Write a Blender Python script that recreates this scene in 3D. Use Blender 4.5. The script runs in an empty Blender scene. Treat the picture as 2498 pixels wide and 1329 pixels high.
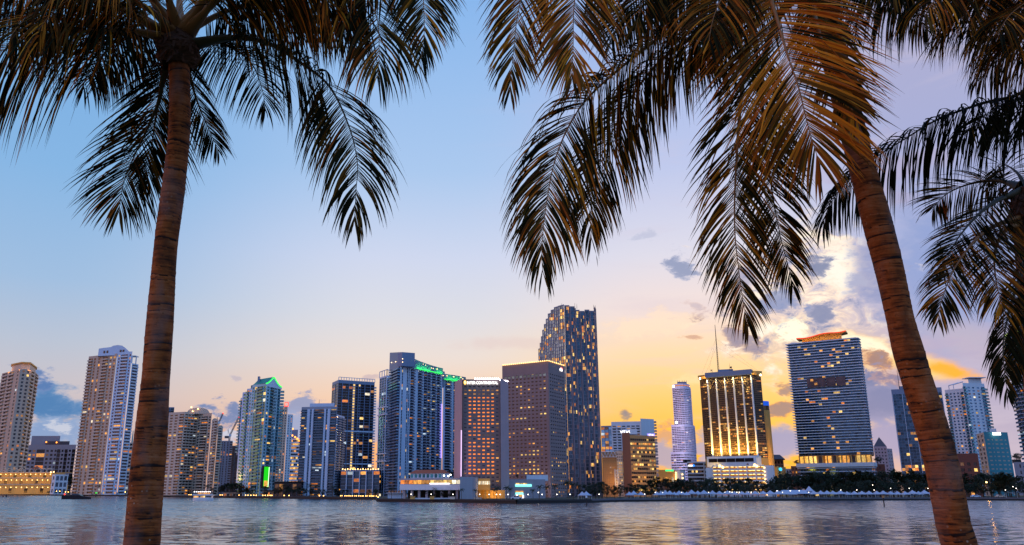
import bpy, math, random
from math import sin, cos, tan, atan, atan2, asin, sqrt, pi, radians, degrees, hypot, floor
from mathutils import Vector, Matrix
random.seed(7)
SC = bpy.context.scene
COL = SC.collection

# ------------------------------------------------------------------ camera
F, CX, CY, W0, H0 = 1990.0, 1170.0, 664.5, 2498.0, 1329.0
TILT = radians(15.06)
CAMZ = 5.0
cd = bpy.data.cameras.new('camera')
cd.sensor_width = 36.0
cd.lens = 36.0 * F / W0
cd.shift_x = (W0 / 2 - CX) / W0
cd.clip_start = 0.1
cd.clip_end = 30000
cam = bpy.data.objects.new('camera', cd)
cam.location = (0, 0, CAMZ)
cam.rotation_euler = (pi / 2 + TILT, 0, 0)
COL.objects.link(cam)
SC.camera = cam
SC.view_settings.view_transform = 'Standard'
SC.view_settings.look = 'None'
SC.view_settings.exposure = 0.0
SC.view_settings.gamma = 1.0
SC.cycles.max_bounces = 6
SC.cycles.diffuse_bounces = 3
SC.cycles.glossy_bounces = 3
SC.cycles.transmission_bounces = 3
SC.cycles.transparent_max_bounces = 4
SC.cycles.use_denoising = True
SC.cycles.sample_clamp_indirect = 4.0

def ray(px, py):
    dx = (px - CX) / F
    dy = (CY - py) / F
    return Vector((dx, cos(TILT) - dy * sin(TILT), sin(TILT) + dy * cos(TILT)))

def at(px, py, Y):
    """world point seen at a photograph pixel, at ground distance Y from the camera"""
    r = ray(px, py)
    return Vector((0, 0, CAMZ)) + r * (Y / r.y)

def azel(px, py):
    r = ray(px, py).normalized()
    return degrees(atan2(r.x, r.y)), degrees(asin(r.z))

def gx(px, Y):
    return at(px, 1200, Y).x

def lin(c):
    return tuple(((v / 255.0) / 12.92 if v <= 10 else ((v / 255.0 + 0.055) / 1.055) ** 2.4) for v in c)

# ------------------------------------------------------------------ world: dusk sky
world = bpy.data.worlds.new('World')
SC.world = world
world.use_nodes = True
NT = world.node_tree
NT.nodes.clear()

class NB:
    """small node-graph writer"""
    def __init__(s, nt): s.nt = nt
    def new(s, t, **kw):
        n = s.nt.nodes.new(t)
        for k, v in kw.items(): setattr(n, k, v)
        return n
    def put(s, sock, v):
        if isinstance(v, bpy.types.NodeSocket): s.nt.links.new(v, sock)
        elif isinstance(v, (tuple, list)) and len(v) == 3 and sock.type == 'RGBA': sock.default_value = (*v, 1)
        else: sock.default_value = v
    def m(s, op, a, b=None, c=None, clamp=False):
        n = s.new('ShaderNodeMath', operation=op, use_clamp=clamp)
        s.put(n.inputs[0], a)
        if b is not None: s.put(n.inputs[1], b)
        if c is not None: s.put(n.inputs[2], c)
        return n.outputs[0]
    def smooth(s, v, lo, hi, a=0.0, b=1.0):
        n = s.new('ShaderNodeMapRange', interpolation_type='SMOOTHSTEP')
        s.put(n.inputs['Value'], v); s.put(n.inputs['From Min'], lo); s.put(n.inputs['From Max'], hi)
        s.put(n.inputs['To Min'], a); s.put(n.inputs['To Max'], b)
        return n.outputs['Result']
    def mix(s, f, a, b, blend='MIX'):
        n = s.new('ShaderNodeMix', data_type='RGBA', blend_type=blend)
        s.put(n.inputs[0], f); s.put(n.inputs[6], a); s.put(n.inputs[7], b)
        return n.outputs[2]
    def ramp(s, v, stops, interp='LINEAR'):
        n = s.new('ShaderNodeValToRGB')
        r = n.color_ramp; r.interpolation = interp
        while len(r.elements) > 1: r.elements.remove(r.elements[-1])
        r.elements[0].position = stops[0][0]; r.elements[0].color = (*stops[0][1], 1)
        for p, c in stops[1:]:
            e = r.elements.new(p); e.color = (*c, 1)
        s.put(n.inputs[0], v)
        return n.outputs[0]
    def noise(s, vec, scale, detail=4, rough=0.55, dist=0.0, dims='3D'):
        n = s.new('ShaderNodeTexNoise', noise_dimensions=dims)
        s.put(n.inputs['Vector'], vec); n.inputs['Scale'].default_value = scale
        n.inputs['Detail'].default_value = detail; n.inputs['Roughness'].default_value = rough
        n.inputs['Distortion'].default_value = dist
        return n.outputs[0]
    def comb(s, x, y, z):
        n = s.new('ShaderNodeCombineXYZ')
        s.put(n.inputs[0], x); s.put(n.inputs[1], y); s.put(n.inputs[2], z)
        return n.outputs[0]
    def sep(s, v):
        n = s.new('ShaderNodeSeparateXYZ'); s.put(n.inputs[0], v)
        return n.outputs[0], n.outputs[1], n.outputs[2]

SUN_AZ, SUN_EL = azel(2012, 850)[0], 5.0
def build_world():
    b = NB(NT)
    gen = b.new('ShaderNodeTexCoord').outputs['Generated']
    nrm = b.new('ShaderNodeVectorMath', operation='NORMALIZE'); b.put(nrm.inputs[0], gen)
    x, y, z = b.sep(nrm.outputs[0])
    el = b.m('MULTIPLY', b.m('ARCSINE', z), 57.2958)
    az = b.m('MULTIPLY', b.m('ARCTAN2', x, y), 57.2958)
    def ramp_el(stops):                       # stops given in degrees of elevation
        t = b.m('DIVIDE', b.m('MAXIMUM', el, 0.0), 90.0)
        return b.ramp(t, [(e / 90.0, lin(c)) for e, c in stops])
    left = ramp_el([(0, (205, 172, 160)), (3.0, (196, 178, 182)), (6, (200, 190, 195)), (9, (184, 192, 208)), (13, (160, 188, 220)), (20, (136, 180, 224)), (33, (116, 168, 222)), (60, (72, 120, 190)), (90, (52, 92, 160))])
    mid = ramp_el([(0, (242, 170, 116)), (3.5, (250, 186, 134)), (6.5, (243, 207, 180)), (9, (232, 218, 210)), (12, (217, 217, 224)), (16, (204, 212, 234)), (22, (170, 198, 234)), (34, (136, 180, 232)), (60, (76, 124, 196)), (90, (54, 96, 166))])
    glow = ramp_el([(0, (252, 172, 56)), (3.5, (255, 190, 70)), (6, (255, 204, 118)), (8.8, (254, 217, 168)), (12, (240, 220, 214)), (16, (218, 216, 230)), (22, (188, 198, 232)), (34, (150, 176, 226)), (60, (80, 124, 194)), (90, (56, 98, 166))])
    right = ramp_el([(0, (178, 168, 190)), (5, (172, 166, 196)), (9, (176, 168, 198)), (14, (156, 170, 214)), (20, (164, 172, 212)), (28, (172, 172, 206)), (40, (140, 160, 208)), (60, (78, 118, 186)), (90, (56, 98, 166))])
    c = b.mix(b.smooth(az, -29, -6), left, mid)
    c = b.mix(b.smooth(az, -2, 13), c, glow)
    c = b.mix(b.smooth(az, 19.5, 30), c, right)
    # distortion fields for the clouds
    vec = b.comb(b.m('MULTIPLY', az, 0.1), b.m('MULTIPLY', el, 0.17), 0.3)
    n1 = b.m('SUBTRACT', b.noise(vec, 3.4, 6, 0.6, 0.4), 0.5)
    vec2 = b.comb(b.m('MULTIPLY', az, 0.1), b.m('MULTIPLY', el, 0.22), 4.7)
    n2 = b.m('SUBTRACT', b.noise(vec2, 9.0, 9, 0.68, 0.3), 0.5)
    streak = b.noise(b.comb(b.m('MULTIPLY', az, 0.05), b.m('MULTIPLY', el, 0.3), 9.1), 2.2, 5, 0.55, 0.5)
    # thin high veil with pale streaks
    c = b.mix(b.m('MULTIPLY', b.smooth(streak, 0.5, 0.75), b.smooth(az, -5, 22, 0.0, 0.35)), c, lin((208, 196, 212)))
    def blob(c, px, py, rx, ry, tilt, core, edge, strength=1.0, k1=1.4, k2=1.1, lo=0.5):
        a0, e0 = azel(px, py)
        a1, _ = azel(px + rx, py); _, e1 = azel(px, py - ry)
        ra, re = abs(a1 - a0), abs(e1 - e0)
        dx = b.m('SUBTRACT', az, a0); dy = b.m('SUBTRACT', el, e0)
        ct, st = cos(radians(tilt)), sin(radians(tilt))
        u = b.m('DIVIDE', b.m('ADD', b.m('MULTIPLY', dx, ct), b.m('MULTIPLY', dy, st)), ra)
        v = b.m('DIVIDE', b.m('SUBTRACT', b.m('MULTIPLY', dy, ct), b.m('MULTIPLY', dx, st)), re)
        d = b.m('SQRT', b.m('ADD', b.m('MULTIPLY', u, u), b.m('MULTIPLY', v, v)))
        d = b.m('ADD', d, b.m('ADD', b.m('MULTIPLY', n1, k1 * 2.4), b.m('MULTIPLY', n2, k2 * 2.2)))
        m = b.smooth(d, 1.0, lo)
        m = b.m('MULTIPLY', m, strength)
        col = b.mix(b.smooth(d, 1.0, 0.25), lin(edge), lin(core))
        return b.mix(m, c, col)
    # broad areas first, small clouds on top of them
    G = (150, 152, 190)
    c = blob(c, 2330, 660, 280, 220, 0, (142, 160, 208), (150, 164, 206), 0.9, 0.7, 0.2, 0.5)
    c = blob(c, 2150, 420, 190, 100, 0, (182, 172, 200), (190, 182, 208), 0.6, 1.4, 0.4, 0.1)
    c = blob(c, 2050, 900, 190, 120, 0, (255, 210, 140), (255, 214, 160), 0.8, 0.9, 0.3, 0.1)
    c = blob(c, 2235, 890, 190, 42, -20, (255, 218, 140), (250, 170, 100), 1.0, 0.5, 0.3, 0.2)
    c = blob(c, 2320, 905, 90, 26, -18, (255, 178, 70), (238, 170, 120), 1.0, 0.5, 0.3, 0.2)
    c = blob(c, 2360, 820, 150, 60, -25, (182, 174, 196), (196, 180, 194), 0.8, 0.9, 0.3, 0.2)
    c = blob(c, 1950, 690, 130, 130, 0, (226, 214, 214), (214, 210, 222), 0.75, 1.3, 0.5, 0.2)
    # broken sunlit cloud field right of the hanging frond
    a0, e0 = azel(1960, 735)
    dd = b.m('SQRT', b.m('ADD', b.m('POWER', b.m('DIVIDE', b.m('SUBTRACT', az, a0), 6.6), 2.0), b.m('POWER', b.m('DIVIDE', b.m('SUBTRACT', el, e0), 6.0), 2.0)))
    field = b.smooth(b.m('ADD', dd, b.m('MULTIPLY', n1, 2.6)), 1.0, 0.45)
    puff = b.noise(b.comb(b.m('MULTIPLY', az, 0.1), b.m('MULTIPLY', el, 0.15), 2.2), 6.0, 9, 0.66, 0.6)
    fc = b.ramp(puff, [(0.36, lin((122, 136, 176))), (0.45, lin((168, 166, 190))), (0.52, lin((240, 214, 196))), (0.60, lin((255, 240, 220))), (0.75, lin((255, 252, 240)))])
    c = b.mix(b.m('MULTIPLY', field, b.smooth(b.m('ABSOLUTE', b.m('SUBTRACT', puff, 0.47)), 0.0, 0.12, 0.45, 1.0)), c, fc)
    c = blob(c, 2040, 655, 75, 80, 30, (255, 246, 232), (250, 226, 206), 1.0, 1.3, 0.7, 0.6)
    c = blob(c, 1935, 795, 44, 30, 20, (255, 250, 226), (255, 226, 180), 1.0, 2.0, 1.4, 0.3)
    c = blob(c, 2120, 840, 110, 30, -28, (255, 244, 214), (255, 208, 150), 1.0, 0.6, 0.5, 0.4)
    c = blob(c, 2140, 690, 90, 130, 0, (148, 156, 196), (164, 168, 202), 0.85, 1.0, 0.4, 0.4)
    c = blob(c, 1990, 650, 46, 34, 10, (120, 132, 168), (170, 170, 192), 0.95)
    c = blob(c, 2005, 762, 44, 34, 0, (124, 136, 174), (180, 176, 196), 0.95)
    c = blob(c, 1900, 740, 75, 44, 0, (132, 148, 190), (186, 180, 200), 0.9)
    c = blob(c, 1660, 655, 58, 34, -25, (138, 150, 184), (190, 192, 214), 0.9)
    c = blob(c, 1815, 690, 110, 40, 18, (166, 166, 192), (216, 206, 214), 0.75, 1.8, 1.6, 0.2)
    c = blob(c, 1755, 760, 70, 30, -15, (178, 166, 182), (232, 206, 196), 0.75, 1.8, 1.6, 0.2)
    c = blob(c, 1700, 930, 120, 26, 8, (255, 226, 170), (255, 214, 150), 0.6, 1.8, 1.2, 0.1)
    c = blob(c, 1560, 800, 170, 34, 6, (255, 226, 196), (252, 218, 186), 0.6, 1.8, 1.2, 0.1)
    c = blob(c, 1580, 575, 40, 16, 0, (186, 190, 214), (205, 208, 226), 0.7)
    c = blob(c, 1790, 815, 80, 26, -30, (146, 136, 158), (214, 180, 162), 0.9)
    c = blob(c, 1695, 745, 50, 18, -20, (196, 180, 190), (228, 200, 190), 0.7)
    c = blob(c, 1690, 822, 30, 8, 0, (206, 160, 140), (236, 190, 150), 0.8)
    c = blob(c, 1290, 835, 260, 22, 0, (224, 200, 196), (232, 208, 198), 0.45, 0.8, 0.2, 0.2)
    c = blob(c, 2135, 880, 60, 26, -20, (150, 118, 120), (226, 160, 110), 0.95)
    c = blob(c, 2120, 930, 40, 50, -30, (104, 120, 168), (150, 140, 170), 1.0)
    c = blob(c, 2190, 925, 70, 32, -15, (120, 118, 156), (196, 150, 140), 0.95)
    c = blob(c, 2150, 985, 90, 56, 0, (110, 124, 172), (140, 144, 184), 1.0, 0.9, 0.3)
    c = blob(c, 2180, 1070, 140, 70, 0, (140, 146, 192), (150, 152, 192), 0.9, 0.8, 0.3, 0.3)
    c = blob(c, 1925, 945, 34, 22, 0, (150, 126, 130), (224, 160, 100), 0.9)
    c = blob(c, 1905, 1000, 60, 26, -8, (150, 124, 126), (236, 160, 84), 0.95)
    c = blob(c, 1905, 1075, 70, 60, 0, (146, 150, 190), (176, 164, 180), 1.0, 0.8, 0.4)
    c = blob(c, 1620, 1060, 34, 34, 0, (214, 160, 124), (250, 176, 96), 0.9)
    c = blob(c, 1620, 1110, 60, 40, 0, (166, 158, 182), (196, 170, 170), 0.95, 0.8, 0.4)
    c = blob(c, 1735, 1100, 40, 60, 0, (168, 162, 190), (214, 168, 130), 0.9)
    c = blob(c, 1526, 1008, 20, 24, 25, (138, 130, 140), (206, 164, 110), 0.95, 1.0, 0.7)
    c = blob(c, 130, 985, 135, 62, 0, (84, 128, 178), (128, 158, 196), 1.0, 1.0, 0.5)
    c = blob(c, 60, 930, 70, 40, 0, (92, 124, 176), (132, 150, 192), 0.9)
    c = blob(c, 150, 1050, 110, 40, 0, (136, 160, 200), (160, 178, 208), 0.95, 1.2, 0.6)
    c = blob(c, 160, 1046, 46, 18, -20, (216, 216, 224), (176, 188, 212), 0.7, 2.2, 1.8, 0.1)
    c = blob(c, 570, 1015, 85, 44, 10, (112, 132, 176), (144, 152, 188), 0.95)
    c = blob(c, 575, 1060, 50, 26, 0, (206, 208, 224), (180, 186, 212), 0.9)
    c = blob(c, 735, 985, 60, 34, 0, (140, 152, 190), (160, 160, 190), 0.9)
    c = blob(c, 720, 1050, 60, 60, 0, (150, 166, 204), (160, 170, 204), 0.9, 0.7, 0.3)
    c = blob(c, 575, 922, 24, 12, -20, (186, 176, 190), (204, 192, 198), 0.7)
    c = blob(c, 898, 920, 26, 10, 0, (196, 176, 184), (214, 190, 186), 0.7)
    c = blob(c, 915, 1030, 34, 60, 0, (160, 166, 200), (178, 172, 196), 0.8, 0.7, 0.3)
    # sky behind the camera: blue dusk above, added warm patch low on the left to light the palms
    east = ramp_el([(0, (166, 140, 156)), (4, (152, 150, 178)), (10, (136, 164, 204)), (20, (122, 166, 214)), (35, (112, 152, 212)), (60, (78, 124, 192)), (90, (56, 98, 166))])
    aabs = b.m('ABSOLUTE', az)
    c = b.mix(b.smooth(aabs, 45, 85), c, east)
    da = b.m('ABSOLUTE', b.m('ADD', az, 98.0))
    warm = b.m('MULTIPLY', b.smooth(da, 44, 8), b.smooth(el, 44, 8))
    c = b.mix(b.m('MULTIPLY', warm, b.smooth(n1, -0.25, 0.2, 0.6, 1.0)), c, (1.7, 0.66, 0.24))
    hs = b.new('ShaderNodeHueSaturation'); hs.inputs['Saturation'].default_value = 1.03; hs.inputs['Value'].default_value = 1.04
    b.put(hs.inputs['Color'], c); c = hs.outputs[0]
    # sky out of the frame is boosted as fill light for the facades
    vm = b.new('ShaderNodeVectorMath', operation='SCALE'); b.put(vm.inputs[0], c); b.put(vm.inputs['Scale'], b.m('MAXIMUM', b.smooth(aabs, 50, 90, 1.0, 1.6), b.smooth(el, 36, 50, 1.0, 1.5)))
    c = vm.outputs[0]
    low = b.smooth(el, -0.5, -3.0)
    c = b.mix(low, c, (0.03, 0.04, 0.06))
    sky = b.new('ShaderNodeTexSky', sky_type='NISHITA')
    sky.sun_disc = False; sky.sun_elevation = radians(SUN_EL); sky.sun_rotation = radians(SUN_AZ)
    bg1 = b.new('ShaderNodeBackground'); b.put(bg1.inputs[0], sky.outputs[0]); bg1.inputs[1].default_value = 0.003
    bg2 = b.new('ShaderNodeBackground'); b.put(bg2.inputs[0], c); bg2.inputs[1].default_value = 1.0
    add = b.new('ShaderNodeAddShader')
    NT.links.new(bg1.outputs[0], add.inputs[0]); NT.links.new(bg2.outputs[0], add.inputs[1])
    out = b.new('ShaderNodeOutputWorld'); NT.links.new(add.outputs[0], out.inputs[0])
build_world()

sd = bpy.data.lights.new('sun', 'SUN')
sd.energy = 0.5
sd.angle = radians(3)
sd.color = (1.0, 0.62, 0.32)
sun = bpy.data.objects.new('sun', sd)
d = Vector((sin(radians(SUN_AZ)) * cos(radians(SUN_EL)), cos(radians(SUN_AZ)) * cos(radians(SUN_EL)), sin(radians(SUN_EL))))
sun.rotation_euler = d.to_track_quat('Z', 'Y').to_euler()
sun.location = d * 50
COL.objects.link(sun)

# ------------------------------------------------------------------ materials
MATS = {}
def mat_new(name):
    m = bpy.data.materials.new(name); m.use_nodes = True
    nt = m.node_tree; nt.nodes.clear()
    b = NB(nt)
    out = b.new('ShaderNodeOutputMaterial')
    return m, b, out

def wall_mat(name, col, var=0.12, rough=0.8, scale=0.05, streak=0.1, spec=0.3):
    """painted concrete or stone: large blotches, fine grain and vertical rain streaks"""
    if name in MATS: return MATS[name]
    m, b, out = mat_new(name)
    geo = b.new('ShaderNodeNewGeometry')
    pos = geo.outputs['Position']
    n1 = b.noise(pos, scale, 4)
    n2 = b.noise(pos, 1.7, 3)
    x, y, z = b.sep(pos)
    st = b.noise(b.comb(b.m('MULTIPLY', x, 0.9), b.m('MULTIPLY', y, 0.9), b.m('MULTIPLY', z, 0.03)), 1.0, 3)
    f = b.m('ADD', b.m('MULTIPLY', b.m('SUBTRACT', n1, 0.5), var * 2), b.m('MULTIPLY', b.m('SUBTRACT', n2, 0.5), var))
    f = b.m('ADD', f, b.m('MULTIPLY', b.m('SUBTRACT', st, 0.5), streak * 2))
    f = b.m('ADD', f, 1.0)
    hsv = b.new('ShaderNodeHueSaturation'); b.put(hsv.inputs['Color'], col); b.put(hsv.inputs['Value'], f)
    p = b.new('ShaderNodeBsdfPrincipled')
    b.put(p.inputs['Base Color'], hsv.outputs[0]); p.inputs['Roughness'].default_value = rough
    p.inputs['Specular IOR Level'].default_value = spec
    b.put(out.inputs[0], p.outputs[0])
    MATS[name] = m
    return m

def glass_mat(name, col, metal=0.55, rough=0.12, dark=0.25):
    """coated window glass: each pane has its own tint and tilt of reflection"""
    if name in MATS: return MATS[name]
    m, b, out = mat_new(name)
    geo = b.new('ShaderNodeNewGeometry')
    oi = b.new('ShaderNodeObjectInfo')
    r = b.m('FRACT', b.m('ADD', geo.outputs['Random Per Island'], oi.outputs['Random']))
    f = b.m('ADD', b.m('MULTIPLY', r, 1.0 - dark), dark)
    hsv = b.new('ShaderNodeHueSaturation'); b.put(hsv.inputs['Color'], col); b.put(hsv.inputs['Value'], f)
    p = b.new('ShaderNodeBsdfPrincipled')
    b.put(p.inputs['Base Color'], hsv.outputs[0]); p.inputs['Roughness'].default_value = rough
    p.inputs['Metallic'].default_value = metal
    b.put(out.inputs[0], p.outputs[0])
    MATS[name] = m
    return m

def lit_mat(name, col, strength, var=0.7):
    """a lit room behind glass: glow uneven from room to room and across the pane"""
    if name in MATS: return MATS[name]
    m, b, out = mat_new(name)
    geo = b.new('ShaderNodeNewGeometry')
    oi = b.new('ShaderNodeObjectInfo')
    r = b.m('FRACT', b.m('ADD', geo.outputs['Random Per Island'], oi.outputs['Random']))
    n = b.noise(geo.outputs['Position'], 0.9, 3)
    f = b.m('MULTIPLY', b.m('ADD', b.m('MULTIPLY', b.m('POWER', r, 1.6), var), 1.0 - var), b.smooth(n, 0.25, 0.7, 0.45, 1.35))
    p = b.new('ShaderNodeBsdfPrincipled')
    p.inputs['Base Color'].default_value = (0.03, 0.03, 0.04, 1); p.inputs['Roughness'].default_value = 0.2
    b.put(p.inputs['Emission Color'], col); b.put(p.inputs['Emission Strength'], b.m('MULTIPLY', f, strength))
    b.put(out.inputs[0], p.outputs[0])
    MATS[name] = m
    return m

def lamp_mat(name, col, strength):
    if name in MATS: return MATS[name]
    m, b, out = mat_new(name)
    e = b.new('ShaderNodeEmission'); b.put(e.inputs[0], col); e.inputs[1].default_value = strength
    b.put(out.inputs[0], e.outputs[0])
    MATS[name] = m
    return m

beige = wall_mat('beige stucco', (0.52, 0.40, 0.31))
cream = wall_mat('cream stucco', (0.58, 0.47, 0.38))
white = wall_mat('white paint', (0.62, 0.68, 0.76))
bluewhite = wall_mat('cool white paint', (0.50, 0.64, 0.82))
aqua = wall_mat('pale aqua paint', (0.36, 0.58, 0.68))
slate = wall_mat('slate grey panels', (0.26, 0.31, 0.39))
spandrel = wall_mat('brown metal spandrels', (0.085, 0.055, 0.032), rough=0.5)
grey = wall_mat('grey concrete', (0.33, 0.32, 0.37))
darkgrey = wall_mat('dark concrete', (0.09, 0.085, 0.1))
mauve = wall_mat('mauve travertine', (0.25, 0.19, 0.195), scale=0.12)
mauve_brown = wall_mat('brown grey travertine', (0.20, 0.155, 0.15), scale=0.12)
mauve_pale = wall_mat('pale mauve travertine', (0.40, 0.30, 0.33), scale=0.12)
granite = wall_mat('grey granite', (0.28, 0.24, 0.28))
brick = wall_mat('brown brick', (0.27, 0.13, 0.085))
tan_wall = wall_mat('tan panels', (0.42, 0.24, 0.10))
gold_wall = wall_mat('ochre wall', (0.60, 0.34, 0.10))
lilac = wall_mat('lilac white panels', (0.60, 0.56, 0.72))
steelblue = wall_mat('blue grey metal panels', (0.16, 0.23, 0.36), rough=0.4)
teal_wall = wall_mat('teal paint', (0.07, 0.30, 0.36))
teal_roof = wall_mat('green copper roof', (0.02, 0.24, 0.18), rough=0.5)
black_metal = wall_mat('black metal', (0.012, 0.012, 0.015), rough=0.5)
rust = wall_mat('red brown wall', (0.20, 0.06, 0.04))
roof_tar = wall_mat('flat roof gravel', (0.14, 0.13, 0.13))
terracotta = wall_mat('terracotta roof', (0.35, 0.10, 0.05))
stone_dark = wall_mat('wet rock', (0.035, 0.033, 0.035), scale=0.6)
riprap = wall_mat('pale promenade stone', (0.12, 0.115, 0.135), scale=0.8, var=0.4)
tent_cloth = wall_mat('white tent cloth', (0.46, 0.50, 0.60), var=0.1)
white_hull = wall_mat('white boat paint', (0.74, 0.76, 0.80), var=0.05, rough=0.35)
navy_hull = wall_mat('dark boat paint', (0.012, 0.014, 0.022), rough=0.25)
crane_paint = wall_mat('crane paint', (0.16, 0.15, 0.17))
mural = wall_mat('painted mural', (0.10, 0.075, 0.085), var=0.9, scale=0.2)

g_dark = glass_mat('dark window glass', (0.05, 0.06, 0.085), 0.3)
g_blue = glass_mat('blue window glass', (0.11, 0.26, 0.46), 0.75, 0.12, 0.35)
g_navy = glass_mat('deep blue window glass', (0.045, 0.11, 0.19), 0.6, 0.12, 0.3)
g_teal = glass_mat('teal window glass', (0.05, 0.28, 0.35), 0.65, 0.12, 0.35)
g_black = glass_mat('black window glass', (0.035, 0.03, 0.035), 0.4)
g_bronze = glass_mat('bronze window glass', (0.12, 0.075, 0.04), 0.5)
g_mauve = glass_mat('smoky window glass', (0.10, 0.09, 0.13), 0.4)
g_sky = glass_mat('sky blue window glass', (0.22, 0.44, 0.68), 0.8, 0.12, 0.4)

AMBER = lit_mat('lit amber room', (1.0, 0.42, 0.07), 1.25)
ORANGE = lit_mat('lit orange room', (1.0, 0.28, 0.03), 1.1)
YELLOW = lit_mat('lit yellow room', (1.0, 0.62, 0.16), 1.6)
PALE = lit_mat('lit pale room', (1.0, 0.86, 0.6), 1.5)
COOL = lit_mat('lit cool room', (0.75, 0.9, 1.0), 1.2)
GOLD = lit_mat('lit gold floor', (1.0, 0.50, 0.08), 1.5, 0.55)
EMBER = lit_mat('lit ember room', (1.0, 0.24, 0.02), 1.5, 0.3)
DIM = lit_mat('dim lit room', (0.7, 0.3, 0.08), 0.35)
L_WARM = lamp_mat('warm lamp', (1.0, 0.55, 0.18), 7.0)
L_WHITE = lamp_mat('white lamp', (1.0, 0.92, 0.85), 7.0)
L_SIGN = lamp_mat('white sign light', (1.0, 0.97, 0.95), 2.2)
L_GOLDSIGN = lamp_mat('gold sign light', (1.0, 0.6, 0.1), 2.0)
L_GREEN = lamp_mat('green neon', (0.05, 1.0, 0.12), 1.6)
L_PURPLE = lamp_mat('violet light', (0.40, 0.28, 1.0), 1.8)
L_PINK = lamp_mat('pink wall light', (0.9, 0.62, 1.0), 1.3)
L_RED = lamp_mat('red light', (1.0, 0.05, 0.02), 3.0)
L_BLUE = lamp_mat('blue sign light', (0.02, 0.25, 1.0), 1.8)
L_TEAL = lamp_mat('teal sign light', (0.25, 0.9, 0.85), 1.6)
MIX_WARM = [AMBER] * 5 + [ORANGE] * 3 + [YELLOW] * 2 + [DIM] * 3 + [PALE]
MIX_RES = [AMBER] * 5 + [ORANGE] * 4 + [YELLOW] * 2 + [DIM] * 4 + [PALE, COOL]
MIX_OFF = [AMBER] * 5 + [YELLOW] * 4 + [ORANGE] * 2 + [DIM] * 2

# ------------------------------------------------------------------ mesh helpers
def world_loc(o):
    v = Vector(o.location)
    while o.parent:
        o = o.parent; v += o.location
    return v

def tag(o, label=None, cat=None, group=None, kind=None):
    if label: o['label'] = label
    if cat: o['category'] = cat
    if group: o['group'] = group
    if kind: o['kind'] = kind
    return o

def thing(name, label, cat, loc, group=None):
    o = bpy.data.objects.new(name, None)
    o.empty_display_size = 0.5
    o.location = loc
    COL.objects.link(o)
    return tag(o, label, cat, group)

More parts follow.
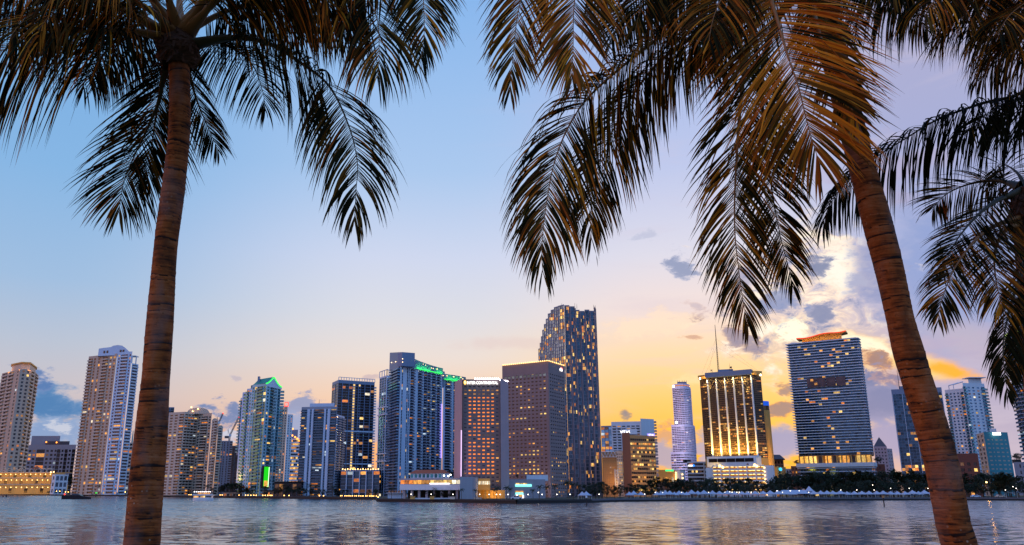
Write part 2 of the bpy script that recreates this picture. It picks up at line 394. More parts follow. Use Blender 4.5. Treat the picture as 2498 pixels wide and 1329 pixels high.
class MB:
    """collects faces in world coordinates; build() links them as one mesh object"""
    def __init__(s): s.v, s.f, s.mi, s.mats, s.idx = [], [], [], [], {}
    def mat(s, m):
        if m not in s.mats: s.mats.append(m)
        return s.mats.index(m)
    def vert(s, p, weld=True):
        if not weld:
            s.v.append(tuple(p)); return len(s.v) - 1
        k = (round(p[0], 3), round(p[1], 3), round(p[2], 3))
        if k not in s.idx:
            s.idx[k] = len(s.v); s.v.append((p[0], p[1], p[2]))
        return s.idx[k]
    def face(s, pts, m, weld=True):
        ids = [s.vert(p, weld) for p in pts]
        if len(set(ids)) < 3: return
        s.f.append(ids); s.mi.append(s.mat(m))
    def box(s, c, hx, hy, hz, m, rz=0.0):
        """box centred on c with half sizes; rz turns it about the vertical"""
        ca, sa = cos(rz), sin(rz)
        P = []
        for dz in (-hz, hz):
            for dx, dy in ((-hx, -hy), (hx, -hy), (hx, hy), (-hx, hy)):
                P.append((c[0] + dx * ca - dy * sa, c[1] + dx * sa + dy * ca, c[2] + dz))
        base = len(s.v); s.v += P; k = s.mat(m)
        for q in ((3, 2, 1, 0), (4, 5, 6, 7), (0, 1, 5, 4), (1, 2, 6, 5), (2, 3, 7, 6), (3, 0, 4, 7)):
            s.f.append([base + i for i in q]); s.mi.append(k)
    def bar(s, a, b, r, m, n=4, r2=None):
        a, b = Vector(a), Vector(b); r2 = r if r2 is None else r2
        t = (b - a).normalized()
        u = t.orthogonal().normalized(); w = t.cross(u)
        base = len(s.v); k = s.mat(m)
        for p, rr in ((a, r), (b, r2)):
            for i in range(n):
                an = 2 * pi * i / n + pi / 4
                s.v.append(tuple(p + u * (rr * cos(an)) + w * (rr * sin(an))))
        for i in range(n):
            j = (i + 1) % n
            s.f.append([base + i, base + j, base + n + j, base + n + i]); s.mi.append(k)
        s.f.append([base + i for i in range(n)][::-1]); s.mi.append(k)
        s.f.append([base + n + i for i in range(n)]); s.mi.append(k)
    def prism(s, poly, z0, z1, m, mtop=None):
        n = len(poly)
        z1s = z1 if isinstance(z1, (list, tuple)) else [z1] * n
        for i in range(n):
            j = (i + 1) % n
            s.face([(*poly[i], z0), (*poly[j], z0), (*poly[j], z1s[j]), (*poly[i], z1s[i])], m)
        s.face([(*poly[i], z1s[i]) for i in range(n)], mtop or m)
        s.face([(*poly[i], z0) for i in range(n)][::-1], m)
    def sphere(s, c, r, m, nu=8, nv=5, sz=1.0):
        base = len(s.v); k = s.mat(m)
        for j in range(nv + 1):
            th = pi * j / nv
            for i in range(nu):
                ph = 2 * pi * i / nu
                s.v.append((c[0] + r * sin(th) * cos(ph), c[1] + r * sin(th) * sin(ph), c[2] + r * sz * cos(th)))
        for j in range(nv):
            for i in range(nu):
                i2 = (i + 1) % nu
                s.f.append([base + j * nu + i, base + (j + 1) * nu + i, base + (j + 1) * nu + i2, base + j * nu + i2]); s.mi.append(k)
    def build(s, name, parent=None, loc=None, smooth=False, label=None, cat=None, group=None, kind=None):
        o_loc = Vector(loc) if loc is not None else (world_loc(parent) if parent else Vector((0, 0, 0)))
        me = bpy.data.meshes.new(name)
        me.from_pydata([(v[0] - o_loc[0], v[1] - o_loc[1], v[2] - o_loc[2]) for v in s.v], [], s.f)
        for m in s.mats: me.materials.append(m)
        me.polygons.foreach_set('material_index', s.mi)
        if smooth: me.polygons.foreach_set('use_smooth', [True] * len(s.f))
        me.update()
        o = bpy.data.objects.new(name, me)
        COL.objects.link(o)
        if parent:
            o.parent = parent
            o.location = o_loc - world_loc(parent)
        else:
            o.location = o_loc
        return tag(o, label, cat, group, kind)

SHARED = {}
def unit_mesh(key, fn):
    if key not in SHARED:
        mb = MB(); fn(mb)
        me = bpy.data.meshes.new(key[0])
        me.from_pydata(mb.v, [], mb.f)
        for m in mb.mats: me.materials.append(m)
        me.polygons.foreach_set('material_index', mb.mi)
        me.update()
        SHARED[key] = me
    return SHARED[key]

def place_mesh(name, me, parent, pos, rz, label=None, kind=None):
    o = bpy.data.objects.new(name, me)
    o.parent = parent
    o.location = Vector(pos) - world_loc(parent)
    o.rotation_euler = (0, 0, rz)
    COL.objects.link(o)
    return tag(o, label, None, None, kind)

def text_mesh(body, size, m, parent, pos, rz, name='sign_lettering', depth=0.15, label=None, squeeze=1.0, align='CENTER', bold=0.0):
    cu = bpy.data.curves.new(name, 'FONT')
    cu.body = body; cu.size = size; cu.extrude = depth; cu.align_x = align; cu.offset = bold
    o = bpy.data.objects.new(name + '_curve', cu)
    COL.objects.link(o)
    bpy.context.view_layer.update()
    me = bpy.data.meshes.new_from_object(o.evaluated_get(bpy.context.evaluated_depsgraph_get()))
    bpy.data.objects.remove(o)
    me.materials.clear(); me.materials.append(m)
    o = bpy.data.objects.new(name, me)
    o.parent = parent
    o.location = Vector(pos) - world_loc(parent)
    o.rotation_euler = (pi / 2, 0, rz)
    o.scale = (squeeze, 1, 1)
    COL.objects.link(o)
    return tag(o, label)

def flood(parent, pos, target, energy, col, size=4.0, kind='AREA', spread=pi):
    """a floodlight that the photograph shows lit on a building"""
    ld = bpy.data.lights.new('floodlight', kind)
    ld.energy = energy * 0.12; ld.color = col
    if kind == 'AREA':
        ld.shape = 'RECTANGLE'
        ld.size, ld.size_y = (size if isinstance(size, tuple) else (size, size))
    else:
        ld.shadow_soft_size = size
    o = bpy.data.objects.new('floodlight', ld)
    o.parent = parent
    o.location = Vector(pos) - world_loc(parent)
    dv = Vector(target) - Vector(pos)
    zx = -dv.normalized(); xx = dv.cross(Vector((0, 0, 1)))
    if xx.length < 1e-4: xx = Vector((1, 0, 0))
    xx.normalize(); yx = zx.cross(xx)
    o.rotation_euler = Matrix((xx, yx, zx)).transposed().to_euler()   # long side level
    COL.objects.link(o)
    return o

# ------------------------------------------------------------------ towers
WIN_MAX = 100
class Tower:
    def __init__(s, name, label, cat, px, Y, z0=1.6, group=None):
        s.z0 = z0
        s.root = thing(name, label, cat, (gx(px, Y), Y, z0), group)
        s.W = MB()
        s.win, s.bal, s.slab = [], [], []
        s.rnd = random.Random(hash(label) % 1000 if False else sum(map(ord, label)))
    def corner(s, px, py, Y):
        p = at(px, py, Y); return (p.x, p.y)
    def body(s, corners, top, nf, edges, wall, z0=None, roof=roof_tar, parapet=1.2, back=None, **kw):
        """corners: list of (px, py, Y) left to right along the visible walls; top: z of the roof;
        edges: one column string per visible wall; the unseen walls close the plan behind"""
        z0 = s.z0 if z0 is None else z0
        P = [s.corner(*c) if len(c) == 3 else tuple(c) for c in corners]
        a, c = Vector(P[0]), Vector(P[-1])
        if len(P) == 2:
            dpt = back or 22.0
            u = (c - a).normalized(); n = Vector((-u.y, u.x))
            # keep the side walls out of sight: follow the line of sight away from the viewer
            bk = [tuple(c + c.normalized() * dpt), tuple(a + a.normalized() * dpt)]
        else:
            m = (a + c) / 2
            far = m.normalized() * (back or 14.0)
            bk = [tuple(c + far), tuple(a + far)]
        for i, e in enumerate(edges[:len(P) - 1]):
            if e is None: s.W.face([(*P[i], z0), (*P[i + 1], z0), (*P[i + 1], top), (*P[i], top)], wall)
            else: s.facade(P[i], P[i + 1], z0, top - parapet, nf, e, wall, **kw)
            if e is not None: s.W.face([(*P[i], top - parapet), (*P[i + 1], top - parapet), (*P[i + 1], top), (*P[i], top)], wall)
        Q = [P[-1]] + bk + [P[0]]
        for i in range(len(Q) - 1):
            s.W.face([(*Q[i], z0), (*Q[i + 1], z0), (*Q[i + 1], top), (*Q[i], top)], wall)
        s.W.face([(*q, top - 0.4) for q in P + bk], roof)
        return P, bk
    def facade(s, P0, P1, z0, z1, nf, cols, wall, glass=g_dark, lit=0.1, run=0.35, lits=None, depth=0.5, rows=None,
               balm=None, proj=1.6, hw=0.55, litrow=None, alt=None, railm=None, force=None):
        lits = lits or MIX_RES
        P0, P1 = Vector(P0), Vector(P1)
        L = (P1 - P0).length; u = (P1 - P0) / L; n = Vector((u.y, -u.x))
        rz = atan2(u.y, u.x)
        toks = []
        for t in cols.split():
            rep = 1
            if '*' in t: t, rep = t.split('*'); rep = int(rep)
            toks += [x for x in t.split(',')] * rep
        toks = [(t[0], float(t[1:] or 1)) for t in toks]
        tot = sum(w for _, w in toks)
        fh = (z1 - z0) / nf
        pos, uu = [], 0.0
        for k, w in toks:
            pos.append((k, uu / tot * L, (uu + w) / tot * L)); uu += w
        def pt(a, z, dn=0.0):
            q = P0 + u * a + n * dn
            return (q.x, q.y, z)
        state = {}
        for ci, (k, a, b_) in enumerate(pos):
            if k in 'pqv':
                mm = wall if k == 'p' else (alt or wall)
                if k == 'v':    # a pier standing proud of the wall
                    s.W.face([pt(a, z0), pt(b_, z0), pt(b_, z1), pt(a, z1)], wall)
                    s.W.box((*(P0 + u * ((a + b_) / 2) + n * 0.5), (z0 + z1) / 2 + 0.3), (b_ - a) / 2 - 0.02, 0.52, (z1 - z0) / 2 - 0.3, alt or wall, rz)
                else:
                    s.W.face([pt(a, z0), pt(b_, z0), pt(b_, z1), pt(a, z1)], mm)
                continue
            w = b_ - a
            if k == 'w': ga, h0, h1 = 0.14, 0.28, 0.28 + hw
            elif k == 's': ga, h0, h1 = 0.12, 0.16, 0.86
            elif k == 'b': ga, h0, h1 = 0.03, 0.06, 0.86
            elif k == 'g': ga, h0, h1 = 0.015, 0.05, 0.93
            elif k == 'r': ga, h0, h1 = 0.0, 0.36, 0.36 + hw
            elif k == 'L': ga, h0, h1 = 0.06, 0.2, 0.85
            else: ga, h0, h1 = 0.1, 0.2, 0.8
            ua, ub = a + w * ga, b_ - w * ga
            if k == 'r': ua, ub = a + 0.02, b_ - 0.02
            prev = z0
            for f in range(nf):
                va, vb = z0 + fh * (f + h0), z0 + fh * (f + h1)
                if rows and not rows(f, ci): continue
                s.W.face([pt(a, prev), pt(b_, prev), pt(b_, va), pt(a, va)], wall)
                s.W.face([pt(a, va), pt(ua, va), pt(ua, vb), pt(a, vb)], wall)
                s.W.face([pt(ub, va), pt(b_, va), pt(b_, vb), pt(ub, vb)], wall)
                d = -depth * (2.2 if k == 'b' else 1.0)
                s.W.face([pt(ua, va), pt(ub, va), pt(ub, va, d), pt(ua, va, d)], wall)
                s.W.face([pt(ua, vb, d), pt(ub, vb, d), pt(ub, vb), pt(ua, vb)], wall)
                s.W.face([pt(ua, va), pt(ua, va, d), pt(ua, vb, d), pt(ua, vb)], wall)
                s.W.face([pt(ub, va, d), pt(ub, va), pt(ub, vb), pt(ub, vb, d)], wall)
                prev = vb
                pr = lit(f / nf, (a + b_) / 2 / L) if callable(lit) else lit
                if litrow and f in litrow: pr = litrow[f]
                on = s.rnd.random() < (max(run, pr) if state.get(f) else pr)
                state[f] = on
                g = s.rnd.choice(lits) if on else glass
                if k == 'L': g, on = YELLOW, True
                if force:
                    g2 = force(f, ci)
                    if g2 is not None: g, on = g2, g2 not in (g_dark, g_black, g_navy)
                c = P0 + u * ((ua + ub) / 2) + n * (d + 0.08)
                nsub = max(1, int(round((ub - ua) / (fh * 1.5)))) if k in 'bg' else 1
                if nsub == 1:
                    s.win.append(((c.x, c.y, (va + vb) / 2), rz, ub - ua, vb - va, g, on))
                else:
                    for q in range(nsub):
                        sw = (ub - ua) / nsub
                        cc = P0 + u * (ua + sw * (q + 0.5)) + n * (d + 0.08)
                        gg = g if (not on or s.rnd.random() < 0.6) else glass
                        s.win.append(((cc.x, cc.y, (va + vb) / 2), rz, sw - 0.12, vb - va, gg, gg is not glass))
                if k == 'b':
                    cb = P0 + u * ((a + b_) / 2)
                    s.bal.append(((cb.x, cb.y, z0 + fh * f), rz, w * 0.98, proj, fh, balm or wall, railm))
            s.W.face([pt(a, prev), pt(b_, prev), pt(b_, z1), pt(a, z1)], wall)
    def slabs(s, P, zs, over, th, m, side=0.0):
        """floor edges running past the corners; P: two plan points"""
        a, c = Vector(P[0]), Vector(P[1])
        u = (c - a).normalized(); n = Vector((u.y, -u.x)); L = (c - a).length
        rz = atan2(u.y, u.x)
        for z in zs:
            q = (a + c) / 2 + n * (over / 2 + 0.02)
            s.slab.append(((q.x, q.y, z), rz, L / 2 + side, over / 2, th / 2, m))
    def part(s, mb, name, **kw):
        return mb.build(name, s.root, **kw)
    def finish(s):
        root = s.root
        wall = s.W.build('wall', root)
        # windows: the lit ones and the rest up to a hundred are parts of their own, the rest one part
        s.rnd.shuffle(s.win)
        s.win.sort(key=lambda w: (not w[5], -w[2] * w[3]))
        def wbox(mb, c, rz, w, h, m): mb.box(c, w / 2, 0.07, h / 2, m, rz)
        rest = MB()
        for i, (c, rz, w, h, m, on) in enumerate(s.win):
            if i < WIN_MAX:
                me = unit_mesh(('window', round(w, 2), round(h, 2), m.name), lambda mb: wbox(mb, (0, 0, 0), 0, w, h, m))
                place_mesh('window', me, root, c, rz, 'lit window' if on else None)
            else: wbox(rest, c, rz, w, h, m)
        if rest.v: rest.build('window', root, kind='stuff')
        def bbox(mb, c, rz, w, pj, fh, m, rm):
            ca, sa = cos(rz), sin(rz)
            def tr(x, y, z): return (c[0] + x * ca - y * sa, c[1] + x * sa + y * ca, c[2] + z)
            mb.box(tr(0, -pj / 2, 0.06), w / 2, pj / 2, 0.14, m, rz)
            r = rm or m
            mb.box(tr(0, -pj + 0.05, fh * 0.17 + 0.2), w / 2, 0.05, fh * 0.17, r, rz)
            for e in (-1, 1): mb.box(tr(e * (w / 2 - 0.05), -pj / 2 + 0.05, fh * 0.17 + 0.2), 0.05, pj / 2 - 0.1, fh * 0.17, r, rz)
        rest = MB()
        s.rnd.shuffle(s.bal)
        for i, (c, rz, w, pj, fh, m, rm) in enumerate(s.bal):
            if i < 100:
                me = unit_mesh(('balcony', round(w, 2), pj, round(fh, 2), m.name, rm.name if rm else ''), lambda mb: bbox(mb, (0, 0, 0), 0, w, pj, fh, m, rm))
                place_mesh('balcony', me, root, c, rz)
            else: bbox(rest, c, rz, w, pj, fh, m, rm)
        if rest.v: rest.build('balcony', root, kind='stuff')
        for c, rz, hx, hy, hz, m in s.slab[:100]:
            me = unit_mesh(('floor_slab', round(hx, 2), round(hy, 2), round(hz, 2), m.name), lambda mb: mb.box((0, 0, 0), hx, hy, hz, m))
            place_mesh('floor_slab', me, root, c, rz)
        return root

def zt(py, Y):
    return at(CX, py, Y).z

# ------------------------------------------------------------------ shore, water, ground
SHORE = [(-900, 1700), (-300, 1640), (0, 1500), (150, 1185), (310, 1000), (400, 900), (500, 800), (600, 712), (740, 630), (919, 560),
         (923, 446), (1120, 410), (1260, 372), (1440, 408), (1500, 444), (1650, 470), (1800, 486), (2000, 508), (2290, 530), (2498, 512), (2900, 520), (3600, 560)]
LANDZ = 1.6
def shore_Y(px):
    for (a, ya), (b, yb) in zip(SHORE, SHORE[1:]):
        if a <= px <= b: return ya + (yb - ya) * (px - a) / max(1e-6, b - a)
    return 600.0
SP = [(gx(px, Y), Y) for px, Y in SHORE]

def build_setting():
    # water: one rippled sheet
    m, b, out = mat_new('bay water')
    geo = b.new('ShaderNodeNewGeometry')
    x, y, z = b.sep(geo.outputs['Position'])
    w1 = b.noise(b.comb(b.m('MULTIPLY', x, 0.55), y, 0.0), 0.9, 4, 0.6, 0.3)
    w2 = b.noise(b.comb(b.m('MULTIPLY', x, 0.7), y, 3.0), 0.42, 4, 0.58, 0.3)
    w3 = b.noise(b.comb(b.m('MULTIPLY', x, 0.25), y, 8.0), 0.02, 3)
    # slopes of the wind ripples, two sizes, stronger in the gusts
    gust = b.m('MULTIPLY', b.smooth(w3, 0.3, 0.7, 0.7, 1.25), b.smooth(y, 105, 270, 0.52, 1.0))   # calmer in the lee of the near bank
    def sl(amp): return b.m('MULTIPLY', b.m('ADD', b.m('MULTIPLY', b.m('SUBTRACT', w1, 0.5), amp), b.m('MULTIPLY', b.m('SUBTRACT', w2, 0.5), amp * 1.0)), gust)
    w4 = b.noise(b.comb(b.m('MULTIPLY', x, 0.55), y, 21.0), 0.8, 3, 0.6, 0.3)
    nx = b.m('MULTIPLY', b.m('SUBTRACT', w4, 0.5), 0.3)
    # wavelets run in towards the near bank, so the steeper faces look that way
    lean = b.smooth(y, 105, 230, 0.018, 0.125)
    nv = b.new('ShaderNodeVectorMath', operation='NORMALIZE'); b.put(nv.inputs[0], b.comb(nx, b.m('SUBTRACT', sl(0.8), lean), 1.0))
    p = b.new('ShaderNodeBsdfPrincipled')
    p.inputs['Base Color'].default_value = (0.02, 0.055, 0.07, 1)
    p.inputs['Roughness'].default_value = 0.09; p.inputs['IOR'].default_value = 2.4
    b.put(p.inputs['Normal'], nv.outputs[0])
    b.put(out.inputs[0], p.outputs[0])
    mb = MB()
    mb.face([(-6000, 12, 0), (6000, 12, 0), (6000, 9000, 0), (-6000, 9000, 0)], m)
    mb.build('water', kind='structure')
    # far land
    gm = wall_mat('dark park ground', (0.05, 0.055, 0.03), scale=0.1)
    mb = MB()
    n = len(SP)
    far = [(x * 9000 / y if abs(x) > 1 else 0, 9000) for x, y in SP]
    for i in range(n - 1):
        a, c = SP[i], SP[i + 1]
        mb.face([(a[0], a[1], LANDZ), (c[0], c[1], LANDZ), (far[i + 1][0], 9000, LANDZ), (far[i][0], 9000, LANDZ)], gm)
    mb.build('far_shore_ground', kind='structure')
    # sea wall: coping over dark wet stone
    mb = MB()
    for i in range(n - 1):
        a, c = SP[i], SP[i + 1]
        A, C = Vector(a), Vector(c); u = (C - A).normalized(); nn = Vector((u.y, -u.x))
        o = nn * 0.6; q = nn * 0.2
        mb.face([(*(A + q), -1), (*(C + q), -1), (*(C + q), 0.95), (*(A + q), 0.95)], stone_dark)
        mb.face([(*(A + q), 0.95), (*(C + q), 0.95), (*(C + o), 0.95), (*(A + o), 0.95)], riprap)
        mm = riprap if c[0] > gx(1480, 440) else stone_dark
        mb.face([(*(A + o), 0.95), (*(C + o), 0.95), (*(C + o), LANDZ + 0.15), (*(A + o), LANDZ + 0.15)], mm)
        mb.face([(*(A + o), LANDZ + 0.15), (*(C + o), LANDZ + 0.15), (*(C - nn * 1.2), LANDZ + 0.15), (*(A - nn * 1.2), LANDZ + 0.15)], riprap)
    o = mb.build('seawall', label='long dark stone seawall along the far waterfront', cat='seawall')
    # near bank under the viewer
    mb = MB()
    gr = wall_mat('near grass', (0.06, 0.08, 0.025), scale=1.0, var=0.3)
    mb.face([(-60, -60, 3.4), (60, -60, 3.4), (60, 13, 3.4), (-60, 13, 3.4)], gr)
    mb.face([(-60, 13, 3.4), (60, 13, 3.4), (60, 13.4, -1), (-60, 13.4, -1)], stone_dark)
    mb.build('near_bank_ground', kind='structure')
build_setting()

def pen(T, corners, z0, z1, m, back=8.0, name='penthouse', label=None):
    """roof-top block on a tower"""
    P = [T.corner(*c) for c in corners]
    a, c = Vector(P[0]), Vector(P[-1])
    bk = [tuple(c + c.normalized() * back), tuple(a + a.normalized() * back)]
    mb = MB(); mb.prism(P + bk, z0, z1, m)
    return mb.build(name, T.root, label=label)

def antenna(T, px, Y, z0, py, r=0.25, m=None, name='antenna'):
    p = at(px, py, Y)
    mb = MB(); b0 = gx(px, Y)
    x = p.x
    mb.bar((x, Y, z0), (x, Y, p.z), r, m or black_metal, 5, r * 0.4)
    return mb.build(name, T.root)

def roof_line(T, pts, z, m, r=0.3, name='roof_light_strip', label=None):
    mb = MB()
    for a, c in zip(pts, pts[1:]): mb.bar((*a, z), (*c, z), r, m, 4)
    return mb.build(name, T.root, label=label)

def bulbs(T, pts, m, r=0.5, name='lamp'):
    for p in pts:
        me = unit_mesh((name, r, m.name), lambda mb: mb.sphere((0, 0, 0), r, m, 6, 4))
        place_mesh(name, me, T.root, p, 0)

# ---- far left: round-fronted condo tower
def b_leftmost():
    T = Tower('condo_tower', 'beige condo tower cut by left photo edge, orange-lit crown', 'tower', 50, 1600)
    top = zt(900, 1560)
    cs = [(6, 905, 1620), (50, 900, 1560), (64, 899, 1562), (77, 897, 1575), (88, 896, 1600), (97, 895, 1650)]
    P, bk = T.body(cs, top, 33, ['p.3 b2 p.5 b2 p1.1 w.9 p.3', 'p.6 w1 p.2', 'p.3 w1 p.3', 'p.2 b1 p.2', 'p.2 b1 p.2', 'p.3 w1 p.2'], beige, lit=0.13, proj=2.2, depth=0.9, balm=cream)
    c2 = [(28, 905, 1600), (52, 897, 1575), (72, 897, 1580), (88, 897, 1640)]
    P2 = [T.corner(*c) for c in c2]
    mb = MB()
    zc = zt(884, 1580)
    far = [tuple(Vector(P2[-1]) * 1.01), tuple(Vector(P2[0]) * 1.01)]
    mb.prism(P2 + far, top - 0.3, zc - 3, cream)
    mb.build('crown', T.root)
    mb = MB()
    C = sum((Vector(p) for p in P2 + far), Vector((0, 0))) / 6
    outer = [tuple(C + (Vector(p) - C) * 1.1) for p in P2 + far]
    mb.prism(outer, zc - 2.8, zc, gold_wall)
    mb.build('crown_roof', T.root)
    for p in P2[:3]:
        q = C + (Vector(p) - C) * 1.35
        flood(T.root, (q.x, q.y - 1, top + 1), (C.x, C.y, zc), 8000, (1.0, 0.42, 0.06), 6)
    T.finish()
b_leftmost()

# ---- low dark blocks behind
def b_lowdark():
    T = Tower('apartment_block', 'low grey apartment block with black glass strips between two tall beige towers', 'building', 120, 1750)
    top = zt(1085, 1750)
    T.body([(60, 1090, 1750), (186, 1085, 1740)], top, 11,
           ['g1 p.25 w1 p.2 w1 p.2 g2.4 p.25 w1 p.2 w1 p.2 w.8 g1 p.2 w.8 p.2 g.9 p.2 w.8 p.2 g1'], grey, glass=g_black, lit=0.07, parapet=9, back=30)
    pen(T, [(78, 1063, 1765), (147, 1066, 1765)], top - 1, zt(1063, 1765), grey)
    pen(T, [(112, 1076, 1756), (170, 1078, 1756)], top - 1, zt(1076, 1756), darkgrey, name='roof_house')
    bulbs(T, [at(113, 1078, 1752), at(138, 1079, 1752)], lamp_mat('orange roof lamp', (1.0, 0.3, 0.04), 4.0), 1.6)
    T.finish()
b_lowdark()

def b_lefttall():
    T = Tower('condo_tower', 'tallest beige and white condo tower on the left with arched white crown', 'tower', 250, 1110)
    zl = zt(862, 1090); zr = zt(862, 1085)
    T.body([(217, 868, 1115), (286, 862, 1090)], zl, 43,
           ['b1.6 p.35 s.8 p.7 s.8 p.7 b2 p.4 w.9 p.35 w.9 p.3'], beige, lit=0.16, proj=1.8, balm=cream, parapet=3, back=30)
    T.body([(287, 862, 1088), (322, 866, 1080)], zr + 2, 43,
           ['p.25 w.55 p.2 b2 p.25 w.55 p.2'], bluewhite, lit=0.2, proj=1.8, balm=white, parapet=3, back=30)
    T.body([(322, 886, 1081), (338, 888, 1092)], zt(887, 1086), 42,
           ['p.15 b1.4 p.15'], bluewhite, lit=0.12, proj=1.8, balm=white, back=30)
    # arched crown
    a, c = Vector(T.corner(241, 850, 1100)), Vector(T.corner(322, 864, 1084))
    mb = MB(); N = 16
    tops = [(0, 847), (0.12, 846), (0.35, 845), (0.42, 842), (0.55, 841), (0.68, 843), (0.8, 850), (0.9, 858), (1.0, 862)]
    for (t0, y0), (t1, y1) in zip(tops, tops[1:]):
        p0, p1 = a.lerp(c, t0), a.lerp(c, t1)
        z0_, z1_ = zt(y0, 1090), zt(y1, 1090)
        f0, f1 = p0 * 1.012, p1 * 1.012
        zb = zl - 2
        mb.face([(*p0, zb), (*p1, zb), (*p1, z1_), (*p0, z0_)], bluewhite)
        mb.face([(*p0, z0_), (*p1, z1_), (*f1, z1_), (*f0, z0_)], bluewhite)
        mb.face([(*f1, zb), (*f0, zb), (*f0, z0_), (*f1, z1_)], bluewhite)
    mb.face([(*a, zl - 2), (*a, zt(847, 1090)), (*(a * 1.012), zt(847, 1090)), (*(a * 1.012), zl - 2)], bluewhite)
    mb.build('crown', T.root)
    u = (c - a).normalized(); rz = atan2(u.y, u.x)
    for t in (0.18, 0.27, 0.66, 0.74):
        p = a.lerp(c, t) - Vector((0, 0.3))
        me = unit_mesh(('crown_window', 1), lambda mb: mb.box((0, 0, 0), 1.3, 0.2, 1.6, g_dark))
        place_mesh('crown_window', me, T.root, (p.x, p.y, zl + 3.2), rz)
    p = Vector(T.corner(330, 870, 1083))
    mb = MB()   # open corner frame on the right shoulder
    q0, q1 = Vector(T.corner(323, 868, 1081)), Vector(T.corner(333, 869, 1086))
    zb, zq = zt(887, 1086) - 0.2, zt(869, 1084)
    for q in (q0, q1, q1 * 1.008): mb.box((q.x, q.y, (zb + zq) / 2), 0.6, 0.6, (zq - zb) / 2, white)
    mid = (q0 + q1) / 2 * 1.004
    mb.box((mid.x, mid.y, zq + 0.5), (q1 - q0).length / 2 + 1, 5, 0.5, white)
    mb.build('pergola', T.root)
    T.finish()
b_lefttall()

def b_far_left_slivers():
    T = Tower('condo_block', 'distant pale block just left of the straight palm trunk', 'building', 320, 1900)
    T.body([(306, 1080, 1900), (345, 1078, 1900)], zt(1079, 1900), 14, ['w1 p.2 w1 p.2 w1 p.2 w1'], cream, lit=0.2, back=30)
    antenna(T, 325, 1905, zt(1080, 1900), 1050, 2.0, wall_mat('pale green spire', (0.2, 0.4, 0.4)), 'spire')
    T.finish()
    T = Tower('office_block', 'dark blue block peeking out right of the straight palm trunk', 'building', 415, 1300)
    T.body([(396, 993, 1300), (425, 998, 1300)], zt(993, 1300), 30, ['g1 p.1 g1 p.1 g1'], steelblue, glass=g_navy, lit=0.05, back=20)
    T.finish()
b_far_left_slivers()

def b_stepped():
    T = Tower('condo_block', 'wide cream condo block with arched roof, stepping down to its right', 'building', 470, 890)
    zA = zt(1005, 880)
    T.body([(413, 1004, 885), (452, 1005, 876), (483, 1012, 892)], zA, 28,
           ['p.2 w.8 p.2 w.8 p.25 b1 p.15', 'p.1 b1 p.12 b1 p.12 b1 p.12 b1 p.12'], cream, lit=0.15, hw=0.5, proj=1.4, parapet=2, back=16)
    T.body([(483, 1012, 891), (517, 1008, 880)], zt(1008, 885), 28, ['p.2 w.8 p.15 b2.2 p.2 w.8 p.15'], beige, lit=0.15, proj=1.8, parapet=3, back=14)
    T.body([(517, 1026, 880), (532, 1026, 877)], zt(1024, 880), 26, ['p.2 w.8 b1 p.15'], cream, lit=0.14, proj=1.4, back=14)
    T.body([(532, 1042, 877), (544, 1043, 880)], zt(1041, 880), 25, ['p.15 b1 p.3'], cream, lit=0.08, proj=1.4, back=14)
    for (x0, x1, yb, yt, Y) in ((454, 512, 1008, 994, 886), (517, 531, 1026, 1020, 882), (533, 544, 1043, 1037, 882)):
        a, c = Vector(T.corner(x0, yb, Y)), Vector(T.corner(x1, yb, Y))
        mb = MB(); N = 10; zb, ztop = zt(yb, Y) - 0.5, zt(yt, Y)
        pr = []
        for i in range(N + 1):
            t = i / N; p = a.lerp(c, t); h = zb + (ztop - zb) * (max(0.0, 1 - (2 * t - 1) ** 2) ** 0.5 * 0.9 + 0.1)
            pr.append((p, h))
        for (p0, h0), (p1, h1) in zip(pr, pr[1:]):
            f0, f1 = p0 * 1.014, p1 * 1.014
            mb.face([(*p0, zb), (*p1, zb), (*p1, h1), (*p0, h0)], cream)
            mb.face([(*p0, h0), (*p1, h1), (*f1, h1), (*f0, h0)], bluewhite)
            mb.face([(*f1, zb), (*f0, zb), (*f0, h0), (*f1, h1)], cream)
        for p, h in (pr[0], pr[-1]): mb.face([(*p, zb), (*p, h), (*(p * 1.014), h), (*(p * 1.014), zb)], cream)
        mb.build('arched_roof', T.root)
    bulbs(T, [at(467, 993, 884), at(483, 997, 884), at(470, 1003, 884)], L_WARM, 0.7)
    T.finish()
b_stepped()

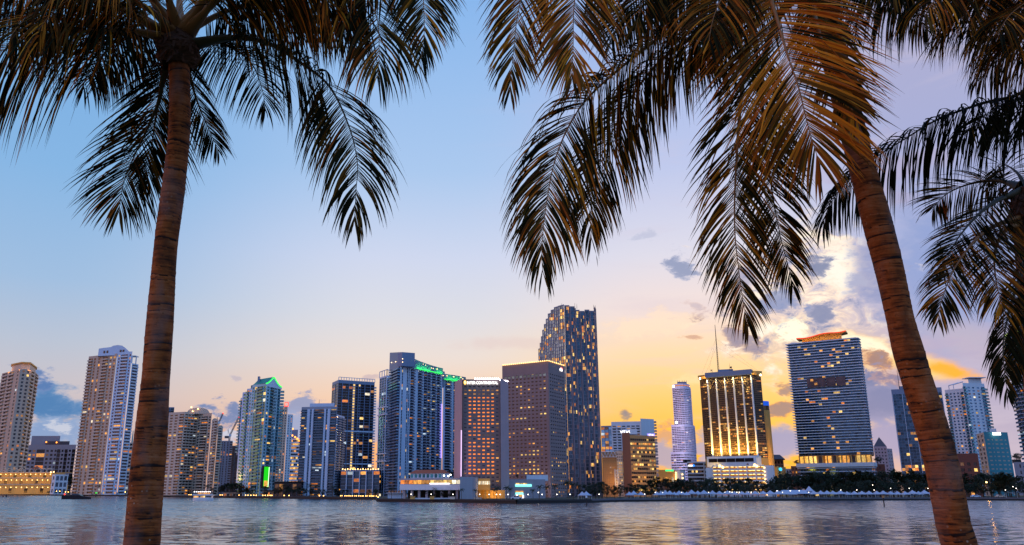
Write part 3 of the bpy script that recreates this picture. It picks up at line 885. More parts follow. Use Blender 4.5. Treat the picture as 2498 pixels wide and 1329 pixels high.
def b_mid_dark():
    T = Tower('apartment_block', 'dark grey balcony block under the tower crane', 'building', 550, 1150)
    T.body([(537, 1078, 1150), (568, 1075, 1150)], zt(1075, 1150), 22, ['b1 p.5 s.5 p.7 s.5 p.5 b1'], granite, glass=g_black, lit=0.08, back=25)
    T.finish()
    T = Tower('office_block', 'narrow black slab block left of the green roofed tower', 'building', 572, 1250)
    T.body([(564, 1087, 1250), (585, 1087, 1250)], zt(1087, 1250), 22, ['g1 p.2 g1'], darkgrey, glass=g_black, lit=0.0, back=25)
    T.finish()
    def crane(label, mast_px, mast_y0, mast_y1, tip, tail, Y):
        t = thing('tower_crane', label, 'crane', (gx(mast_px, Y), Y, at(mast_px, mast_y0, Y).z), 'tower cranes')
        def lattice(a, b_, r, name, seg):
            mb = MB(); a, b_ = Vector(a), Vector(b_)
            d_ = (b_ - a); u = d_.normalized().orthogonal().normalized(); w = d_.normalized().cross(u)
            cs = [u * r + w * r, u * r - w * r, -u * r - w * r, -u * r + w * r]
            for c in cs: mb.bar(a + c, b_ + c, 0.22, crane_paint, 4)
            for i in range(seg):
                p0, p1 = a + d_ * (i / seg), a + d_ * ((i + 1) / seg)
                for k in range(4): mb.bar(p0 + cs[k], p1 + cs[(k + 1) % 4], 0.13, crane_paint, 3)
            mb.build(name, t)
        base, head = at(mast_px, mast_y0, Y), at(mast_px, mast_y1, Y)
        head.x = base.x; head.z = at(mast_px, mast_y1, Y).z
        lattice(base, head, 0.9, 'mast', 8)
        lattice(head, at(*tip, Y), 0.7, 'jib', 14)
        tl = at(*tail, Y)
        mb = MB(); mb.bar(head, tl, 0.6, crane_paint); mb.box(tl, 2.6, 1.2, 1.6, darkgrey); mb.build('counterweight', t)
        mb = MB(); mb.box(head + Vector((1.2, -1.5, 0.6)), 1.4, 1.2, 1.5, white); mb.build('cab', t)
        ap = head + Vector((-3.0, 0, 9)); mb = MB()
        mb.bar(head, ap, 0.35, crane_paint); mb.bar(ap, at(*tip, Y), 0.12, crane_paint, 3); mb.bar(ap, tl, 0.12, crane_paint, 3)
        mb.build('stay', t)
        mb = MB(); mb.sphere(at(*tip, Y), 0.9, L_RED, 6, 4); mb.build('warning_light', t)
    crane('tower crane with its raised jib leaning over the dark grey block', 559, 1077, 1063, (583, 1017), (553, 1066), 1160)
    crane('smaller tower crane half hidden behind the stepped cream block', 531, 1060, 1032, (544, 1008), (526, 1040), 1180)
b_mid_dark()

def b_teal():
    Y = 760
    T = Tower('condo_tower', 'blue white condo tower with green curved gable roof and neon edge', 'tower', 630, Y)
    kw = dict(glass=g_teal, lit=0.10, railm=g_teal, balm=aqua)
    top = zt(934, Y)
    P, bk = T.body([(616, 932, Y + 16), (651, 934, Y), (686, 938, Y + 26)], top, 33,
           ['p.2 w.8 p.15 g.9 p.1 b2.4 p.1 g1 p.15', 'p.3 w1 p.3 b1.6 p.3 s.5 s.5 p.3 g1.1 p.1'], aqua, parapet=2, back=16, **kw)
    kw2 = dict(kw)
    T.body([(603, 947, Y + 22), (616, 948, Y + 17)], zt(947, Y + 18), 32, ['b1 p.2 w.7 p.2'], bluewhite, back=14, **kw2)
    zov = zt(1103, Y + 26)
    T.body([(592, 957, Y + 27), (603, 957, Y + 23)], zt(956, Y + 24), 31, ['p.2 w1 p.2'], bluewhite, back=14, **kw2)
    T.body([(587, 972, Y + 32), (593, 972, Y + 28)], zt(970, Y + 30), 18, ['b1 p.1'], bluewhite, z0=zov, back=14, **kw2)
    # white pier and lit recess below the overhang
    a, c = T.corner(577, 1104, Y + 34), T.corner(592, 1104, Y + 27)
    mb = MB(); mid = (Vector(a) + Vector(c)) / 2
    mb.prism([a, c, tuple(Vector(c) * 1.02), tuple(Vector(a) * 1.02)], zov - 2.2, zov, steelblue); mb.build('overhang', T.root)
    mb = MB(); a2, c2 = T.corner(580, 1120, Y + 34), T.corner(587, 1120, Y + 32)
    mb.prism([a2, c2, tuple(Vector(c2) * 1.01), tuple(Vector(a2) * 1.01)], 1.6, zov - 2.2, cream); mb.build('pier', T.root)
    flood(T.root, (c[0] - 1, c[1] - 9, 16), (c[0], c[1] + 2, 40), 12000, (1.0, 0.5, 0.08), 4)
    # curved gable roof
    B_, C_ = Vector(T.corner(650, 934, Y - 1)), Vector(T.corner(688, 938, Y + 26))
    A_ = Vector(T.corner(640, 932, Y + 22)) - Vector(T.corner(651, 934, Y))
    zl, zp, zr = zt(934, Y) + 0.0, zt(916, Y + 8), zt(938, Y + 12)
    back = (Vector(T.corner(612, 932, Y + 20)) - Vector(T.corner(651, 934, Y)))
    prof = []
    N = 14
    for i in range(N + 1):
        t = i / N; p = B_.lerp(C_, t)
        if t < 0.46: s_ = t / 0.46; h = zl + (zp - zl) * (s_ ** 1.5)
        else: s_ = (1 - t) / 0.54; h = zr + (zp - zr) * (s_ ** 1.6)
        prof.append((p, h))
    mb = MB(); bd = back * 0.95
    for (p0, h0), (p1, h1) in zip(prof, prof[1:]):
        q0, q1 = p0 + bd, p1 + bd
        mb.face([(*p0, h0), (*p1, h1), (*q1, h1), (*q0, h0)], teal_roof)
        mb.face([(*p0, h0 - 1.2), (*p1, h1 - 1.2), (*p1, h1), (*p0, h0)], teal_roof)
        mb.face([(*p0, zl - 3), (*p1, zl - 3), (*p1, h1 - 1.2), (*p0, h0 - 1.2)], bluewhite)
        mb.face([(*q1, zl - 3), (*q0, zl - 3), (*q0, h0), (*q1, h1)], bluewhite)
    mb.build('roof', T.root)
    mb = MB()
    for (p0, h0), (p1, h1) in zip(prof, prof[1:]):
        mb.bar((p0.x, p0.y - 0.6, h0 - 0.6), (p1.x, p1.y - 0.6, h1 - 0.6), 0.55, L_GREEN, 5)
    mb.build('neon_strip', T.root)
    mb = MB(); p = T.corner(632, 925, Y + 22); mb.box((p[0], p[1], zt(929, Y + 22)), 1.1, 1.1, 4.2, steelblue); mb.build('chimney', T.root)
    # big green lit screen low on the front
    a, c = Vector(T.corner(640, 1150, Y - 2.2)), Vector(T.corner(658, 1150, Y - 2.2 + 11))
    zb, zu = zt(1189, Y), zt(1137, Y)
    mid = (a + c) / 2; u = (c - a).normalized(); rz = atan2(u.y, u.x); n = Vector((u.y, -u.x))
    mb = MB(); mb.box((mid.x, mid.y, (zb + zu) / 2), (c - a).length / 2, 0.5, (zu - zb) / 2, black_metal, rz); mb.build('screen_frame', T.root)
    mb = MB(); q = mid + n * 0.62; mb.box((q.x, q.y, (zb + zu) / 2), (c - a).length / 2 * 0.66, 0.1, (zu - zb) / 2 * 0.95, lamp_mat('green screen', (0.02, 0.75, 0.02), 1.0), rz); mb.build('screen', T.root, label='tall glowing green screen')
    mb = MB(); q = mid + n * 0.75 + u * (c - a).length * 0.3; mb.box((q.x, q.y, (zb + zu) / 2), 0.35, 0.12, (zu - zb) / 2 * 0.93, lamp_mat('pale green tube', (0.6, 1.0, 0.6), 2.2), rz); mb.build('light_tube', T.root)
    mb = MB(); q = mid + n * 0.76 - u * 0.4; mb.box((q.x, q.y, zb + 3.4), (c - a).length / 2 * 0.5, 0.1, 2.6, GOLD, rz); mb.build('doorway', T.root)
    # balconies running past the right corner
    R0, R1 = Vector(P[2]), Vector(P[2]) * 1.02
    u = (R1 - R0).normalized(); n = Vector((u.y, -u.x)); rz = atan2(u.y, u.x)
    fh = (top - 2 - 1.6) / 33
    for f in range(9, 33):
        q = R0 + u * 5
        T.bal.append(((q.x, q.y, 1.6 + fh * f), rz, 7.0, 3.4, fh, white, g_teal))
    T.finish()
b_teal()

def b_behind_mid():
    T = Tower('apartment_tower', 'slim white tower with red roof sign frame behind the green roofed tower', 'tower', 698, 1000)
    T.body([(680, 990, 1000), (702, 990, 1000)], zt(990, 1000), 34, ['b1 p.4 w.5 p.3 w.5 p.3'], cream, lit=0.16, back=16)
    T.body([(702, 1010, 1000), (715, 1010, 1006)], zt(1010, 1000), 32, ['p.3 w.5 p.6 w.5 p.3'], white, lit=0.1, back=12)
    c = at(699, 986, 1000)
    mb = MB()
    for dx, dz, hx, hz in ((0, 2.2, 2.4, 0.35), (0, -2.2, 2.4, 0.35), (-2.1, 0, 0.35, 2.2), (2.1, 0, 0.35, 2.2)):
        mb.box((c.x + dx, c.y, c.z + dz), hx, 0.3, hz, L_RED)
    mb.build('sign_frame', T.root); T.finish()
    T = Tower('office_block', 'small office block full of lit windows left of the white pier tower', 'building', 716, 1120)
    T.body([(700, 1072, 1120), (734, 1068, 1120)], zt(1070, 1120), 16, ['p.1 r1 r1 r1 r1 r1 r1 r1 p.1'], white, glass=g_navy, lit=0.5, run=0.7, lits=MIX_OFF, back=25)
    pen(T, [(712, 1050, 1135), (727, 1050, 1135)], zt(1070, 1120) - 1, zt(1048, 1135), steelblue)
    bulbs(T, [at(714, 1046, 1130), at(713, 1062, 1118), at(720, 1066, 1118), at(725, 1070, 1118), at(730, 1074, 1118)], lamp_mat('orange roof lamp', (1.0, 0.3, 0.04), 4.0), 1.3)
    T.finish()
b_behind_mid()

def b_whitepier():
    Y = 690
    T = Tower('condo_tower', 'condo tower with full height white piers and orange lit balconies', 'tower', 775, Y)
    kw = dict(glass=g_navy, lit=lambda v, u: 0.26 if u < 0.25 or 0.4 < u < 0.62 else 0.1, alt=bluewhite, balm=slate, railm=g_navy)
    T.body([(736, 993, Y + 6), (823, 990, Y)], zt(991, Y), 33,
           ['b1.8 v.8 s.5 v.6 b3 v.5 s.5 v.8 b1.6 p.2'], slate, parapet=2, back=18, **kw)
    T.body([(823, 990, Y), (841, 1012, Y + 22)], zt(1013, Y + 10), 32, ['p.2 b1.4 p.2 b1.4 p.1'], bluewhite, back=12, **{**kw, 'railm': None, 'glass': g_dark})
    pen(T, [(756, 984, Y + 6), (816, 983, Y + 4)], zt(991, Y) - 1, zt(982, Y), bluewhite)
    antenna(T, 779, Y + 6, zt(983, Y), 974, 0.2)
    T.finish()
b_whitepier()

def b_darktower():
    Y = 800
    T = Tower('condo_tower', 'dark glass tower with a vertical strip of yellow lights', 'tower', 865, Y)
    nf = 40
    top = zt(926, Y)
    kw = dict(glass=g_black, lit=0.09, lits=MIX_RES, alt=steelblue)
    P, bk = T.body([(811, 926, Y + 22), (826, 926, Y), (914, 936, Y + 18)], top, nf,
           ['g1 p.1 g1 p.1', 'g1 v.1 g1.6 v.1 g1 p.1 L.55 p.1 g.7 v.1 s.6 g1 v.1 g1.4 v.1 g1 p.1'], steelblue, parapet=3, back=14, **kw)
    # white grid bands every ten floors
    for f in (0.27, 0.55):
        z = 1.6 + (top - 1.6) * f
        T.slabs((P[0], P[1]), [z], 1.0, 1.0, bluewhite)
        T.slabs((P[1], P[2]), [z], 1.0, 1.0, bluewhite, 0.6)
    # roof frame of open squares
    mb = MB()
    a, c = Vector(P[1]), Vector(P[2]); u = (c - a).normalized(); rz = atan2(u.y, u.x); n = Vector((u.y, -u.x))
    for i in range(15):
        q = a + (c - a) * (i / 14) + n * 0.3
        mb.box((q.x, q.y, top + 0.9), 0.25, 0.25, 1.6, white, rz)
    q = (a + c) / 2 + n * 0.3; mb.box((q.x, q.y, top + 2.6), (c - a).length / 2, 0.3, 0.25, white, rz)
    mb.build('roof_frame', T.root)
    # balconies seen on edge at the right
    u = Vector(P[2]).normalized(); n = Vector((u.y, -u.x)); rz = atan2(u.y, u.x); fh = (top - 3 - 1.6) / nf
    for f in range(nf):
        q = Vector(P[2]) + u * 4
        T.bal.append(((q.x, q.y, 1.6 + fh * f), rz, 5.0, 2.0, fh * 0.9, white, None))
    T.finish()
    T = Tower('podium_building', 'low glass block with lit roof terrace under the dark tower', 'building', 880, 690)
    z = zt(1146, 690)
    P, bk = T.body([(832, 1148, 690), (926, 1148, 680)], z, 7, ['g1 v.12 g1 v.12 g1 v.12 g1 v.12 g1 v.12 g1'], steelblue, glass=g_navy, alt=bluewhite, lit=lambda v, u: 0.75 if v > 0.8 else 0.12, back=30)
    bulbs(T, [at(836 + i * 6.2, 1144 + (i % 2), 688) for i in range(15)], L_WARM, 0.45)
    T.finish()
b_darktower()

def b_swoop():
    Y = 600
    T = Tower('hotel_tower', 'slim glass tower tucked left of the swooping crown tower', 'tower', 940, 690)
    top = zt(915, 690)
    P, bk = T.body([(926, 921, 705), (944, 912, 690), (958, 914, 700)], top, 46,
           ['p.12 g1 p.08 g1 p.08 g1 p.1', 'p.1 b1 p.1'], bluewhite, glass=g_navy, lit=0.09, railm=g_navy, back=10)
    mb = MB()
    for i in range(4):
        for (a, c) in ((P[0], P[1]), (P[1], P[2])):
            q = Vector(a).lerp(Vector(c), i / 3); mb.box((q.x, q.y, top + 2.2), 0.3, 0.3, 2.6, white)
    for (a, c) in ((P[0], P[1]), (P[1], P[2])): mb.bar((*a, top + 4.8), (*c, top + 4.8), 0.4, white)
    mb.build('roof_frame', T.root)
    for f in (0.28, 0.66):
        z = 1.6 + top * f
        T.slabs((P[0], P[1]), [z, z + 6], 1.2, 1.0, white); T.slabs((P[1], P[2]), [z, z + 6], 1.2, 1.0, white)
    T.finish()
    T = Tower('hotel_tower', 'wide blue white hotel tower with swooping green lit crown', 'tower', 1020, Y)
    top = zt(890, Y); nf = 44
    c0, c1, c2 = T.corner(977, 889, Y), T.corner(1080, 909, Y + 46), T.corner(1136, 930, Y + 66)
    aL = T.corner(955, 893, Y + 22)
    kw = dict(glass=g_navy, balm=bluewhite, railm=g_dark, proj=1.3, lits=MIX_RES)
    T.body([aL, c0], top, nf, ['b1 p.06 b1.1 p.04'], steelblue, lit=0.14, parapet=1, back=8, **{**kw, 'balm': steelblue, 'railm': g_blue, 'proj': 2.0})
    T.body([c0, c1], top, nf, ['p.45 g.3 p1 g.3 p.15 g.25 p.25 b1 p1 b1.1 p.5 b1.0 p.1 b.8 p.4 b1.1 p.35 b.9 p.7'], bluewhite, lit=0.13, parapet=1, back=26, **kw)
    top2 = zt(931, Y + 66)
    T.body([tuple(Vector(c1) + Vector((0.4, 1.2))), c2], top2, nf - 2, ['p.35 b1 p.5 b.9 p.1 b.9 p.3'], bluewhite, lit=0.16, parapet=1, back=26, **kw)
    # swooping crown
    def crown(name, line, base_fn, thick):
        mb = MB()
        for (p0, h0), (p1, h1) in zip(line, line[1:]):
            n = Vector((-(p1 - p0).y, (p1 - p0).x)).normalized() * thick
            z0a, z1a = base_fn(p0), base_fn(p1)
            q0, q1 = p0 + n, p1 + n
            mb.face([(*p0, z0a), (*p1, z1a), (*p1, h1), (*p0, h0)], steelblue)
            mb.face([(*p0, h0), (*p1, h1), (*q1, h1), (*q0, h0)], bluewhite)
            mb.face([(*q1, z1a), (*q0, z0a), (*q0, h0), (*q1, h1)], steelblue)
            mb.face([(*q0, z0a), (*q1, z1a), (*p1, z1a), (*p0, z0a)], steelblue)
        for p0, h0, nn in ((line[0][0], line[0][1], line[1][0] - line[0][0]), (line[-1][0], line[-1][1], line[-1][0] - line[-2][0])):
            n = Vector((-nn.y, nn.x)).normalized() * thick
            mb.face([(*p0, base_fn(p0)), (*p0, h0), (*(p0 + n), h0), (*(p0 + n), base_fn(p0))], steelblue)
        return mb.build(name, T.root)
    C0, C1, C2 = Vector(c0), Vector(c1), Vector(c2)
    off = Vector((0.2, -0.8))
    lcor = Vector(T.corner(950, 893, Y + 26)); fcor = Vector(T.corner(980, 889, Y)) + off
    zc = zt(859, Y)
    crown('crown', [(lcor, zt(860, Y + 26)), (fcor, zc)], lambda p: top - 0.8 + (0.4 if p is lcor else 0), 10)
    ts = [0, .2, .4, .6, .78, .9, 1.0]; ys = [859, 871, 880, 887.5, 893, 896, 898]
    line = []
    for t, y in zip(ts, ys):
        p = fcor.lerp(C1 + off, t); line.append((p, zt(y, p.y)))
    crown('crown', line, lambda p: top - 0.8, 4)
    line2 = []
    for t, y in zip([0, .5, 1], [907, 911, 916]):
        p = (C1 + off).lerp(C2 + off, t); line2.append((p, zt(y + 4, p.y)))
    crown('crown', line2, lambda p: top2 - 0.8, 4)
    for q0, q1, zz in ((C0.lerp(C1, 0.30), C0.lerp(C1, 0.97), top - 0.4), (C1.lerp(C2, 0.06), C1.lerp(C2, 0.97), top2 - 0.4)):
        mb = MB(); mb.bar((q0.x + 0.3, q0.y - 1.2, zz), (q1.x + 0.3, q1.y - 1.2, zz), 0.28, L_GREEN, 5); mb.build('neon_strip', T.root)
    # stair block between both crowns
    pen(T, [(1073, 904, Y + 43), (1085, 907, Y + 48)], top - 10, zt(905, Y + 45), steelblue, 10, 'roof_house')
    # green wash on the crown, with its lamps
    u = (C1 - C0).normalized(); n = Vector((u.y, -u.x))
    for t, ln in ((0.52, 18), (0.9, 9)):
        p = C0.lerp(C1, t) + n * 1.6 + off
        o = flood(T.root, (p.x, p.y, top - 0.6), (p.x - n.x * 1.2, p.y - n.y * 1.2, top + 3), 10000 * ln / 18, (0.03, 1.0, 0.10), (ln, 0.6))
    u2 = (C2 - C1).normalized(); n2 = Vector((u2.y, -u2.x))
    for t in (0.5,):
        p = C1.lerp(C2, t) + n2 * 1.6 + off
        flood(T.root, (p.x, p.y, top2 - 0.6), (p.x - n2.x * 1.2, p.y - n2.y * 1.2, top2 + 3), 9000, (0.03, 1.0, 0.10), (17, 0.6))
    mm = lamp_mat('amber point lamp', (1.0, 0.62, 0.3), 5.0)
    def onfront(px, py, dy=1.6):
        # point of the crown's front wall under a photograph pixel
        t = (px - 980) / (1080 - 980); yy = Y + 46 * max(0, min(1, t)); p = at(px, py, yy - dy); return p
    bulbs(T, [at(955, 884, Y + 20), at(965, 882, Y + 12), at(972, 881, Y + 5)] + [onfront(*q) for q in ((984, 869), (982, 875), (982, 883), (996, 886), (994, 872), (1011, 879), (1032, 888), (1038, 890.5), (1052, 897.5), (1056.5, 898.5), (1066, 900))], mm, 0.34)
    bulbs(T, [at(x, y, Y + 46 + 20 * (x - 1080) / 56 - 2) for x, y in ((1090.5, 916.5), (1107, 918.7), (1124.5, 920), (1129, 924), (1081, 916))], mm, 0.3)
    # violet light line down the edge pier
    a, b2 = at(1078, 1010, Y + 43), at(1078, 1117, Y + 43)
    x = at(1076, 1115, Y + 43).x
    mb = MB(); mb.box((x, Y + 43.4, (zt(985, Y + 43) + zt(1117, Y + 43)) / 2), 0.35, 0.3, (zt(985, Y + 43) - zt(1117, Y + 43)) / 2, L_PURPLE); mb.build('light_tube', T.root)
    T.finish()
b_swoop()

def b_hotel():
    Y = 455
    T = Tower('hotel_tower', 'mauve stone hotel tower with lit lettering and a grid of glowing orange windows', 'tower', 1170, Y)
    top = zt(925, Y)
    litset = {}
    def force(f, ci):
        # columns are p,w,p,w...: window index
        k = (ci - 1) // 2
        if f == 0 and k < 5: return g_black
        if f == 29: return g_black
        if f == 28: return AMBER if (k * 7) % 3 else DIM
        if f == 27: return DIM if k % 2 else AMBER
        if 1 <= k <= 6 and 6 <= f <= 26:
            r = (k * 31 + f * 17 + (k * f) % 7) % 11
            return EMBER if r > 1 or f in (26, 25, 24, 7, 6) else (DIM if r == 1 else g_mauve)
        return None
    L, B_, C_, D_ = (1109, 931, Y + 16), (1128, 925, Y), (1220, 925, Y), (1240, 931, Y + 16)
    P, bk = T.body([L, B_, C_, D_], top, 30, [None, 'p.4 ' + ' '.join(['w1 p.3'] * 8) + ' p.1', None], mauve_brown, glass=g_mauve, lit=0.12, hw=0.34, force=force,
                   parapet=zt(925, Y) - zt(938, Y), depth=0.5, lits=[AMBER, DIM, DIM, ORANGE], back=20)
    # projecting side walls make the window field a recess
    for a, c in ((T.corner(1109, 931, Y + 14), T.corner(1127.5, 925, Y - 2.2)), (T.corner(1220.5, 925, Y - 2.2), T.corner(1240, 931, Y + 14))):
        mb = MB(); A, C = Vector(a), Vector(c)
        mb.prism([a, c, tuple(C * 1.012), tuple(A * 1.012)], 1.6, top + 0.3, mauve_pale); mb.build('side_wall', T.root)
    z = zt(932, Y)
    x0, x1 = at(1139, 932, Y).x, at(1214.5, 932, Y).x
    t = text_mesh('INTER\u00b7CONTINENTAL', zt(928, Y) - zt(935.6, Y), L_SIGN, T.root, ((x0 + x1) / 2, Y - 0.5, zt(937, Y)), 0, squeeze=1.0, bold=0.04)
    t.scale = ((x1 - x0) / t.dimensions.x, 1.25, 1)
    p = at(1134.5, 933, Y)
    mb = MB(); mb.sphere((p.x, Y - 0.45, p.z), 0.95, L_GOLDSIGN, 14, 8, 1.3)
    o = mb.build('emblem', T.root, loc=(p.x, Y - 0.45, p.z)); o.scale = (0.8, 0.2, 1)
    mb = MB(); mb.box((p.x, Y - 0.75, p.z), 0.10, 0.05, 0.75, L_SIGN); mb.box((p.x - 0.2, Y - 0.75, p.z + 0.45), 0.12, 0.05, 0.1, L_SIGN); mb.build('emblem_mark', T.root)
    bulbs(T, [at(1159.5 + i * 5.1, 923.5, Y - 1.5) for i in range(12)] + [at(1220 + i * 4.5, 926 + i * 0.9, Y + i * 3) for i in range(5)], lamp_mat('white roof lamp', (1.0, 0.86, 0.95), 8.0), 0.42)
    for px, py in ((1180, 918), (1188, 919), (1199, 917.5), (1203, 917.5)): antenna(T, px, Y + 4, top - 0.3, py, 0.12)
    # bright wall-washer on the left corner
    a, b2 = zt(1162, Y), zt(1090, Y)
    x = at(1124.5, 1130, Y - 3).x
    mb = MB(); mb.box((x + 0.1, Y - 2.9, (zt(1162, Y) + zt(1050, Y)) / 2), 0.28, 0.2, (zt(1050, Y) - zt(1162, Y)) / 2, L_PINK); mb.build('light_tube', T.root)
    flood(T.root, (x - 3.0, Y - 9, 13), (x - 2.5, Y + 2, 48), 9000, (0.78, 0.38, 1.0), 3)
    T.finish()
    # buildings at its foot
    Yb = 432
    T = Tower('terrace_building', 'long low white terrace building with bright strip window by the water', 'building', 1050, Yb)
    za, zb = zt(1195, Yb), zt(1167, Yb)
    P0, P1 = T.corner(975, 1180, Yb + 10), T.corner(1122, 1180, Yb)
    A, C = Vector(P0), Vector(P1); u = (C - A).normalized(); n = Vector((u.y, -u.x)); rz = atan2(u.y, u.x); mid = (A + C) / 2; Lh = (C - A).length / 2
    mb = MB(); zc = zt(1181, Yb)
    mb.box((*(mid - n * 6), (za + zc) / 2), Lh, 6, (zc - za) / 2, white, rz)
    mb.box((*(mid - n * 5.6), zb - 0.25), Lh + 0.6, 6.5, 0.45, grey, rz)
    mb.box((*(mid - n * 11), (zc + zb) / 2 - 0.4), Lh, 0.4, (zb - zc) / 2 - 0.3, grey, rz)
    mb.build('wall', T.root)
    nwin = 14
    for i in range(nwin):
        q = A + u * (2 * Lh * (i + 0.5) / nwin) - n * 1.0
        m = [ORANGE, AMBER, AMBER, YELLOW, YELLOW, PALE][min(5, i * 6 // nwin)]
        me = unit_mesh(('strip_window', round(Lh, 2), m.name), lambda mb: mb.box((0, 0, 0), Lh / nwin - 0.12, 0.1, (zb - zc) / 2 - 0.45, m))
        place_mesh('window', me, T.root, (*q, (zc + zb) / 2 - 0.25), rz, 'lit window')
    mb = MB(); q = A.lerp(C, 0.67) + n * 0.25; mb.box((*q, zc + 0.35), Lh * 0.33, 0.12, 0.28, lamp_mat('white strip light', (1, 0.9, 0.95), 2.6), rz); mb.build('light_tube', T.root)
    for i in range(8):
        q = A.lerp(C, (i + 0.5) / 8) - n * 2
        mb = MB(); mb.box((*q, (LANDZ + za) / 2), 0.6, 0.6, (za - LANDZ) / 2, grey, rz); mb.build('column', T.root)
    mb = MB(); mb.box((*(mid - n * 12), (LANDZ + za) / 2), Lh, 0.5, (za - LANDZ) / 2 - 0.02, black_metal, rz); mb.build('rear_wall', T.root)
    # roof garden pavilion with red roof
    q = A.lerp(C, 0.42) - n * 7
    mb = MB(); mb.box((*q, zb + 1.5), 10, 2.5, 1.3, white, rz); mb.build('roof_pavilion', T.root)
    mb = MB()
    for k in range(9):
        e = q - u * 9 + u * (k * 2.25) + n * 2.6
        me = unit_mesh(('pavilion_window', 1), lambda m_: m_.box((0, 0, 0), 0.7, 0.08, 0.9, g_teal))
        place_mesh('pavilion_window', me, T.root, (*e, zb + 1.5), rz)
    mb = MB(); qq = [q - u * 10.5 + n * 3.2, q + u * 10.5 + n * 3.2, q + u * 10.5 - n * 3.2, q - u * 10.5 - n * 3.2]
    r0, r1 = q - u * 8, q + u * 8
    mb.face([(*qq[0], zb + 2.8), (*qq[1], zb + 2.8), (*r1, zb + 4.6), (*r0, zb + 4.6)], terracotta); mb.face([(*qq[2], zb + 2.8), (*qq[3], zb + 2.8), (*r0, zb + 4.6), (*r1, zb + 4.6)], terracotta)
    mb.face([(*qq[1], zb + 2.8), (*qq[2], zb + 2.8), (*r1, zb + 4.6)], terracotta); mb.face([(*qq[3], zb + 2.8), (*qq[0], zb + 2.8), (*r0, zb + 4.6)], terracotta)
    mb.build('pavilion_roof', T.root)
    bulbs(T, [at(1083, 1160, Yb), at(1094, 1161, Yb), at(1099, 1158, Yb)], L_WHITE, 0.4)
    T.finish()
    T = Tower('stone_block', 'plain grey stone block between terrace building and lit ochre volume', 'building', 1144, 425)
    P0, P1, P2 = T.corner(1122, 1180, 420), T.corner(1152, 1180, 424), T.corner(1166, 1180, 436)
    T.W.prism([P0, P1, P2, tuple(Vector(P2) * 1.02), tuple(Vector(P0) * 1.03)], LANDZ, zt(1163, 422), grey)
    T.finish()
    T = Tower('entrance_wing', 'ochre lit hotel wing raised on pillars beside the stone block', 'building', 1180, 440)
    P0, P1 = T.corner(1163, 1180, 440), T.corner(1196, 1180, 440)
    mb = T.W; z0_, z1_ = zt(1195, 440), zt(1167, 440)
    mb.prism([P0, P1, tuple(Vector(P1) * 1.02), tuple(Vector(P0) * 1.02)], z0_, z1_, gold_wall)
    for i in range(7):
        q = Vector(P0).lerp(Vector(P1), (i + 0.5) / 7) - Vector((0, 0.1))
        me = unit_mesh(('wing_window', 1), lambda m_: m_.box((0, 0, 0), 0.42, 0.1, 0.85, PALE))
        place_mesh('window', me, T.root, (q.x, q.y, zt(1177.5, 440)), 0, 'lit window')
    for px in (1171, 1184, 1194):
        me = unit_mesh(('pillar', 1), lambda m_: m_.box((0, 0, 0), 0.45, 0.45, (z0_ - LANDZ) / 2, gold_wall))
        place_mesh('pillar', me, T.root, (gx(px, 441), 441.5, (z0_ + LANDZ) / 2), 0)
    mb2 = MB(); mb2.box((gx(1195, 449), 449, (LANDZ + z0_) / 2), 8, 0.4, (z0_ - LANDZ) / 2 - 0.05, gold_wall); mb2.build('rear_wall', T.root)
    flood(T.root, (gx(1185, 430), 431, 3), (gx(1185, 440), 440, 8), 3500, (1.0, 0.55, 0.08), 3)
    flood(T.root, (gx(1203, 436), 444, 3), (gx(1210, 452), 456, 12), 3500, (1.0, 0.55, 0.08), 3)
    T.finish()
b_hotel()

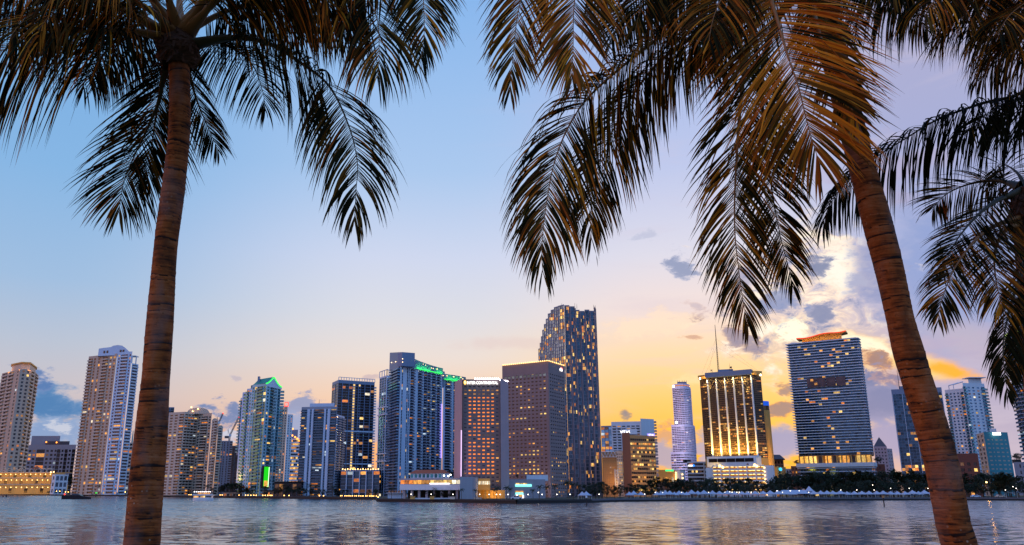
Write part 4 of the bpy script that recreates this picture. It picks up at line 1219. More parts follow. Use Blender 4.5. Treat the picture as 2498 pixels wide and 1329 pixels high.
def b_bank():
    Y = 530
    T = Tower('office_tower', 'square mauve office tower with small windows and a lit roof edge', 'tower', 1310, Y)
    top = zt(881, Y); nf = 34
    kw = dict(glass=g_black, lits=MIX_OFF, hw=0.34, parapet=zt(881, Y) - zt(906, Y))
    lr = {6: .7, 2: .55, 29: .35, 22: .35, 17: .3}
    P, bk = T.body([(1225, 893, Y + 20), (1337, 881, Y), (1377, 890, Y + 22)], top, nf,
           ['p.6 ' + ' '.join(['w1 p.32'] * 11) + ' p.5', 'p.7 ' + ' '.join(['w.8 p.35'] * 7) + ' p.3'], mauve, lit=lambda v, u: 0.07 + 0.12 * (v < 0.3), run=0.6, litrow=lr, back=14, **kw)
    off = 1.0
    pts = [tuple(Vector(p) * 0.999) for p in P]
    mm = lamp_mat('amber edge lamp', (1.0, 0.62, 0.25), 3.0)
    roof_line(T, pts, top + 0.25, lamp_mat('amber edge strip', (1.0, 0.5, 0.12), 1.5), 0.22)
    for a, c, k in ((Vector(P[0]), Vector(P[1]), 22), (Vector(P[1]), Vector(P[2]), 9)):
        bulbs(T, [(*(a.lerp(c, (i + .5) / k) * 0.998), top + 0.4) for i in range(k)], mm, 0.38)
    # row of bluish louvres under the parapet
    A, C = Vector(P[0]), Vector(P[1]); u = (C - A).normalized(); n = Vector((u.y, -u.x)); rz = atan2(u.y, u.x)
    for i in range(11):
        q = A.lerp(C, 0.035 + 0.93 * (i + 0.5) / 11) + n * 0.06
        me = unit_mesh(('louvre', 1), lambda m_: m_.box((0, 0, 0), 0.95, 0.08, 0.75, g_blue))
        place_mesh('louvre', me, T.root, (*q, zt(913, Y)), rz)
    u = (Vector(P[2]) - Vector(P[1])).normalized(); rz = atan2(u.y, u.x); n = Vector((u.y, -u.x))
    q = Vector(P[1]).lerp(Vector(P[2]), 0.76) + n * 0.2
    t = text_mesh('citi', 3.0, L_SIGN, T.root, (*q, zt(904.5, Y + 16)), rz, bold=0.05)
    t.scale = (1.15, 1.15, 1)
    mb = MB(); c0 = q + u * 0.6 + n * 0.2
    for i in range(8):
        a0, a1 = pi * i / 8, pi * (i + 1) / 8
        f = lambda a: (*(c0 + u * (1.3 * cos(a))), zt(899, Y + 16) + 1.1 * sin(a) - 0.5)
        mb.bar(f(a0), f(a1), 0.22, L_RED, 4)
    mb.build('sign_arc', T.root)
    flood(T.root, (P[1][0] - 3, P[1][1] - 9, 7), (P[1][0] - 1, P[1][1] + 1, 14), 2500, (1.0, 0.85, 0.9), 2)
    T.finish()
    # pale base building in front
    Yb = 470
    T = Tower('arcade_building', 'low pale building with teal lit band at the foot of the square office tower', 'building', 1290, Yb)
    z1_, zm = zt(1169, Yb), zt(1177, Yb)
    P0, P1 = T.corner(1239, 1180, Yb), T.corner(1330, 1180, Yb)
    T.W.prism([P0, P1, tuple(Vector(P1) * 1.02), tuple(Vector(P0) * 1.02)], LANDZ, z1_, grey)
    mb = MB(); mb.box((gx(1277, Yb), Yb - 0.3, zt(1184, Yb)), gx(1297, Yb) - gx(1277, Yb), 0.25, 0.62, L_TEAL); mb.build('light_band', T.root)
    mb = MB(); mb.box((gx(1310, Yb + 8), Yb + 6, z1_ + 0.8), 6, 3, 1.6, white); mb.build('roof_house', T.root)
    for i in range(6):
        me = unit_mesh(('arcade_window', 1), lambda m_: m_.box((0, 0, 0), 0.55, 0.12, 0.4, YELLOW))
        place_mesh('window', me, T.root, (gx(1261 + i * 4.5, Yb), Yb - 0.1, zt(1180.3, Yb)), 0, 'lit window')
    for px, py, hx, hz, m in ((1267, 1199.5, 2.2, 0.5, AMBER), (1267, 1203.5, 2.2, 0.7, L_TEAL), (1270, 1213, 0.9, 1.5, GOLD), (1261, 1209, 0.25, 0.6, L_WHITE), (1276, 1211, 0.25, 0.7, L_WHITE)):
        mb = MB(); p = at(px, py, Yb - 0.3); mb.box((p.x, Yb - 0.3, max(p.z, 2.3)), hx, 0.15, hz, m); mb.build('lit_doorway', T.root)
    T.finish()
b_bank()

def b_tallest():
    Y = 640
    T = Tower('office_tower', 'tallest blue glass tower with a stepped sloping shoulder and sawtooth side', 'tower', 1400, Y)
    kw = dict(glass=g_sky, lits=MIX_OFF, alt=steelblue)
    def litp(v, u):
        return 0.07 + 0.3 * (0.66 < v < 0.71 or 0.86 < v < 0.89) + 0.2 * (0.41 < v < 0.47) + 0.08 * (v > 0.5)
    nf0 = 54
    ztop = zt(743, Y); fh = (ztop - 1.6) / nf0
    # smooth left face in slices that step down to the left
    steps = [(1313, 850, 1316.5, 9), (1316.5, 836, 1319.5, 8), (1319.5, 820, 1322.5, 7), (1322.5, 804, 1326.5, 6), (1326.5, 790, 1331, 5), (1331, 777, 1336, 4), (1336, 764, 1343, 3), (1343, 755, 1351, 2), (1351, 748, 1360, 1), (1360, 744, 1376, 0)]
    n = len(steps)
    a, c = Vector(T.corner(1313, 850, Y + 26)), Vector(T.corner(1376, 744, Y))
    xs = [at(s[0], s[1], Y + 26 * (1 - (s[0] - 1313) / 63)).x for s in steps] + [c.x]
    for i, (x0, py, x1, k) in enumerate(steps):
        t0, t1 = (xs[i] - a.x) / (c.x - a.x), (xs[i + 1] - a.x) / (c.x - a.x)
        p0, p1 = a.lerp(c, t0), a.lerp(c, t1)
        top = zt(py, (p0.y + p1.y) / 2)
        nf = max(6, int((top - 1.6) / fh))
        w = (p1 - p0).length
        nb = max(1, int(round(w / 2.3)))
        T.body([tuple(p0), tuple(p1)], top, nf, [' '.join(['p.12 g1'] * nb) + ' p.12'], steelblue, lit=litp, run=0.6, parapet=0.6, back=24, **kw)
    # sawtooth side: each tooth a wide face and a short return
    teeth = 6
    r = Vector(T.corner(1449, 749, Y + 16))
    c2 = c + Vector((0.2, 0.3))
    for i in range(teeth):
        p0, p1 = c2.lerp(r, i / teeth), c2.lerp(r, (i + 1) / teeth)
        u = (p1 - p0).normalized(); nn = Vector((u.y, -u.x))
        q = p0 + (p1 - p0) * 0.66 + nn * 2.2
        py = 744 + i * 1.0
        top = zt(py, Y) - (2.0 if i in (2, 3) else 0)
        T.body([tuple(p0 + nn * 0.2), tuple(q), tuple(p1 + nn * 0.1)], top, 52, ['v.1 g1 p.1 g1 p.1 g1', 'p.08 g1 v.16'], granite, glass=g_navy, lit=lambda v, u: litp(v, u) * 1.1, run=0.5, lits=MIX_OFF, alt=mauve_pale, parapet=1.0, back=20)
    r2 = (1454, 750, Y + 26)
    T.body([tuple(r + Vector((0.15, 0.2))), r2], zt(749, Y + 20), 52, ['p.12 g1 p.12 g1 p.12'], granite, glass=g_blue, lit=0.05, lits=MIX_OFF, back=12)
    for px, py in ((1370, 739), (1402, 739), (1407, 741), (1448, 743), (1452, 744)): antenna(T, px, Y + 8, ztop - 1.5, py, 0.2)
    T.finish()
b_tallest()

def b_behind_right():
    T = Tower('condo_tower', 'blue and white slab tower with vertical fins behind the brick office block', 'tower', 1540, 900)
    T.body([(1466, 1040, 905), (1491, 1036, 900)], zt(1038, 900), 24, ['g1 p.15 g1 p.15 g.8'], steelblue, glass=g_sky, lit=0.25, back=20)
    T.body([(1491, 1032, 900), (1562, 1024, 892)], zt(1028, 895), 25, ['v.35 b1 v.35 b1 v.35 b1 v.35 b1 v.35 b1 v.35 b1 v.3'], white, glass=g_navy, lit=0.06, alt=white, parapet=4, back=20)
    P, bk = T.body([(1562, 1021, 891), (1595, 1025, 900)], zt(1021, 893), 25, [None], white, back=14)
    u = Vector(P[1]).normalized(); rz = atan2(u.y, u.x); f = (zt(1021, 893) - 1.6) / 25
    for k in range(2, 25):
        q = Vector(P[1]) + u * 6
        T.bal.append(((q.x, q.y, 1.6 + f * k), rz, 8.0, 2.6, f, grey, None))
    T.finish()
    # tan perforated screen block with a white truss
    Y = 600
    T = Tower('screened_block', 'tan block with perforated wall under a white truss, lit from below', 'building', 1490, Y)
    z = zt(1103, Y)
    P, bk = T.body([(1468, 1106, Y), (1504, 1104, Y - 4)], z, 22, ['p.3 ' + ' '.join(['w.5 p.45'] * 8)], tan_wall, glass=g_bronze, lit=0.02, hw=0.3, parapet=zt(1103, Y) - zt(1116, Y), back=24)
    A, C = Vector(P[0]), Vector(P[1]); u = (C - A).normalized(); n = Vector((u.y, -u.x))
    mb = MB(); zb = zt(1115, Y)
    for zz in (z + 0.2, zb): mb.bar((*(A + n * 0.6), zz), (*(C + n * 0.6), zz), 0.22, white)
    for i in range(9):
        p0, p1 = A.lerp(C, i / 9) + n * 0.6, A.lerp(C, (i + 1) / 9) + n * 0.6
        mb.bar((*p0, zb if i % 2 else z), (*p1, z if i % 2 else zb), 0.16, white)
    mb.build('truss', T.root)
    mb = MB(); q = C + n * 0.8 - u * 0.6; za, zb2 = zt(1192, Y), zt(1145, Y)
    for i in range(7):
        z0_, z1_ = za + (zb2 - za) * i / 7, za + (zb2 - za) * (i + 1) / 7
        s_ = 1.1
        mb.bar((*(q - u * s_), z0_), (*(q + u * s_), z1_), 0.16, white); mb.bar((*(q + u * s_), z0_), (*(q - u * s_), z1_), 0.16, white)
    for e in (-1, 1): mb.bar((*(q + u * 1.1 * e), za), (*(q + u * 1.1 * e), zb2), 0.18, white)
    mb.build('truss', T.root)
    flood(T.root, (A.x + 8, A.y - 14, 9), (A.x + 8, A.y + 3, 22), 16000, (1.0, 0.48, 0.1), 5)
    T.finish()
    T = Tower('office_block', 'pale office block with rows of small bright windows left of the brick block', 'building', 1511, 640)
    T.body([(1503, 1100, 640), (1522, 1101, 640)], zt(1100, 640), 15, ['p.2 w1 p.25 w1 p.25 w1 p.25 w1 p.25'], cream, lit=lambda v, u: 0.85 if 0.3 < v < 0.75 else 0.15, lits=[YELLOW, AMBER], hw=0.4, back=20)
    T.finish()
    # brick office block with ribbon windows
    Y = 640
    T = Tower('office_block', 'brown brick office block with amber lit ribbon windows and white roof sign', 'building', 1560, Y)
    z = zt(1056, Y)
    P, bk = T.body([(1517, 1057, Y - 1), (1536, 1058, Y - 6)], z, 14, [None], brick, back=20)
    A = Vector(P[1]) + Vector((0.05, 0.1))
    P2, bk = T.body([tuple(A), (1597, 1064, Y + 4)], zt(1062, Y), 14, ['p.1 ' + ' '.join(['r1'] * 12) + ' p.12'], tan_wall, glass=g_black, lit=lambda v, u: 0.42, run=0.75, lits=MIX_OFF, hw=0.5,
                    litrow={12: .95, 11: .9, 10: .75, 7: .7, 4: .25, 2: .35, 5: .2, 9: .2}, parapet=2.2, back=20)
    C = Vector(P2[1]); u = C.normalized(); rz = atan2(u.y, u.x); f = (zt(1062, Y) - 3.8) / 14
    for k in range(1, 14):
        q = C + u * 4
        T.bal.append(((q.x, q.y, 1.6 + f * k), rz, 7.0, 1.6, f, grey, None))
    pen(T, [(1519, 1046, Y + 8), (1554, 1048, Y + 6)], z - 0.5, zt(1046, Y + 6), white, 8)
    t = text_mesh('VITAS', 2.9, L_SIGN, T.root, (P[0][0] + 2.4, P[0][1] - 0.6, zt(1057, Y)), -0.2, bold=0.08)
    t = text_mesh('VITAS', 2.4, L_PURPLE, T.root, (at(1589, 1060, Y).x, Y + 1.5, zt(1062.5, Y)), 0.15, bold=0.08)
    w = text_mesh('VITAS', 1.6, L_SIGN, T.root, (at(1589, 1060, Y).x, Y + 1.3, zt(1062, Y)), 0.15)
    flood(T.root, (at(1570, 1190, Y).x, Y - 22, 8), (at(1565, 1120, Y).x, Y, 30), 26000, (1.0, 0.5, 0.12), 6)
    T.finish()
b_behind_right()

def b_round():
    Y = 980
    T = Tower('office_tower', 'three tiered tower with curved front banded in violet white light', 'tower', 1670, Y)
    def tier(x0, x1, xr, py, z0, nf, yb):
        z1 = zt(py, Y)
        xa, xb, xc = at(x0, py, Y).x, at(x1, py, Y).x, at(xr, py, Y).x
        pts = []
        N = 7
        for i in range(N):
            t = i / (N - 1); an = pi * (1 - t * 0.62)
            x = xa + (xb - xa) * t
            y = Y - 16 * sin(pi * min(1.0, t * 0.8 + 0.12)) + yb
            pts.append((x, y))
        pts.append((xc, pts[-1][1] + 16))
        T.body(pts, z1, nf, ['r1 r1'] * (N - 1) + ['p.25 r1 r1'], lilac, glass=g_black, lit=0.035, run=0.4, lits=[AMBER, ORANGE, PALE], hw=0.45, z0=z0, parapet=2.5, depth=0.9, back=12)
        return z1, pts
    z3, p3 = tier(1633, 1690, 1705, 1103, 1.6, 16, 0)
    z2, p2 = tier(1635.5, 1689, 1702.5, 1037, z3 - 0.4, 15, 2)
    z1, p1 = tier(1638.5, 1684, 1693.5, 945, z2 - 0.4, 20, 4)
    mb = MB(); c = sum((Vector(p) for p in p1), Vector((0, 0))) / len(p1) + Vector((0, 10))
    pts = [tuple(c + (Vector(p) - c) * 0.92) for p in p1] + [tuple(c + Vector((8, 8))), tuple(c + Vector((-8, 8)))]
    mb.prism(pts, z1 - 0.2, zt(938, Y), lilac); mb.build('crown', T.root)
    mb = MB(); mb.prism([tuple(c + (Vector(p) - c) * 0.93) for p in p1] + [tuple(c + Vector((8, 8))), tuple(c + Vector((-8, 8)))], z1 + 0.9, z1 + 1.9, ORANGE); mb.build('crown_light', T.root)
    mb = MB(); p0 = T.corner(1652, 932, Y); p4 = T.corner(1675, 932, Y)
    mb.prism([p0, p4, tuple(Vector(p4) * 1.01), tuple(Vector(p0) * 1.01)], zt(938, Y) - 0.5, zt(931, Y), granite); mb.build('penthouse', T.root)
    for px in (1652, 1657, 1664, 1669, 1674): antenna(T, px, Y + 3, zt(931, Y), 927, 0.3)
    for zz, e in ((2, 60000), (z3 + 0.5, 52000), (z2 + 0.5, 60000)):
        cx = at(1662, 1100, Y).x
        flood(T.root, (cx - 14, Y - 62, max(zz, 8)), (cx, Y, zz + 26), e * 1.7, (0.90, 0.76, 1.0), (30, 4))
    bulbs(T, [at(1643, 942, Y - 14), at(1650, 1030, Y - 16)], L_WHITE, 1.4)
    T.finish()
b_round()

def b_black():
    Y = 690
    T = Tower('office_tower', 'black glass office tower with gold lit white ribs and roof mast', 'tower', 1780, Y)
    top = zt(909, Y)
    nf = 39
    zb = zt(1118, Y)
    A, B_, C_, D_ = (1706, 913, Y + 18), (1726, 911, Y + 11), (1832, 905, Y - 11), (1855, 907, Y - 9)
    litp = lambda v, u: 0.05 + 0.10 * (v < 0.18) + 0.05 * (0.25 < v < 0.45) + 0.06 * (v > 0.9)
    kw = dict(glass=g_black, lit=litp, run=0.78, lits=MIX_OFF, hw=0.5, parapet=zt(909, Y) - zt(921, Y), z0=zb)
    bay = ','.join(['r1'] * 8)
    P, bk = T.body([A, B_, C_, D_], top, nf, ['p.1 r1 r1 r1 r1', ' '.join(['p.1 ' + bay] * 5) + ' p.1', 'r1 r1 r1 r1 p.1'], spandrel, back=30, **kw)
    T.W.face([(*P[3], 1.6), (*bk[0], 1.6), (*bk[0], zb), (*P[3], zb)], gold_wall)
    for a, c in ((P[0], P[1]), (P[2], P[3])):
        T.W.face([(*a, zb - 22), (*c, zb - 22), (*c, zb), (*a, zb)], gold_wall)
    a, c = Vector(P[1]), Vector(P[2]); u = (c - a).normalized(); n = Vector((u.y, -u.x)); rz = atan2(u.y, u.x)
    z1 = top - (zt(909, Y) - zt(920, Y))
    for i in range(6):
        q = a.lerp(c, i / 5) + n * 1.0
        me = unit_mesh(('rib', 1), lambda m_: m_.box((0, 0, 0), 0.45, 1.0, (z1 - zb) / 2, white))
        place_mesh('rib', me, T.root, (*q, (z1 + zb) / 2), rz)
        p = q + n * 4.6
        flood(T.root, (*p, zb + 4), (*(q + n * 0.9), zb + 28), 19000, (1.0, 0.6, 0.16), (0.9, 0.9))
        flood(T.root, (*(q + n * 4.0), z1 - 1), (*q, z1 - 14), 9000, (1.0, 0.66, 0.2), (0.9, 0.9))
    for t in (0.1, 0.3, 0.5, 0.7, 0.9):
        p = a.lerp(c, t) + n * 7
        flood(T.root, (*p, zb + 4), (*(p - n * 6), zb + 20), 60000, (1.0, 0.5, 0.05), (14, 2))
        flood(T.root, (*(a.lerp(c, t) + n * 3.5), z1 + 1), (*a.lerp(c, t), z1 - 2), 9000, (1.0, 0.6, 0.08), (16, 0.8))
    # overhanging top fascia
    mb = MB(); za = top - 3.2
    q = (a + c) / 2 + n * 1.2
    mb.box((*q, (za + top + 1.0) / 2), (c - a).length / 2 + 1, 2.6, (top + 1.0 - za) / 2, steelblue, rz); mb.build('fascia', T.root)
    for a2, c2 in ((P[0], P[1]), (P[2], P[3])):
        A2, C2 = Vector(a2), Vector(c2); u2 = (C2 - A2).normalized(); n2 = Vector((u2.y, -u2.x))
        mb = MB(); qq = (A2 + C2) / 2 + n2 * 0.8
        mb.box((*qq, (za + top) / 2 - 0.2), (C2 - A2).length / 2 - 0.05, 1.5, (top - za) / 2, gold_wall, atan2(u2.y, u2.x)); mb.build('fascia', T.root)
    bulbs(T, [at(1708, 923, Y + 15), at(1855, 914, Y - 11)], lamp_mat('gold roof lamp', (1.0, 0.8, 0.4), 8), 1.0)
    # white base slab with five dark openings
    mb = MB(); zs0, zs1 = zt(1139, Y - 6), zt(1113, Y - 6)
    L2 = (c - a).length / 2 + 1.5
    q = (a + c) / 2 + n * 4
    mb.box((*q, (zs0 + zs1) / 2), L2, 8, (zs1 - zs0) / 2, white, rz); mb.build('base_slab', T.root)
    for i in range(5):
        p = a.lerp(c, (i + 0.5) / 5) + n * 12.1
        me = unit_mesh(('base_opening', 1), lambda m_: m_.box((0, 0, 0), L2 / 5 * 0.88, 0.15, (zs1 - zs0) * 0.17, g_black))
        place_mesh('base_opening', me, T.root, (*p, zs0 + (zs1 - zs0) * 0.62), rz)
    mb = MB(); p = a.lerp(c, 0.86) + n * 12.2; mb.sphere((*p, zs0 + (zs1 - zs0) * 0.2), 0.9, rust, 10, 6); o = mb.build('emblem', T.root)
    # mast and roof house
    pen(T, [(1752, 900, Y + 6), (1788, 899, Y + 2)], top, zt(899, Y), steelblue, 10)
    mb = MB(); base, tip = at(1752, 898, Y + 8), at(1747, 790, Y + 8)
    tip.x = base.x
    zz = zt(792, Y + 8)
    for k in range(24):
        z0_, z1_ = top + (zz - top) * k / 24, top + (zz - top) * (k + 1) / 24
        r = 0.75 * (1 - k / 26)
        for an in (0, 2.09, 4.19):
            mb.bar((base.x + r * cos(an), base.y + r * sin(an), z0_), (base.x + r * cos(an), base.y + r * sin(an), z1_), 0.14, rust if k % 6 < 2 else black_metal, 3)
            mb.bar((base.x + r * cos(an), base.y + r * sin(an), z0_), (base.x + r * cos(an + 2.09), base.y + r * sin(an + 2.09), z1_), 0.09, black_metal, 3)
    mb.build('mast', T.root)
    mb = MB()
    for px, py, f in ((1712, 912, 0.72), (1722, 910, 0.55), (1728, 910, 0.72), (1843, 904, 0.55), (1850, 905, 0.72)):
        e = at(px, py, Y + 4); mb.bar((base.x, base.y, top + (zz - top) * f), e, 0.045, black_metal, 3)
    mb.build('guy_wire', T.root)
    mb = MB(); d_ = at(1783, 896, Y); mb.sphere((d_.x, d_.y, d_.z), 0.9, black_metal, 8, 5); d_ = at(1735, 903, Y); mb.sphere((d_.x, d_.y, d_.z), 0.6, black_metal, 8, 5); mb.build('dish', T.root)
    for px, py in ((1734, 899), (1738, 900), (1779, 886), (1784, 893)): antenna(T, px, Y + 2, top, py, 0.16)
    # curved gold shaft behind the right side
    mb = MB(); cx_, cy_ = at(1868, 1000, Y + 34).x, Y + 46
    ztop = zt(975, Y + 30); R = 7.2
    pts = [(cx_ + R * cos(an), cy_ + R * sin(an)) for an in [pi + pi * i / 10 for i in range(11)]]
    pts += [(cx_ + R, cy_ + 10), (cx_ - R, cy_ + 10)]
    mb.prism(pts, 1.6, ztop - 8, gold_wall); mb.build('stair_shaft', T.root)
    mb = MB(); mb.prism(pts, ztop - 8, ztop - 4, g_bronze); mb.build('shaft_window', T.root)
    mb = MB(); mb.prism(pts, ztop - 4, ztop, lamp_mat('blue crown light', (0.02, 0.12, 0.8), 0.9)); mb.build('shaft_crown', T.root)
    flood(T.root, (cx_ + 1, cy_ - 22, zt(1134, Y)), (cx_, cy_ - R, zt(1060, Y)), 42000, (1.0, 0.52, 0.05), (6, 6))
    flood(T.root, (at(1735, 1138, Y).x, Y - 8, zt(1146, Y)), (at(1734, 1128, Y).x, Y + 15, zt(1128, Y)), 9000, (1.0, 0.55, 0.06), (4, 2))
    flood(T.root, (at(1850, 1138, Y).x + 2, Y - 22, zt(1138, Y)), (at(1850, 1128, Y).x, Y - 8, zt(1124, Y)), 7000, (1.0, 0.55, 0.06), (4, 2))
    T.finish()
    # parking garage in front
    Yg = 655
    T = Tower('parking_garage', 'white parking garage with gold lit open decks below the black tower', 'building', 1800, Yg)
    z1 = zt(1137, Yg)
    P = [T.corner(1737, 1150, Yg + 8), T.corner(1865, 1150, Yg - 8)]
    A, C = Vector(P[0]), Vector(P[1]); u = (C - A).normalized(); n = Vector((u.y, -u.x)); rz = atan2(u.y, u.x); L = (C - A).length
    nfl = 8; fh = (z1 - 1.6) / nfl
    mb = MB(); mid = (A + C) / 2
    mb.box((*(mid - n * 14), (1.6 + z1) / 2), L / 2 - 0.2, 1.0, (z1 - 1.6) / 2, gold_wall, rz)
    mb.build('wall', T.root)
    for k in range(nfl + 1):
        me = unit_mesh(('deck', 1), lambda m_: (m_.box((0, 0, 0), L / 2, 7, 0.2, white), m_.box((0, -6.9, 0.5), L / 2, 0.12, 0.5, white)))
        place_mesh('deck', me, T.root, (*(mid - n * 7), 1.6 + fh * k), rz)
    for i in range(7):
        q = A.lerp(C, i / 6) - n * 0.7
        me = unit_mesh(('column', 2), lambda m_: m_.box((0, 0, 0), 0.35, 0.35, (z1 - 1.6) / 2, white))
        place_mesh('column', me, T.root, (*q, (1.6 + z1) / 2), rz)
    for k in range(nfl):
        for i in range(12):
            q = A.lerp(C, (i + 0.5) / 12) - n * (4 + 5 * ((i * 7 + k * 3) % 3) / 2)
            me = unit_mesh(('ceiling_lamp', 1), lambda m_: m_.box((0, 0, 0), 1.1, 0.3, 0.12, lamp_mat('garage lamp', (1.0, 0.62, 0.2), 5.0)))
            place_mesh('ceiling_lamp', me, T.root, (*q, 1.6 + fh * (k + 1) - 0.4), rz)
        for t in (0.2, 0.5, 0.8):
            p = A.lerp(C, t) - n * 5
            flood(T.root, (*p, 1.6 + fh * (k + 1) - 0.7), (*(p - n * 3), 1.6 + fh * k), 2600, (1.0, 0.55, 0.1), (14, 3))
    mb = MB(); q = C + u * 3.4; mb.box((*(q - n * 5), (1.6 + zt(1136, Yg)) / 2), 3.1, 5, (zt(1136, Yg) - 1.6) / 2, white, rz); mb.build('stair_tower', T.root)
    mb = MB(); q = A - u * 2.6; mb.box((*(q - n * 5), (1.6 + zt(1140, Yg)) / 2), 2.2, 5, (zt(1140, Yg) - 1.6) / 2, white, rz); mb.build('stair_tower', T.root)
    for k in range(8):
        me = unit_mesh(('stair_lamp', 1), lambda m_: m_.box((0, 0, 0), 0.5, 0.15, 0.35, L_WARM))
        place_mesh('stair_lamp', me, T.root, (*(C + u * 0.1 + n * 0.45), 1.9 + fh * (k + 0.4)), rz)
    bulbs(T, [at(1756, 1136.5, Yg - 2), at(1763, 1139.5, Yg - 2), at(1841, 1134, Yg - 9), at(1846, 1137, Yg - 9)], L_WARM, 1.0)
    T.finish()
b_black()

def b_low_right():
    Y = 800
    T = Tower('market_hall', 'ochre lit low hall with green sign between brick block and round building', 'building', 1625, Y)
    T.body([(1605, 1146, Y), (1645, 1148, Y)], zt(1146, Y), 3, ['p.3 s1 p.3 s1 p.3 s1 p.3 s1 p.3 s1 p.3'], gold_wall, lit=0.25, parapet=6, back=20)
    mb = MB(); p = at(1633, 1147.5, Y); mb.box((p.x, Y - 0.4, p.z), 3.8, 0.2, 0.8, lamp_mat('green sign light', (0.05, 0.9, 0.25), 1.6)); mb.build('sign', T.root)
    mb = MB(); p = at(1633, 1150.6, Y); mb.box((p.x, Y - 0.4, p.z), 1.9, 0.2, 0.4, ORANGE); mb.build('sign', T.root)
    flood(T.root, (gx(1625, Y), Y - 14, 6), (gx(1625, Y), Y, 16), 12000, (1.0, 0.55, 0.1), 5)
    T.finish()
    T = Tower('round_hall', 'small white round ended building with two columns of lamps', 'building', 1657, Y)
    pts = [T.corner(x, 1150, Y + d_) for x, d_ in ((1645, 4), (1651, 0), (1660, -1), (1667, 3), (1671, 9))]
    T.W.prism(pts + [tuple(Vector(pts[-1]) * 1.02), tuple(Vector(pts[0]) * 1.02)], 1.6, zt(1147, Y), white)
    bulbs(T, [at(1648.5, 1153 + 4.4 * i, Y - 1) for i in range(5)] + [at(1665, 1157, Y), at(1665.5, 1166, Y)], L_WARM, 0.6)
    T.finish()
    Y = 760
    T = Tower('office_block', 'grey banded office block with blue and white roof sign left of garage', 'building', 1700, Y)
    T.body([(1676, 1127, Y), (1715, 1127, Y - 3)], zt(1126, Y), 9, [' '.join(['r1'] * 8)], white, glass=g_black, lit=0.12, hw=0.6, back=20)
    T.body([tuple(Vector(T.corner(1715, 1127, Y - 3)) + Vector((0.05, 0.1))), (1727, 1125, Y)], zt(1126, Y), 9, ['p.2 w1 p.2'], white, glass=g_black, lit=0, back=20)
    T.body([tuple(Vector(T.corner(1727, 1127, Y)) + Vector((0.05, 0.1))), (1737, 1127, Y)], zt(1131, Y), 9, [None], white, back=20)
    mb = MB(); p = at(1683.5, 1135.5, Y); mb.box((p.x, Y - 1.2, p.z), 2.0, 0.15, 0.6, L_SIGN); mb.build('sign', T.root)
    mb = MB(); p = at(1691.5, 1135.3, Y); mb.sphere((p.x, Y - 1.2, p.z), 0.95, L_BLUE, 10, 6); mb.build('sign', T.root)
    mb = MB(); p = at(1680, 1124, Y); mb.box((p.x, Y + 6, zt(1126, Y) + 0.6), 3, 3, 1.2, black_metal); mb.build('roof_house', T.root)
    T.finish()
    Y = 720
    T = Tower('shopping_arcade', 'long low pinkish arcade behind the park trees', 'building', 1600, Y)
    T.body([(1508, 1178, Y), (1700, 1174, Y)], zt(1176, Y), 2, [' '.join(['p1 w.6'] * 18)], brick, lit=0.25, lits=[AMBER, ORANGE], hw=0.35, back=20)
    mb = MB(); p = at(1545, 1190, Y - 6); mb.box((gx(1560, Y), Y - 4, 5.2), 26, 2, 1.2, white); mb.build('canopy', T.root)
    bulbs(T, [at(1525, 1190.5, Y - 8)], lamp_mat('strong orange lamp', (1, .6, .2), 14), 1.2)
    T.finish()
    Y = 820
    T = Tower('hip_roof_block', 'dark brown block with overhanging hip roof right of the gold shaft', 'building', 1898, Y)
    z = zt(1120, Y)
    T.body([(1880, 1122, Y), (1911, 1122, Y)], z, 8, ['p.3 w1 p.4 w1 p.4 w1 p.4 w1 p.3'], brick, glass=g_black, lit=0.1, back=20)
    mb = MB(); p0, p1 = Vector(T.corner(1877, 1121, Y - 4)), Vector(T.corner(1915, 1121, Y - 4)); q0, q1 = p0 * 1.03, p1 * 1.03
    mid = (p0 + p1 + q0 + q1) / 4; zz = zt(1108, Y); r0, r1 = mid - Vector((3, 0)), mid + Vector((3, 0))
    for f in ((p0, p1, r1, r0), (q1, q0, r0, r1)): mb.face([(*f[0], z), (*f[1], z), (*f[2], zz), (*f[3], zz)], darkgrey)
    mb.face([(*p1, z), (*q1, z), (*r1, zz)], darkgrey); mb.face([(*q0, z), (*p0, z), (*r0, zz)], darkgrey)
    mb.face([(*p0, z - 0.1), (*q0, z - 0.1), (*q1, z - 0.1), (*p1, z - 0.1)], darkgrey)
    mb.build('roof', T.root)
    mb = MB(); mb.box((mid.x - 6, mid.y, zz - 1), 2, 2, 4, darkgrey); mb.build('roof_house', T.root)
    T.finish()
    Y = 700
    T = Tower('ochre_block', 'plain ochre lit block with round blue sign', 'building', 1892, Y)
    T.body([(1877, 1140, Y), (1896, 1138, Y - 2), (1917, 1143, Y + 14)], zt(1138, Y), 5, [None, 'p.3 g.5 p.6 g.5 p.3'], gold_wall, glass=g_bronze, lit=0.1, back=20)
    mb = MB(); p = at(1903, 1144.5, Y); mb.sphere((p.x, Y - 1, p.z), 1.4, lamp_mat('cyan sign light', (0.05, 0.55, 1.0), 1.6), 10, 6); mb.build('sign', T.root)
    flood(T.root, (gx(1884, Y), Y - 16, 4), (gx(1886, Y), Y, 16), 14000, (1.0, 0.5, 0.06), 4)
    T.finish()
    Y = 860
    T = Tower('apartment_block', 'small pale and red brown block left of the striped tower', 'building', 1935, Y)
    T.body([(1917, 1144, Y), (1931, 1143, Y)], zt(1143, Y), 7, ['p.2 w.6 p.2 w.6 p.2'], white, lit=0.05, back=20)
    T.body([(1929, 1137, Y - 5), (1955, 1137, Y - 8)], zt(1137, Y), 8, ['p.3 w.6 p.4 w.6 p.4 w.6 p.4'], brick, lit=0.1, back=20)
    T.finish()
b_low_right()

